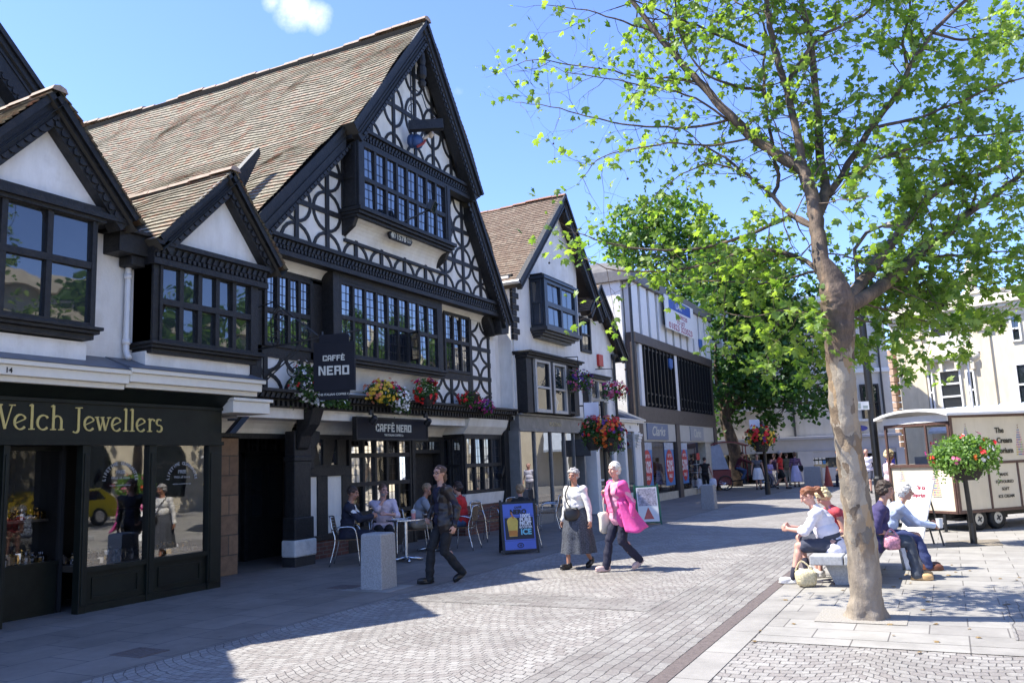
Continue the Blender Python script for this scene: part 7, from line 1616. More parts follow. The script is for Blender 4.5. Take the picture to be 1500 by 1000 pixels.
for u in wheel_pts:
    for n in (-.10, -WID + .12):
        c = SF.P(u, WR + .012, n); w_ = MB(); prof = [(.10, -.07), (.19, -.07), (.21, -.05), (WR, -.03), (WR, .03), (.21, .05), (.19, .07), (.10, .07)]
        def ringv(rz): return [c + SF.u * (rz[0] * math.cos(a)) + V((0, 0, rz[0] * math.sin(a))) + SF.n * rz[1] for a in [i * 2 * PI / 20 for i in range(20)]]
        vs = []; [vs.extend(ringv(p)) for p in prof]
        w_.add(vs, [(j * 20 + i, j * 20 + (i + 1) % 20, (j + 1) * 20 + (i + 1) % 20, (j + 1) * 20 + i) for j in range(7) for i in range(20)]); wo = w_.build('wheel', tyre, IC, smooth=True)
        h_ = MB(); h_.tube([c + SF.n * -.05, c + SF.n * .055, c + SF.n * .07], [.135, .135, .12], 20); h_.build('rim', hubm, wo)
        h_ = MB()
        for a in (0, PI / 2, PI, 3 * PI / 2): d = SF.u * math.cos(a + .5) + V((0, 0, math.sin(a + .5))); h_.obox(c + SF.n * .073 + d * .03, d * .03, SF.n * .006, SF.n.cross(d) * .014)
        h_.build('wheel_nut', iron_g, wo)
m_ = MB(); m_.fb(SF, .1, LEN - .1, .24, .33, -1.3, -.3); m_.fb(SF, .2, 1.5, .2, .26, -WID + .2, -.2); m_.fb(SF, -.5, .2, .26, .32, -.95, -.65); m_.tube([SF.P(-.1, .02, -.25), SF.P(-.1, .34, -.25)], .03, 8); m_.fb(SF, -.15, -.05, .005, .02, -.3, -.2); m_.build('chassis', black_metal, IC)
c = SF.P(-.35, .085, -.9); m_ = MB(); m_.tube([c - SF.n * .03, c + SF.n * .03], [.08, .08], 14); jw = m_.build('wheel', tyre, IC); m_ = MB(); m_.tube([c + SF.n * .031, c + SF.n * .036], [.045, .045], 12); m_.build('rim', hubm, jw)
dark_l = M('dark_green_lettering', (.03, .03, .02), .5)
n0 = .012
texts('name_lettering', [('The', .15, SF.P(1.30, 1.86, n0), .004), ('Ice Cream', .15, SF.P(1.30, 1.66, n0), .004), ('Emporium', .15, SF.P(1.30, 1.46, n0), .004)], SF.u, (0, 0, 1), dark_l, IC)
texts('small_lettering', [('MADE', .085, SF.P(1.28, 1.02, n0), .001), ('FLAVOURED', .085, SF.P(1.28, .88, n0), .001), ('SOFT', .085, SF.P(1.28, .74, n0), .001), ('ICE CREAM', .085, SF.P(1.28, .60, n0), .001)], SF.u, (0, 0, 1), dark_l, IC)
cone_cols = [M('cone_pink', (.60, .20, .28), .5), M('cone_yellow', (.65, .52, .08), .5), M('cone_green', (.30, .52, .16), .5), M('cone_blue', (.12, .18, .40), .5), M('cone_brown', (.25, .10, .05), .5)]
def swirl(fr, u, z, s, nm):
    """a painted ice-cream swirl: rows of coloured dabs narrowing to a tip"""
    m_ = MB(); r_ = random.Random(int(u * 100))
    for row in range(13):
        w_ = .20 * s * (1 - (row / 13) ** 1.4) ; zz = z + row * .042 * s; k = max(1, int(w_ / (.022 * s)))
        for i in range(k):
            uu = u - w_ / 2 + w_ * (i + .5) / k; mi = 0 if uu > u + .03 else (1 if uu < u - .05 * s else 3); mi = r_.choice((mi, mi, 2 if uu > u else 0)); mi = 4 if row > 10 else mi
            m_.poly(fr, [(uu - .008 * s, zz - .012 * s), (uu + .010 * s, zz - .004 * s), (uu + .006 * s, zz + .016 * s), (uu - .010 * s, zz + .006 * s)], .004, .006, mi)
    m_.build(nm, cone_cols, IC)
swirl(SF, .42, 1.62, .85, 'painted_swirl'); swirl(SF, 1.82, 1.42, 1.15, 'painted_swirl'); swirl(EF, -1.30, .72, 1.0, 'painted_swirl'); swirl(EF, -.48, .70, 1.05, 'painted_swirl')
m_ = MB(); c = EF.P(-.9, .86, .01); m_.tube([c, c + EF.n * .02, c + EF.n * .03], [.12, .12, .08], 18); m_.build('emblem', M('dull_chrome', (.45, .45, .45), .3, metal=1), IC)

# ---------------------------------------------------------------- pedicab and bags
pc = gnd(1079, 717); dd = (gnd(1106, 716) - pc).normalized(); dd.z = 0
PCB = thing('pedicab', pc, 'dark red covered pedicab with a bicycle front parked under the big tree', 'pedicab'); f_ = Fr((pc.x, pc.y, 0), dd, V((dd.y, -dd.x, 0)))
maroon = M('maroon_body', (.16, .012, .018), .4, .15); 
m_ = MB(); m_.fb(f_, -1.35, -.25, .25, 1.0, -.5, .5); m_.fb(f_, -1.35, -1.25, 1.0, 1.25, -.5, .5); m_.build('body', maroon, PCB, bevel=.05)
m_ = MB(); vs = []
for i in range(8):
    t = i / 7; z = 2.05 + .22 * math.sin(PI * t); u = -1.45 + 2.1 * t; vs += [f_.P(u, z, -.55), f_.P(u, z, .55), f_.P(u, z + .05, .55), f_.P(u, z + .05, -.55)]
m_.add(vs, [(i * 4 + j, (i + 1) * 4 + j, (i + 1) * 4 + (j + 1) % 4, i * 4 + (j + 1) % 4) for i in range(7) for j in range(4)]); m_.build('canopy', maroon, PCB)
m_ = MB()
for u in (-1.35, .5):
    for n in (-.5, .5): m_.tube([f_.P(u, .4, n), f_.P(u, 2.1, n)], .025, 6)
m_.build('canopy_frame', maroon, PCB)
m_ = MB(); m_.add([f_.P(-1.45, 2.05, .54), f_.P(-.7, 2.2, .56), f_.P(-.35, 1.0, .60), f_.P(-1.4, 1.0, .58)], [(0, 1, 2, 3)]); m_.build('rain_sheet', M('grey_sheet', (.30, .33, .40), .6), PCB)
for u, n in ((-.55, .56), (-.55, -.56), (1.35, 0)):
    c = f_.P(u, .36, n); m_ = MB(); m_.tube([c + f_.u * (.33 * math.cos(a)) + V((0, 0, .33 * math.sin(a))) for a in [i * PI / 12 for i in range(25)]], .028, 6)
    wo = m_.build('wheel', tyre, PCB); m_ = MB(); [m_.tube([c, c + f_.u * (.33 * math.cos(a)) + V((0, 0, .33 * math.sin(a)))], .004, 3) for a in [i * PI / 8 for i in range(16)]]; m_.build('spoke', steel, wo)
m_ = MB(); m_.tube([f_.P(1.35, .36, 0), f_.P(1.15, .95, 0), f_.P(1.1, 1.15, 0)], .025, 6); m_.tube([f_.P(1.15, .9, 0), f_.P(.35, .45, 0), f_.P(-.5, .4, 0)], .03, 6); m_.tube([f_.P(.35, .45, 0), f_.P(.15, .95, 0)], .025, 6); m_.tube([f_.P(1.1, 1.15, -.3), f_.P(1.1, 1.15, .3)], .018, 6); m_.ell(f_.P(.12, .98, 0), (.16, .1, .05)); m_.build('bicycle_frame', black_metal, PCB)
# a little yellow car that shows only in the jeweller's window
YC = thing('parked_car', (10.2, 20.3, 0), 'yellow hatchback on the road across the square, reflected in the jewellers glass', 'car'); f_ = Fr((10.2, 22.3, 0), (0, -1, 0), (-1, 0, 0))
m_ = MB(); m_.poly(f_, [(0, .3), (4, .3), (4.05, .75), (3.2, .9), (2.6, 1.38), (.7, 1.42), (.05, 1.0), (-.02, .6)], -.8, .8); m_.build('body', M('yellow_car_paint', (.70, .50, .02), .3, .03), YC, bevel=.06)
m_ = MB(); m_.poly(f_, [(.5, .95), (2.95, .95), (2.5, 1.32), (.8, 1.34)], .79, .815); m_.build('window', glass, YC)
for u in (.75, 3.2):
    c = f_.P(u, .32, .72); m_ = MB(); m_.tube([c - f_.n * .1, c + f_.n * .1], [.31, .31], 18); wo = m_.build('wheel', tyre, YC); m_ = MB(); m_.tube([c + f_.n * .1, c + f_.n * .105], [.2, .2], 16); m_.build('rim', steel, wo)
# ---------------------------------------------------------------- people
def skin_m(n, c): return M(n, c, .5, .08, 14)
skin = skin_m('skin', (.50, .27, .19)); skin_tan = skin_m('tanned_skin', (.40, .19, .12)); skin_pink = skin_m('pink_skin', (.56, .30, .23))
eye_m = M('eye_dark', (.07, .045, .04), .3); lip_m = M('lips', (.38, .13, .11), .5)
def cloth(n, c, var=.12, rough=.85): return M(n, c, rough, var, 9, .25, 35)
def hair_m(n, c): return M(n, c, .55, .4, 40, .5, 90)
HAIR = dict(dark=hair_m('dark_brown_hair', (.035, .02, .013)), brown=hair_m('brown_hair', (.10, .05, .025)), grey=hair_m('grey_hair', (.34, .32, .30)), white=hair_m('white_hair', (.66, .62, .56)), blond=hair_m('blond_hair', (.62, .50, .28)), auburn=hair_m('auburn_hair', (.20, .07, .03)), sand=hair_m('sandy_hair', (.30, .20, .11)))
leather = M('dark_leather', (.024, .017, .014), .42, .12, 12, .15, 60); navy = cloth('navy_cloth', (.012, .012, .030)); black_c = cloth('black_cloth', (.010, .010, .011)); denim = cloth('denim', (.055, .09, .17), .3); whitec = cloth('white_cloth', (.74, .72, .70), .05); shoe_b = M('black_shoe', (.012, .011, .011), .35, .3)
TMP = bpy.data.scenes.new('tmp')
import numpy as np
_r = random.Random(12); CREASES = [(1 / (1 + i * .35), _r.uniform(-1, 1) * (1.5 + i * .9), _r.uniform(-1, 1) * (1.5 + i * .9), _r.uniform(.6, 1.4) * (1.8 + i * 1.0) * _r.choice((-1, 1)), _r.uniform(0, 6)) for i in range(7)]
def remesh(mb, name, mats, parent, vx, it=3, post=None, kill=None, crease=0, cf=9):
    me = mb.mesh('t'); o = bpy.data.objects.new('t', me); TMP.collection.objects.link(o)
    r = o.modifiers.new('r', 'REMESH'); r.mode = 'VOXEL'; r.voxel_size = vx; r.use_smooth_shade = True
    if it: s = o.modifiers.new('s', 'SMOOTH'); s.factor = .5; s.iterations = it
    with bpy.context.temp_override(scene=TMP, view_layer=TMP.view_layers[0]): dg = bpy.context.evaluated_depsgraph_get(); dg.update()
    out = bpy.data.meshes.new_from_object(o.evaluated_get(dg))
    bpy.data.objects.remove(o); bpy.data.meshes.remove(me); out.name = name; out.materials.clear()
    if kill:
        bm = bmesh.new(); bm.from_mesh(out); bmesh.ops.delete(bm, geom=[f for f in bm.faces if kill(f.calc_center_median())], context='FACES'); bm.to_mesh(out); bm.free()
    if crease and vx < .0135:
        k = len(out.vertices); co = np.empty(k * 3); nn = np.empty(k * 3); out.vertices.foreach_get('co', co); out.vertices.foreach_get('normal', nn); co = co.reshape(-1, 3); nn = nn.reshape(-1, 3)
        w_ = co + .35 / cf * np.sin(co[:, [1, 2, 0]] * cf * 1.7 + 1.3); f = np.zeros(k)
        for a_, kx, ky, kz, ph in CREASES: f += a_ * np.sin(cf * (kx * w_[:, 0] + ky * w_[:, 1] + kz * w_[:, 2]) + ph)
        co += nn * (f * crease)[:, None]; out.vertices.foreach_set('co', co.ravel())
    ob = put(name, out, mats, parent, smooth=True)
    if post:
        for p in out.polygons:
            k = post(p.center)
            if k: p.material_index = k
    return ob
def ik(a, t, l1, l2, hint):
    a, t = V(a), V(t); d = t - a; L_ = min(d.length, (l1 + l2) * .995); u = d.normalized(); t = a + u * L_
    x = (l1 * l1 - l2 * l2 + L_ * L_) / (2 * L_); hgt = math.sqrt(max(0, l1 * l1 - x * x)); h_ = V(hint) - u * V(hint).dot(u)
    h_ = h_.normalized() if h_.length > 1e-5 else u.orthogonal().normalized()
    return a + u * x + h_ * hgt, t

STAND = dict(pel=(0, 0, .525), lean=3, lf=(-.055, 0, .045), rf=(.055, 0, .045), lh=(-.17, .02, .47), rh=(.17, .02, .47))
def walk(st=.16, lead=1, lift=.03):
    d = dict(pel=(0, 0, .515), lean=4); f, b = (('rf', 'lf') if lead > 0 else ('lf', 'rf')); sx = .045
    d[f] = (sx * (1 if f == 'rf' else -1), st, .045); d[b] = (sx * (1 if b == 'rf' else -1), -st, .045 + lift); d['pitch_' + b] = -28
    d['lh'] = (-.17, .06 * lead, .48); d['rh'] = (.17, -.06 * lead, .48); return d
def sit(seat=.45, h=1.7, fwd=.25, lean=6, spread=.07):
    z = seat / h + .055; return dict(pel=(0, 0, z), lean=lean, lf=(-spread, fwd + .02, .045), rf=(spread, fwd, .045), lh=(-.07, .20, z + .06), rh=(.07, .20, z + .06), seated=1)

def person(label, base, ang, h, pose, top, bottom, hair='dark', style='short', sk=None, w=1.0, lw=1.0, vx=.013, shoes=None, sleeve='short', hem=.02, jacket=None, jopen=.06, jhem=.10, btype='trousers', head=(0, 0), socks=None, group=None, bust=0, grip=.6, glasses=False, beard=None, zb=.006, skirt=(.30, .17), neckopen=0, leg_bare=None, torso_mats=None):
    sk = sk or skin; s = h / 1.7; P = dict(STAND); P.update(pose); b = V((base[0], base[1], zb)); a = rad(ang)
    F = V((math.cos(a), math.sin(a), 0)); Rr = V((math.sin(a), -math.cos(a), 0)); U = V((0, 0, 1))
    def Lc(p): return b + Rr * (p[0] * h) + F * (p[1] * h) + U * (p[2] * h)
    def Dv(p): return Rr * p[0] + F * p[1] + U * p[2]
    pel = Lc(P['pel']); ln = rad(P.get('lean', 0)); sd = rad(P.get('side', 0)); tw = rad(P.get('twist', 0))
    sp = (F * math.sin(ln) + Rr * math.sin(sd) + U * math.cos(ln) * math.cos(sd)).normalized()
    bF = (F - sp * F.dot(sp)).normalized(); bR = bF.cross(sp); sR = (bR * math.cos(tw) + bF * -math.sin(tw)).normalized(); sF = sp.cross(sR)
    slump = rad(P.get('slump', 0)); sp2 = (sp * math.cos(slump) + bF * math.sin(slump)).normalized()
    waist = pel + sp * (.10 * h); chest = waist + (sp * .6 + sp2 * .4).normalized() * (.105 * h); neck = chest + sp2 * (.085 * h)
    sw = .107 * h * (.93 + .07 * w); shL, shR = neck - sR * sw - sp2 * (.036 * h), neck + sR * sw - sp2 * (.036 * h)
    hy_, hp_ = rad(head[0]), rad(head[1]); hF = (F * math.cos(hy_) + Rr * math.sin(hy_)); hF = (hF * math.cos(hp_) + U * math.sin(hp_)).normalized(); hR = hF.cross(U).normalized(); hU = hR.cross(hF)
    hc = neck + (sp2 * .5 + U * .5) * (.109 * h) + hF * (.012 * h)
    rot3 = Matrix((bR, bF, sp)).transposed(); rotc = Matrix((sR, sF, sp2)).transposed(); roth = Matrix((hR, hF, hU)).transposed()
    hipL, hipR = pel - bR * (.052 * h) - sp * .01 * h, pel + bR * (.052 * h) - sp * .01 * h
    aL, aR = Lc(P['lf']), Lc(P['rf']); kh = P.get('knee', (0, 1, .15))
    kL, aL = ik(hipL, aL, .245 * h, .24 * h, Dv(P.get('lk', kh))); kR, aR = ik(hipR, aR, .245 * h, .24 * h, Dv(P.get('rk', kh)))
    hL, hR_ = Lc(P['lh']), Lc(P['rh'])
    eL, wL = ik(shL, hL, .168 * h, .15 * h, Dv(P.get('le', (-.35, -1, -.25)))); eR, wR = ik(shR, hR_, .168 * h, .15 * h, Dv(P.get('re', (.35, -1, -.25))))
    # --- the body: one surface
    def torso(m_, o, low=True):
        if low: m_.ell(pel - sp * .01 * s, (.155 * s * w + o, .118 * s * w + o, .115 * s + o), rot3)
        m_.ell(waist, (.135 * s * w + o, .105 * s * w + o, .13 * s + o), rot3)
        m_.ell(chest, (.152 * s * (.5 + .5 * w) + o, .108 * s * (.5 + .5 * w) + o, .15 * s + o), rotc)
        if bust:
            for q_ in (-1, 1): m_.ell(chest + sR * (.065 * s * q_) + sF * (.06 * s) - sp2 * .02 * s, (.068 * s * bust + o,) * 3)
        if w > 1.1: m_.ell(waist + bF * (.04 * s * w), (.12 * s * w + o, .09 * s * w + o, .12 * s + o), rot3)
        for q_, e in ((shL, -1), (shR, 1)): m_.caps(chest + sp2 * (.05 * s), q_, .075 * s + o, .056 * s + o)
        m_.caps(neck - sp2 * .02 * s, neck + sp2 * .02 * s, .07 * s + o, .052 * s + o * .5)
    def arm(m_, o, k0=1.0, both=(1, 1), upper=1.0):
        for S_, E_, W_, on in ((shL, eL, wL, both[0]), (shR, eR, wR, both[1])):
            if not on: continue
            m_.caps(S_, S_.lerp(E_, upper), .053 * s * lw + o, .043 * s * lw + o)
            if k0 > 0: m_.caps(E_, E_.lerp(W_, k0), .042 * s * lw + o, (.030 if k0 < 1 else .029) * s * lw + o)
    def leg(m_, o, k0=1.0, flare=0, thigh=1.0):
        for H_, K_, A_ in ((hipL, kL, aL), (hipR, kR, aR)):
            m_.caps(H_, H_.lerp(K_, thigh), .083 * s * lw + o, .059 * s * lw + o + flare * .4)
            if k0 > 0:
                m_.caps(K_, K_.lerp(A_, k0), .057 * s * lw + o, .040 * s * lw + o + flare)
    B_ = MB(); torso(B_, 0); 
    B_.caps(neck, hc - hU * .04 * s, .055 * s, .052 * s)
    B_.ell(hc + hU * .018 * s - hF * .008 * s, (.075 * s, .093 * s, .092 * s), roth); B_.ell(hc + hF * .028 * s - hU * .045 * s, (.056 * s, .062 * s, .068 * s), roth); B_.ell(hc + hF * .055 * s - hU * .088 * s, (.028 * s, .024 * s, .020 * s), roth)
    B_.caps(hc + hF * .086 * s + hU * .012 * s, hc + hF * .104 * s - hU * .022 * s, .011 * s, .015 * s, 8)
    for q_ in (-1, 1): B_.ell(hc + hR * (.076 * s * q_) - hF * .005 * s - hU * .005 * s, (.012 * s, .02 * s, .03 * s), roth); B_.ell(hc + hR * (.034 * s * q_) + hF * .066 * s - hU * .028 * s, (.026 * s, .02 * s, .022 * s), roth)
    B_.caps(hc + hF * .082 * s + hU * .028 * s - hR * .035 * s, hc + hF * .082 * s + hU * .028 * s + hR * .035 * s, .011 * s, .011 * s, 8)
    for S_, E_, W_ in ((shL, eL, wL), (shR, eR, wR)):
        B_.caps(S_, E_, .05 * s * lw, .041 * s * lw); B_.ell(E_.lerp(W_, .25), .043 * s * lw); B_.caps(E_, W_, .039 * s * lw, .026 * s * lw)
    for side, E_, W_ in ((-1, eL, wL), (1, eR, wR)):
        d = (W_ - E_).normalized(); hd = P.get('hl' if side < 0 else 'hr'); d = (d * .5 + Dv(hd) * .9).normalized() if hd else d
        pn = Dv(P.get('pl' if side < 0 else 'pr', (-side, .25, 0))); pn = (pn - d * pn.dot(d)).normalized(); sdv_ = d.cross(pn) * side   # thumb side
        c = W_ + d * .045 * s; hm = Matrix((sdv_, d, pn)).transposed(); B_.ell(c, (.040 * s, .052 * s, .017 * s), hm)
        g_ = P.get('grip', grip)
        for i in range(4):
            r0 = W_ + d * (.086 - .006 * abs(i - 1.3)) * s + sdv_ * (.030 - .020 * i) * s; fl = (.068, .078, .074, .058)[i] * s; b1 = .35 + g_ * .5; b2 = b1 + .3 + g_ * 1.0
            m1 = r0 + (d * math.cos(b1) + pn * math.sin(b1) + sdv_ * (.10 - .07 * i)) * fl * .5; B_.caps(r0 - d * .02 * s, m1, .0095 * s, .0088 * s, 7); B_.caps(m1, m1 + (d * math.cos(b2) + pn * math.sin(b2)) * fl * .5, .0088 * s, .0072 * s, 7)
        t0 = W_ + d * .022 * s + sdv_ * .030 * s; t1 = t0 + (d * .7 + sdv_ * .6 + pn * .35).normalized() * .040 * s; B_.caps(t0, t1, .012 * s, .010 * s, 7); B_.caps(t1, t1 + (d * .9 + pn * .5 + sdv_ * .1).normalized() * .03 * s, .010 * s, .008 * s, 7)
    for H_, K_, A_, nm in ((hipL, kL, aL, 'lf'), (hipR, kR, aR, 'rf')):
        B_.caps(H_, K_, .078 * s * lw, .053 * s * lw); B_.ell(K_.lerp(A_, .28) - F * .012 * s, (.05 * s * lw, .052 * s * lw, .09 * s), None); B_.caps(K_, A_, .05 * s * lw, .034 * s * lw)
    feet = []
    for A_, K_, nm in ((aL, kL, 'lf'), (aR, kR, 'rf')):
        pt_ = rad(P.get('pitch_' + nm, 0)); yw = rad(P.get('yaw_' + nm, 8 if nm == 'rf' else -8)); fd = F * math.cos(yw) + Rr * math.sin(yw); fu = U * math.cos(pt_) - fd * math.sin(pt_); fd = fd * math.cos(pt_) + U * math.sin(pt_); feet.append((A_, fd, fu))
        B_.caps(A_ - fu * .035 * s - fd * .03 * s, A_ + fd * .14 * s - fu * .045 * s, .034 * s, .026 * s)
    def facepost(c):
        v = c - hc; x, y, z = v.dot(hR) / s, v.dot(hF) / s, v.dot(hU) / s
        if y > .05:
            if (abs(abs(x) - .033) / .013) ** 2 + ((z - .002) / .0065) ** 2 < 1: return 1
            if (abs(abs(x) - .034) / .019) ** 2 + ((z - .027) / .0055) ** 2 < 1: return 3
            if (x / .028) ** 2 + ((z + .060) / .008) ** 2 < 1: return 2
        if leg_bare and v.length > .3 * s: return 0
        return 0
    hm_ = HAIR[hair]
    body = remesh(B_, 'person', [sk, eye_m, lip_m, hm_], None, vx, 2, facepost); tag(body, label, 'person', group)
    # --- clothes
    cvx = max(.011, vx * 1.1)
    def trimneck(c):
        v = c - neck; z_ = v.dot(sp2) / s; r_ = (v - sp2 * v.dot(sp2)).length / s; return (r_ < .098 and z_ > .034) or (v.dot(sF) > 0 and r_ < .085 and z_ > -.012)
    T_ = MB(); torso(T_, .018 * s, False); T_.ell(pel + sp * (.03 - hem) * s, (.158 * s * w + .018, .122 * s * w + .018, .12 * s + hem * .8), rot3)
    if sleeve == 'long': arm(T_, .015 * s, .93)
    elif sleeve == 'short': arm(T_, .018 * s, 0, upper=.62)
    elif sleeve == 'elbow': arm(T_, .016 * s, .25)
    cut = pel - sp * (.075 + hem) * s
    torso_o = remesh(T_, 'top', top if isinstance(top, list) else [top], body, cvx, 3, torso_mats and (lambda c: torso_mats((c - chest).dot(sR) / s, (c - chest).dot(sF) / s, (c - chest).dot(sp2) / s)), lambda c: trimneck(c) or (c - cut).dot(sp) < 0, .0040 * s)
    if jacket:
        J_ = MB(); torso(J_, .023 * s, False); J_.ell(pel - sp * (jhem * .35) * s, (.16 * s * w + .038, .128 * s * w + .036, (.13 + jhem * .75) * s), rot3); arm(J_, .016 * s, .96); cutj = pel - sp * (.07 + jhem) * s
        if P.get('flare'):
            fv = Dv(P['flare']) * s
            for q_ in (.0, .06, .12, .18): J_.caps(pel - bF * .06 * s + fv * (q_ / .12), pel - bF * .05 * s - sp * .28 * s + fv * (.55 + q_ * 6.5), .07 * s, .085 * s)
        remesh(J_, 'jacket', [jacket], body, cvx, 3, None, lambda c: trimneck(c) or (c - cutj).dot(sp) < 0 or ((c - chest).dot(sF) > .01 * s and abs((c - chest).dot(sR) + .0 * s) < (jopen + .06 * max(0, (c - waist).dot(sp) / s)) * s) or ((c - chest).dot(sF) > .02 * s and (c - neck).dot(sp2) > -.05 * s and abs((c - neck).dot(sR)) < .055 * s), .0050 * s)
        J2 = MB()
        for q_ in (-1, 1):
            p0 = neck + sR * (.06 * s * q_) - sF * .02 * s + sp2 * .022 * s; p1 = neck + sR * (.075 * s * q_) + sF * .07 * s - sp2 * .06 * s; p2 = chest + sR * ((jopen + .035) * s * q_) + sF * (.135 * s * (.5 + .5 * w)) - sp2 * .02 * s; p3 = p1 + sR * (.05 * s * q_) - sp2 * .02 * s + sF * .01 * s; p4 = p2 + sR * .012 * s * q_ - sp2 * .05 * s
            J2.add([p0, p1, p3, p0 + sR * (.03 * s * q_) + sp2 * .0], [(0, 1, 2, 3)]); J2.add([p1, p2, p4, p3], [(0, 1, 2, 3)])
        J2.add([neck + sR * .085 * s - sF * .02 * s + sp2 * .02 * s, neck - sF * .075 * s + sp2 * .025 * s, neck - sR * .085 * s - sF * .02 * s + sp2 * .02 * s, neck - sR * .09 * s - sF * .03 * s - sp2 * .01 * s, neck - sF * .1 * s - sp2 * .01 * s, neck + sR * .09 * s - sF * .03 * s - sp2 * .01 * s], [(0, 1, 4, 5), (1, 2, 3, 4)])
        lo = J2.build('lapel', jacket, body); so_ = lo.modifiers.new('thick', 'SOLIDIFY'); so_.thickness = .008
    if btype in ('trousers', 'shorts'):
        G_ = MB(); G_.ell(pel - sp * .01 * s, (.157 * s * w + .006, .120 * s * w + .006, .115 * s), rot3); G_.ell(waist - sp * .06 * s, (.138 * s * w + .008, .108 * s * w + .008, .08 * s), rot3)
        if btype == 'trousers': leg(G_, .013 * s, 1.0, .016 * s)
        else: leg(G_, .022 * s, 0, .012 * s, thigh=P.get('short', .8))
        remesh(G_, btype, [bottom], body, cvx, 3, None, lambda c: (c - waist).dot(sp) > .0, .0042 * s)
    else:
        K_ = MB(); nseg = 40; z0 = waist - sp * .02 * s; rows = 12; zlow = skirt[1] * h; vs = []
        mid = (kL + kR) / 2; am = (aL + aR) / 2
        for j in range(rows + 1):
            t = j / rows; cz = z0.z + (b.z + zlow - z0.z) * t; cxy = pel.lerp((mid if t < .6 else am) * .5 + pel * .5, t * .6); rr_ = (.135 * w + (.05 * w) * min(1, t * 4)) * s + (skirt[0] * .40 - .05) * s * t
            for i in range(nseg):
                g_ = 2 * PI * i / nseg; fold = 1 + (.02 + .07 * t) * math.sin(g_ * 9 + 1.3 * math.sin(g_ * 2)) * min(1, t * 2); spread = 1 + .5 * t * abs((aL - aR).dot(F)) / (.35 * h)
                p = Rr * math.cos(g_) * rr_ * fold + F * math.sin(g_) * rr_ * .85 * fold * spread; vs.append(V((cxy.x, cxy.y, cz)) + p)
        K_.add(vs, [(j * nseg + i, j * nseg + (i + 1) % nseg, (j + 1) * nseg + (i + 1) % nseg, (j + 1) * nseg + i) for j in range(rows) for i in range(nseg)]); K_.build('skirt', bottom, body, smooth=True)
    if socks:
        S_ = MB()
        for A_, K_ in ((aL, kL), (aR, kR)): S_.caps(A_, A_.lerp(K_, .26), .043 * s * lw, .046 * s * lw)
        S_.build('sock', socks, body, smooth=True)
    for A_, fd, fu in feet:
        S_ = MB(); rf_ = Matrix((fd.cross(fu), fd, fu)).transposed()
        S_.ell(A_ + fd * .105 * s - fu * .022 * s, (.046 * s, .085 * s, .040 * s), rf_); S_.ell(A_ - fd * .015 * s - fu * .012 * s, (.042 * s, .06 * s, .055 * s), rf_); S_.ell(A_ + fd * .055 * s - fu * .055 * s, (.047 * s, .145 * s, .022 * s), rf_)
        remesh(S_, 'shoe', [shoes or shoe_b], body, .011, 1, None, lambda c, A_=A_, fu=fu: (c - A_).dot(fu) < -.078 * s)
    # --- hair
    Hh = MB(); hs = hc + hU * .03 * s - hF * .018 * s
    Hh.ell(hs, (.085 * s, .098 * s, .092 * s), roth); cutz = {'short': .0, 'crop': .01, 'bald': .03}.get(style, -.02)
    def hkill(c):
        v = c - hc; x, y, z = v.dot(hR) / s, v.dot(hF) / s, v.dot(hU) / s
        if y > .045 and z < .070 - abs(x) * .35: return True
        if style in ('short', 'crop', 'bald'):
            if y > -.02 and z < .005 and style != 'bald': return True
            if z < -.055: return True
            if style == 'bald' and (z > .075 or y > .03): return True
            if style == 'long_back' and False: return True
        if style in ('bob', 'curly', 'pony', 'bun', 'long_back') and y > .02 and z < (-.03 if style != 'pony' else .0) : return True
        return False
    if style in ('bob', 'curly'):
        Hh.ell(hs - hU * .035 * s - hF * .02 * s, (.092 * s, .085 * s, .085 * s), roth); Hh.ell(hs + hU * .012 * s, (.094 * s, .104 * s, .094 * s), roth)
        if style == 'curly':
            rr_ = random.Random(int(abs(base[0] * 997)))
            for i in range(26):
                v = rv(rr_); Hh.ell(hs + roth @ V((v.x * .085 * s, v.y * .095 * s, v.z * .088 * s)), .026 * s, n=7, k=5)
    if style == 'pony': Hh.caps(hs - hF * .09 * s + hU * .0 * s, hs - hF * .135 * s - hU * .03 * s, .042 * s, .048 * s); Hh.caps(hs - hF * .135 * s - hU * .03 * s, hs - hF * .14 * s - hU * .13 * s, .045 * s, .024 * s)
    if style == 'bun': Hh.ell(hs - hF * .10 * s - hU * .04 * s, .05 * s); Hh.ell(hs - hF * .02 * s, (.09 * s, .10 * s, .09 * s), roth)
    if style == 'long_back': Hh.caps(hs - hF * .05 * s, hs - hF * .075 * s - hU * .13 * s, .075 * s, .05 * s)
    remesh(Hh, 'hair', [hm_], body, .009, 1, None, hkill,   .0035 * s if style != 'crop' else .002, 26)
    if beard:
        Bd = MB(); Bd.ell(hc + hF * .040 * s - hU * .068 * s, (.056 * s, .060 * s, .050 * s), roth); remesh(Bd, 'beard', [HAIR[beard]], body, .009, 1, None, lambda c: (c - hc).dot(hU) > -.05 * s or (c - hc).dot(hF) < .0)
    if glasses:
        Gs = MB()
        for q_ in (-1, 1):
            g0 = hc + hF * .100 * s + hU * .004 * s + hR * .034 * s * q_; Gs.tube([g0 + hR * (math.cos(t) * .024 * s) + hU * (math.sin(t) * .016 * s) for t in [i * PI / 6 for i in range(13)]], .003 * s, 5); Gs.tube([g0 + hR * .024 * s * q_, hc + hR * .08 * s * q_ + hU * .004 * s], .003 * s, 5)
        Gs.tube([hc + hF * .1 * s + hR * .012 * s, hc + hF * .1 * s - hR * .012 * s], .003 * s, 5); Gs.build('glasses', black_metal, body)
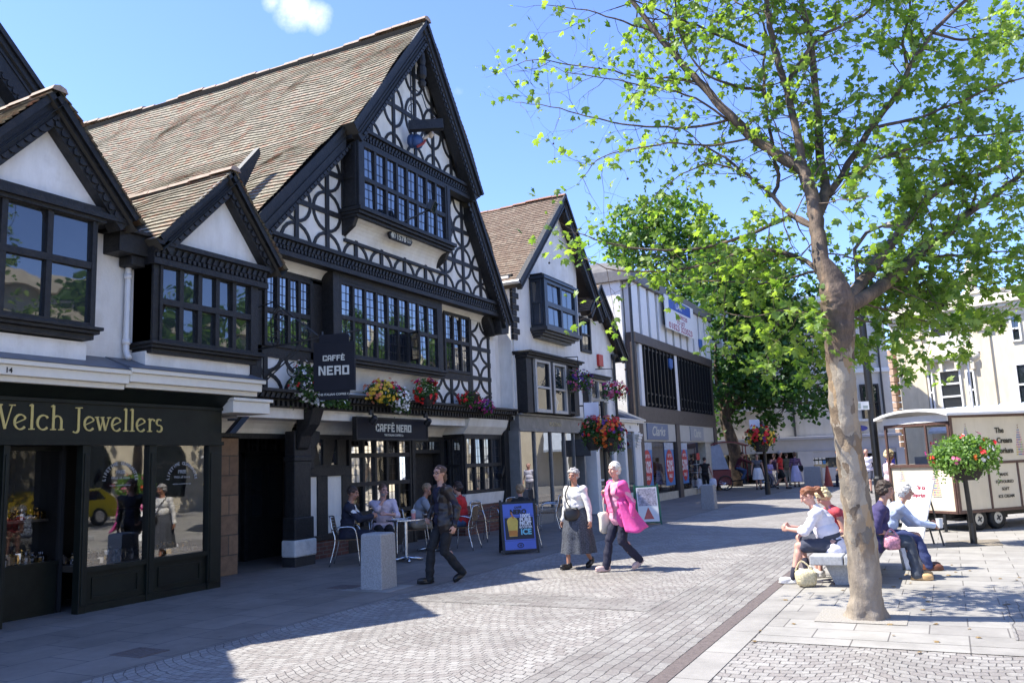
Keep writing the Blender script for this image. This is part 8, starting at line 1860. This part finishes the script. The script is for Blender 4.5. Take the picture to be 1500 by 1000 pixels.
    return dict(o=body, neck=neck, chest=chest, waist=waist, pel=pel, wL=wL, wR=wR, F=F, R=Rr, U=U, sR=sR, sF=sF, sp=sp, sp2=sp2, s=s, hc=hc, h=h, shL=shL, shR=shR, kL=kL, kR=kR)

# ---- the walkers
W1 = gnd(653, 853)
p1 = person('man in a dark leather jacket and glasses walking past the cafe tables', W1, -120, 1.70, dict(walk(.13, 1, .035), lh=(-.15, -.02, .475), rh=(.135, .075, .53), re=(.8, -.6, -.1), pl=(1, .2, 0)), navy, black_c, 'brown', 'long_back', sleeve='long', jacket=leather, jopen=.075, jhem=.14, w=1.06, vx=.0085, head=(-22, -2), glasses=True, sk=skin)
W2 = gnd(850, 832)
skirt_m = M('speckled_skirt', (.055, .06, .075), .85, .95, 60)
p7 = person('grey haired woman in a white cardigan and long speckled skirt walking', W2, -108, 1.56, dict(walk(.12, 1, .03), lh=(-.19, .03, .46), rh=(.18, .02, .455)), cloth('cream_knit', (.70, .67, .62), .06), skirt_m, 'grey', 'curly', sleeve='long', hem=.10, w=1.18, vx=.0085, bust=1.0, btype='skirt', skirt=(.27, .15), head=(-14, -6), sk=skin_tan, shoes=M('black_sandal', (.015, .013, .012), .4))
W3 = gnd(913, 836)
pink_c = cloth('magenta_coat', (.68, .075, .29), .15); lpink = cloth('pale_pink_knit', (.68, .30, .40), .06)
p8 = person('white haired woman in a bright pink coat and navy trousers walking', W3, -128, 1.63, dict(walk(.15, 1, .045), lh=(-.15, -.03, .47), rh=(.10, .10, .69), re=(.8, -.3, -.8), hr=(-.3, .3, .8)), lpink, navy, 'white', 'bob', sleeve='long', hem=.09, jacket=pink_c, jopen=.13, jhem=.14, w=1.2, vx=.0085, bust=1.05, head=(-14, 0), sk=skin_pink, shoes=M('pale_pink_shoe', (.55, .38, .34), .6))
# the coat's long skirts, blown back to her left
m_ = MB(); P8 = p8; s_ = P8['s']; nA, nT = 30, 10; vs = []
for j in range(nT + 1):
    t = j / nT
    for i in range(nA + 1):
        a = rad(62 + 240 * i / nA)                       # from her right front, round the back, to her left front
        d = P8['sF'] * math.cos(a) + P8['sR'] * math.sin(a); left = max(0, -math.sin(a)); back = max(0, -math.cos(a))
        r_ = (.205 + .05 * t + .05 * t * t + .022 * t * math.sin(a * 7) ) * s_ * (1.0 if abs(math.cos(a)) < .8 else .92)
        blow = (P8['R'] * -.09 * left + P8['F'] * -.14 * (.4 * left + .7 * back)) * t ** 1.3 * s_
        z = -.48 * t * s_ * (1 - .10 * left * t) - .035 * t * math.sin(a * 3)
        vs.append(P8['waist'] + V((0, 0, .02)) + d * r_ + blow + V((0, 0, z)))
k_ = nA + 1
m_.add(vs, [(j * k_ + i, j * k_ + i + 1, (j + 1) * k_ + i + 1, (j + 1) * k_ + i) for j in range(nT) for i in range(nA)])
ct = m_.build('coat_skirt', pink_c, P8['o'], smooth=True, fixn=False); md = ct.modifiers.new('thick', 'SOLIDIFY'); md.thickness = .01
# pink scarf end hanging down her front
c = p8['chest']; sF, sR, sp_ = p8['sF'], p8['sR'], p8['sp']; m_ = MB(); pts = [p8['neck'] + sR * .06 - sF * .02, p8['neck'] + sF * .10 + sR * .05 - sp_ * .04, c + sF * .17 + sR * .02, c + sF * .185 - sR * .04 - sp_ * .16, c + sF * .18 - sR * .07 - sp_ * .30]
for i, k in ((0, -1), (1, 1)): pass
vs = []
for i, p in enumerate(smooth_path(pts, 4)): wd_ = .03 + .035 * i / 16; vs += [p - sR * wd_ + sF * .006 * (i % 2), p + sR * wd_ + sF * .006]
m_.add(vs, [(2 * i, 2 * i + 1, 2 * i + 3, 2 * i + 2) for i in range(len(vs) // 2 - 1)]); so_ = m_.build('scarf', cloth('pink_scarf', (.66, .16, .32), .15), p8['o']); md = so_.modifiers.new('thick', 'SOLIDIFY'); md.thickness = .012
# bags of the two women
def bag(name, label, c, r, mat_, strap=None, cat='bag', group=None, flat=1.0, F=None):
    t = thing(name, c, label, cat, group); c = V(c); F = F or V((.5, -.86, 0)); R_ = V((-F.y, F.x, 0)); rot = Matrix((R_, F, V((0, 0, 1)))).transposed()
    m_ = MB(); m_.ell(c, (r[0], r[1], r[2]), rot, 14, 10)
    for i, p in enumerate(m_.v):
        v = rot.transposed() @ (V(p) - c); k = V((abs(v.x / r[0]) ** .55 * math.copysign(r[0], v.x), abs(v.y / r[1]) ** .7 * math.copysign(r[1], v.y), abs(v.z / r[2]) ** .6 * math.copysign(r[2], v.z))); k += V((1, 1, 1)) * noise.noise(k * 14 + V((i % 3, 0, 0)) * .0) * .02; m_.v[i] = tuple(c + rot @ k)
    m_.build('body', mat_, t, smooth=True)
    if strap: m_ = MB(); m_.tube(smooth_path([V(p) for p in strap], 4), .010, 6); m_.build('strap', mat_, t)
    return t
sF, sR, s = p7['sF'], p7['sR'], p7['s']
bc = p7['pel'] + sF * .20 - sR * .06 + V((0, 0, .04))
bag('shoulder_bag', 'black shoulder bag slung across the woman in the white cardigan', bc, (.13, .05, .10), M('black_bag', (.014, .013, .014), .4, .3, 15), [bc - sR * .10 + V((0, 0, .08)), p7['waist'] + sF * .19 - sR * .02, p7['chest'] + sF * .17 + sR * .06, p7['shR'] + sF * .03 + V((0, 0, .07)) - sR * .06])
c = p8['wR'] + V((0, 0, -.42)) + p8['R'] * .02
bag('handbag', 'cream handbag hanging from the shoulder of the pink coated woman', c, (.10, .06, .16), M('cream_leather', (.62, .56, .46), .5), [c + V((0, 0, .14)), p8['wR'] + V((0, 0, -.08)) + p8['R'] * .02, p8['shR'] + V((0, 0, .075)) + p8['F'] * .02], F=p8['R'])

# ---- cafe sitters
def base_of(x, y, D): p = dep(x, y, D); return V((p.x, p.y, 0))
B = V((-9.62, 12.02, 0)); chair((B.x, B.y), 30, 'aluminium cafe chair under the man in the navy suit')
person('man in a navy suit sitting at the cafe table in profile', B, 30, 1.76, dict(sit(.46, 1.76, .24, 4), lh=(-.05, .24, .46), rh=(.05, .26, .47), le=(-.7, -.4, -.6), re=(.7, -.4, -.6), slump=8), whitec, cloth('navy_suit', (.014, .016, .032)), 'dark', 'short', sleeve='long', jacket=cloth('navy_suit_jacket', (.014, .016, .032)), jopen=.04, jhem=.05, vx=.010, head=(4, -16), sk=skin_tan)
B = V((-9.72, 13.22, 0)); chair((B.x, B.y), -52, 'aluminium cafe chair under the bearded man in the pale pink shirt')
person('bearded man in a pale pink shirt raising his hand at the cafe table', B, -48, 1.76, dict(sit(.46, 1.76, .26, 2), lh=(-.02, .19, .46), rh=(-.01, .16, .63), re=(.35, .5, -.8), le=(-.9, -.2, -.5), hr=(0, .2, 1), slump=6), cloth('pale_pink_shirt', (.62, .52, .58), .05), black_c, 'brown', 'short', sleeve='elbow', w=1.18, vx=.010, head=(-26, -10), beard='grey', sk=skin_pink)
B = V((-9.52, 14.02, 0)); chair((B.x, B.y), 40, 'aluminium cafe chair under the young man in the grey t-shirt')
person('young man in a grey t-shirt and khaki shorts sitting at the second table', B, 42, 1.78, dict(sit(.46, 1.78, .22, 18), lh=(-.06, .26, .45), rh=(.04, .28, .46), le=(-.6, -.5, -.6), re=(.6, -.5, -.6), slump=10), cloth('grey_marl', (.24, .26, .30), .08), cloth('khaki_cloth', (.26, .21, .15)), 'sand', 'crop', sleeve='short', btype='shorts', vx=.010, head=(38, -4), sk=skin_tan, w=1.05)
B = V((-8.72, 14.55, 0)); chair((B.x, B.y), 190, 'aluminium cafe chair behind the walking man, under a sitter in red')
person('sitter in a red top and jeans half hidden behind the walking man', B, 195, 1.68, dict(sit(.46, 1.68, .24, 6), slump=6), cloth('red_cloth', (.50, .02, .02)), denim, 'dark', 'bob', sleeve='short', vx=.013, head=(10, -5), shoes=M('white_trainer', (.65, .65, .66), .6))
B = base_of(764, 735, 16.4); chair((B.x, B.y), 150, 'aluminium cafe chair under the sitter behind the blue A-board')
person('fair haired sitter in black seen from behind over the blue A-board', B, 150, 1.50, dict(sit(.45, 1.5, .22, 2), slump=4), black_c, navy, 'sand', 'bob', sleeve='long', vx=.013, head=(0, -4))
for (x, y, an, lb) in ((712, 792, -10, 'empty aluminium cafe chair against the bay brickwork'), (738, 782, 170, 'empty aluminium cafe chair just left of the blue A-board'), (806, 778, 200, 'empty aluminium cafe chair between the A-board and the white cardigan woman')):
    B = gnd(x, y); chair((B.x, B.y), an, lb)

# ---- on the stone bench
tee = cloth('lilac_white_tee', (.70, .67, .74), .04); shortn = cloth('slate_shorts', (.045, .05, .075)); trainers = M('white_trainers', (.70, .68, .66), .6, .08, 20); zs = .385
def bsit(fwd, lean, **k): d = sit(zs, 1.66, fwd, lean); d.update(k); return d
B = V((BX0 + .22, BY0 + .50, 0))
p20 = person('woman with auburn ponytail in a white t-shirt and shorts on the bench', B, 188, 1.66, bsit(.27, 14, slump=18, lf=(-.10, .30, .045), rf=(.02, .20, .10), rk=(.3, 1, .3), lh=(-.02, .31, .40), rh=(.05, .30, .41), le=(-.6, -.4, -.8), re=(.6, -.4, -.8), pitch_rf=-12), tee, shortn, 'auburn', 'pony', sleeve='elbow', w=1.22, lw=1.08, hem=.10, vx=.0085, btype='shorts', head=(-8, -30), socks=navy, shoes=trainers, sk=skin_pink, bust=1)
b_, sR, sp_, sF = p20['chest'], p20['sR'], p20['sp2'], p20['sF']
bk = b_ - sF * .168 + sp_ * .02 + sR * .0
rt_, n_ = sR * 1.0, -sF
m_ = MB(); m_.obox(bk + sp_ * .07 - n_ * .0 + sR * .03, sR * .075, sp_ * .022, n_ * .004); m_.build('printed_bar', M('print_purple', (.14, .06, .28), .7), p20['o'])
texts('printed_lettering', [('RED SOCKS', .040, bk - sp_ * .075 + sR * .03 + n_ * .006, .003), ('SOX', .05, bk - sp_ * .02 + sR * .03 + n_ * .006, .003)], sR * 1, sp_, M('print_red', (.55, .06, .14), .7), p20['o'], .001)
B = V((BX0 + .34, BY0 + 1.15, 0))
person('blond woman in a tan strap top bent towards the ponytailed woman', B, 205, 1.62, bsit(.25, 16, slump=22), cloth('red_vest', (.50, .06, .08)), cloth('beige_cloth', (.40, .32, .24)), 'blond', 'curly', sleeve='none', vx=.0095, head=(14, -38), sk=skin_pink, shoes=trainers, btype='shorts', w=1.05, bust=1)
B = V((BX1 - .06, BY0 + .88, 0))
p22 = person('dark haired woman in a navy jumper and jeans on the bench facing the trailer', B, 8, 1.66, bsit(.27, 12, slump=12, lh=(-.03, .10, .33), rh=(.05, .14, .33), pr=(-.2, 0, -1)), cloth('navy_jumper', (.045, .035, .11), .15), cloth('grey_denim', (.055, .065, .085), .3), 'dark', 'curly', sleeve='elbow', w=1.15, vx=.0085, hem=.06, head=(10, -6), shoes=M('tan_shoe', (.52, .33, .15), .6), sk=skin, bust=1)
B = V((BX1 + .0, BY0 + 1.75, 0))
p23 = person('white haired person in a pale blue shirt leaning forward on the bench', B, 14, 1.66, bsit(.30, 26, slump=14, lh=(-.03, .36, .36), rh=(.04, .38, .35), re=(.6, -.3, -.7)), cloth('pale_blue_shirt', (.45, .52, .68), .06), cloth('blue_trousers', (.035, .05, .15)), 'white', 'bob', sleeve='long', w=1.1, vx=.0095, head=(8, -8), shoes=M('brown_shoe', (.12, .04, .02), .5))
# bags about the bench
def at_px(x, y, D): return dep(x, y, D)
pb = p22['pel'] + p22['F'] * .20 + p22['R'] * .16 + V((0, 0, -.0)); pb.z = .385 + .085
bag('handbag', 'small pink patterned handbag on the bench by the navy jumper woman', pb, (.11, .07, .09), M('pink_pattern', (.55, .24, .30), .6, .6, 28), [pb + V((-.08, 0, .07)), pb + V((0, 0, .17)), pb + V((.08, 0, .07))])
q_ = gnd(1182, 860); q_.z = .115
bag('woven_bag', 'cream woven bag on the paving beside the white trainers', q_, (.13, .10, .105), M('woven_straw', (.56, .48, .30), .8, .35, 40, .8, 60), [q_ + V((-.12, 0, .08)), q_ + V((-.04, 0, .2)), q_ + V((.08, 0, .1))])
cpb = gnd(1347, 836); sbg = thing('shopping_bag', cpb, 'tall white shopping bag with dark red lettering beside the tan shoes', 'bag')
u = V((.93, .37, 0)); fr = Fr((cpb.x - .17, cpb.y + .02, .012), u, V((u.y, -u.x, 0))); m_ = MB(); m_.hexa([fr.P(0, 0, -.12), fr.P(0, 0, .02), fr.P(.30, 0, .02), fr.P(.30, 0, -.12), fr.P(-.06, .44, -.07), fr.P(-.06, .44, .0), fr.P(.26, .45, .0), fr.P(.26, .45, -.07)]); m_.build('body', M('white_carrier', (.72, .72, .74), .45), sbg, bevel=.01)
texts('lettering', [('CLARKS', .085, fr.P(.16, .22, .023), .004)], V((0, 0, 1)), -u, M('maroon_print', (.22, .03, .05), .5), sbg, .001)
cu = thing('plastic_cup', p23['wR'], 'clear plastic cup held in front of the pale blue shirt on the bench', 'cup'); c = p23['wR'] + p23['F'] * .075 + V((0, 0, .03)); m_ = MB(); m_.lathe([(.035, -.06), (.045, .06), (.047, .065), (.0, .065)], c, 12); m_.build('body', M('clear_cup', (.6, .6, .6), .15), cu)
cp2 = p22['kR'] + V((0, 0, .09))

# ---- farther off
gl_ = 'people at the far market stalls'
B = gnd(1035, 723)
p9 = person('woman in a black top walking away with two white carrier bags', B, 88, 1.64, dict(walk(.08, 1, .0), lh=(-.20, 0, .46), rh=(.20, 0, .46)), black_c, black_c, 'dark', 'short', sleeve='none', w=1.1, vx=.016)
for q_, nm in ((p9['wL'], 'left'), (p9['wR'], 'right')):
    c = q_ + V((0, 0, -.30)); bag('carrier_bag', 'white carrier bag in the %s hand of the woman in black' % nm, c, (.16, .10, .20), M('thin_white_plastic', (.70, .70, .76), .4), [c + V((-.06, 0, .18)), q_ + V((0, 0, -.08)), c + V((.06, 0, .18))], F=V((0, 1, 0)))
cyb = f_ = None
PC_ = V((pc.x, pc.y, 0)); ang_d = math.degrees(math.atan2(dd.y, dd.x))
person('pedicab rider in a dark red shirt and jeans leaning on the handlebars', PC_ + dd * .12, ang_d, 1.72, dict(pel=(0, 0, .61), lean=22, slump=10, lf=(-.07, .16, .20), rf=(.07, .10, .30), lh=(-.15, .48, .70), rh=(.15, .48, .70)), cloth('dark_red_shirt', (.10, .015, .02)), denim, 'dark', 'short', sleeve='long', vx=.016, head=(20, -5))
person('woman in a grey vest and white skirt beside the pedicab', gnd(1112, 717), -70, 1.68, dict(STAND), cloth('grey_vest', (.10, .10, .11)), whitec, 'brown', 'bob', sleeve='none', vx=.016, btype='skirt', skirt=(.30, .28), bust=1)
person('child in a lilac shirt and grey trousers near the stalls', gnd(1130, 714), -30, 1.38, dict(STAND, lh=(-.05, .2, .6), rh=(.05, .2, .6)), cloth('lilac_shirt', (.34, .28, .52)), cloth('grey_trousers', (.16, .15, .18)), 'dark', 'short', vx=.016)
person('person in a dark plum top behind the red shirted man', gnd(1138, 711), -120, 1.64, dict(STAND), cloth('plum_top', (.05, .02, .05)), cloth('grey_skirt', (.2, .19, .2)), 'brown', 'bob', vx=.016)
person('man in a red t-shirt and dark shorts striding across the far square', gnd(1145, 716), 10, 1.80, dict(walk(.15, 1, .04)), cloth('red_tee', (.50, .025, .02)), black_c, 'grey', 'short', vx=.015, btype='shorts', w=1.1, head=(-30, 0), sk=skin_tan)
person('person in a khaki jacket seen from behind near the dark doorway', gnd(1155, 711), 80, 1.66, dict(STAND), cloth('khaki_jacket', (.16, .13, .08)), cloth('stone_trousers', (.30, .27, .22)), 'brown', 'short', sleeve='long', vx=.016)
p16 = person('woman in a patterned top and long white skirt with a black bag', gnd(1168, 713), 100, 1.68, dict(STAND), M('patterned_top', (.14, .07, .12), .8, .9, 18), cloth('lilac_white_skirt', (.55, .50, .66)), 'brown', 'bob', sleeve='elbow', vx=.016, btype='skirt', skirt=(.34, .16))
bag('shoulder_bag', 'black bag at the side of the woman in the patterned top', p16['pel'] + p16['R'] * .22, (.14, .08, .15), black_c)
person('passer by mostly hidden behind the plane tree trunk', gnd(1234, 713), 185, 1.74, dict(walk(.12, 1)), cloth('dark_tee', (.05, .05, .06)), navy, 'dark', 'short', vx=.018, sk=skin_tan)
person('man in a white shirt and navy shorts walking towards the bench', gnd(1275, 722), -98, 1.70, dict(walk(.08, -1), lh=(-.16, .02, .49), rh=(.17, .03, .5)), cloth('lavender_white_shirt', (.66, .64, .74)), shortn, 'sand', 'bald', vx=.014, btype='shorts', w=1.15, sk=skin_pink, shoes=shoe_b)
B = base_of(1303, 700, 17.6)
person('blond woman in a pink patterned blouse waiting at the serving window', B, 25, 1.62, dict(STAND, lh=(-.04, .2, .58), rh=(.06, .2, .58), le=(-.6, -.6, -.6), re=(.6, -.6, -.6)), M('pink_patterned_blouse', (.58, .42, .46), .8, .3, 20), navy, 'blond', 'curly', sleeve='elbow', vx=.013, head=(8, -22), sk=skin_tan, glasses=True)

bpy.data.scenes.remove(TMP)
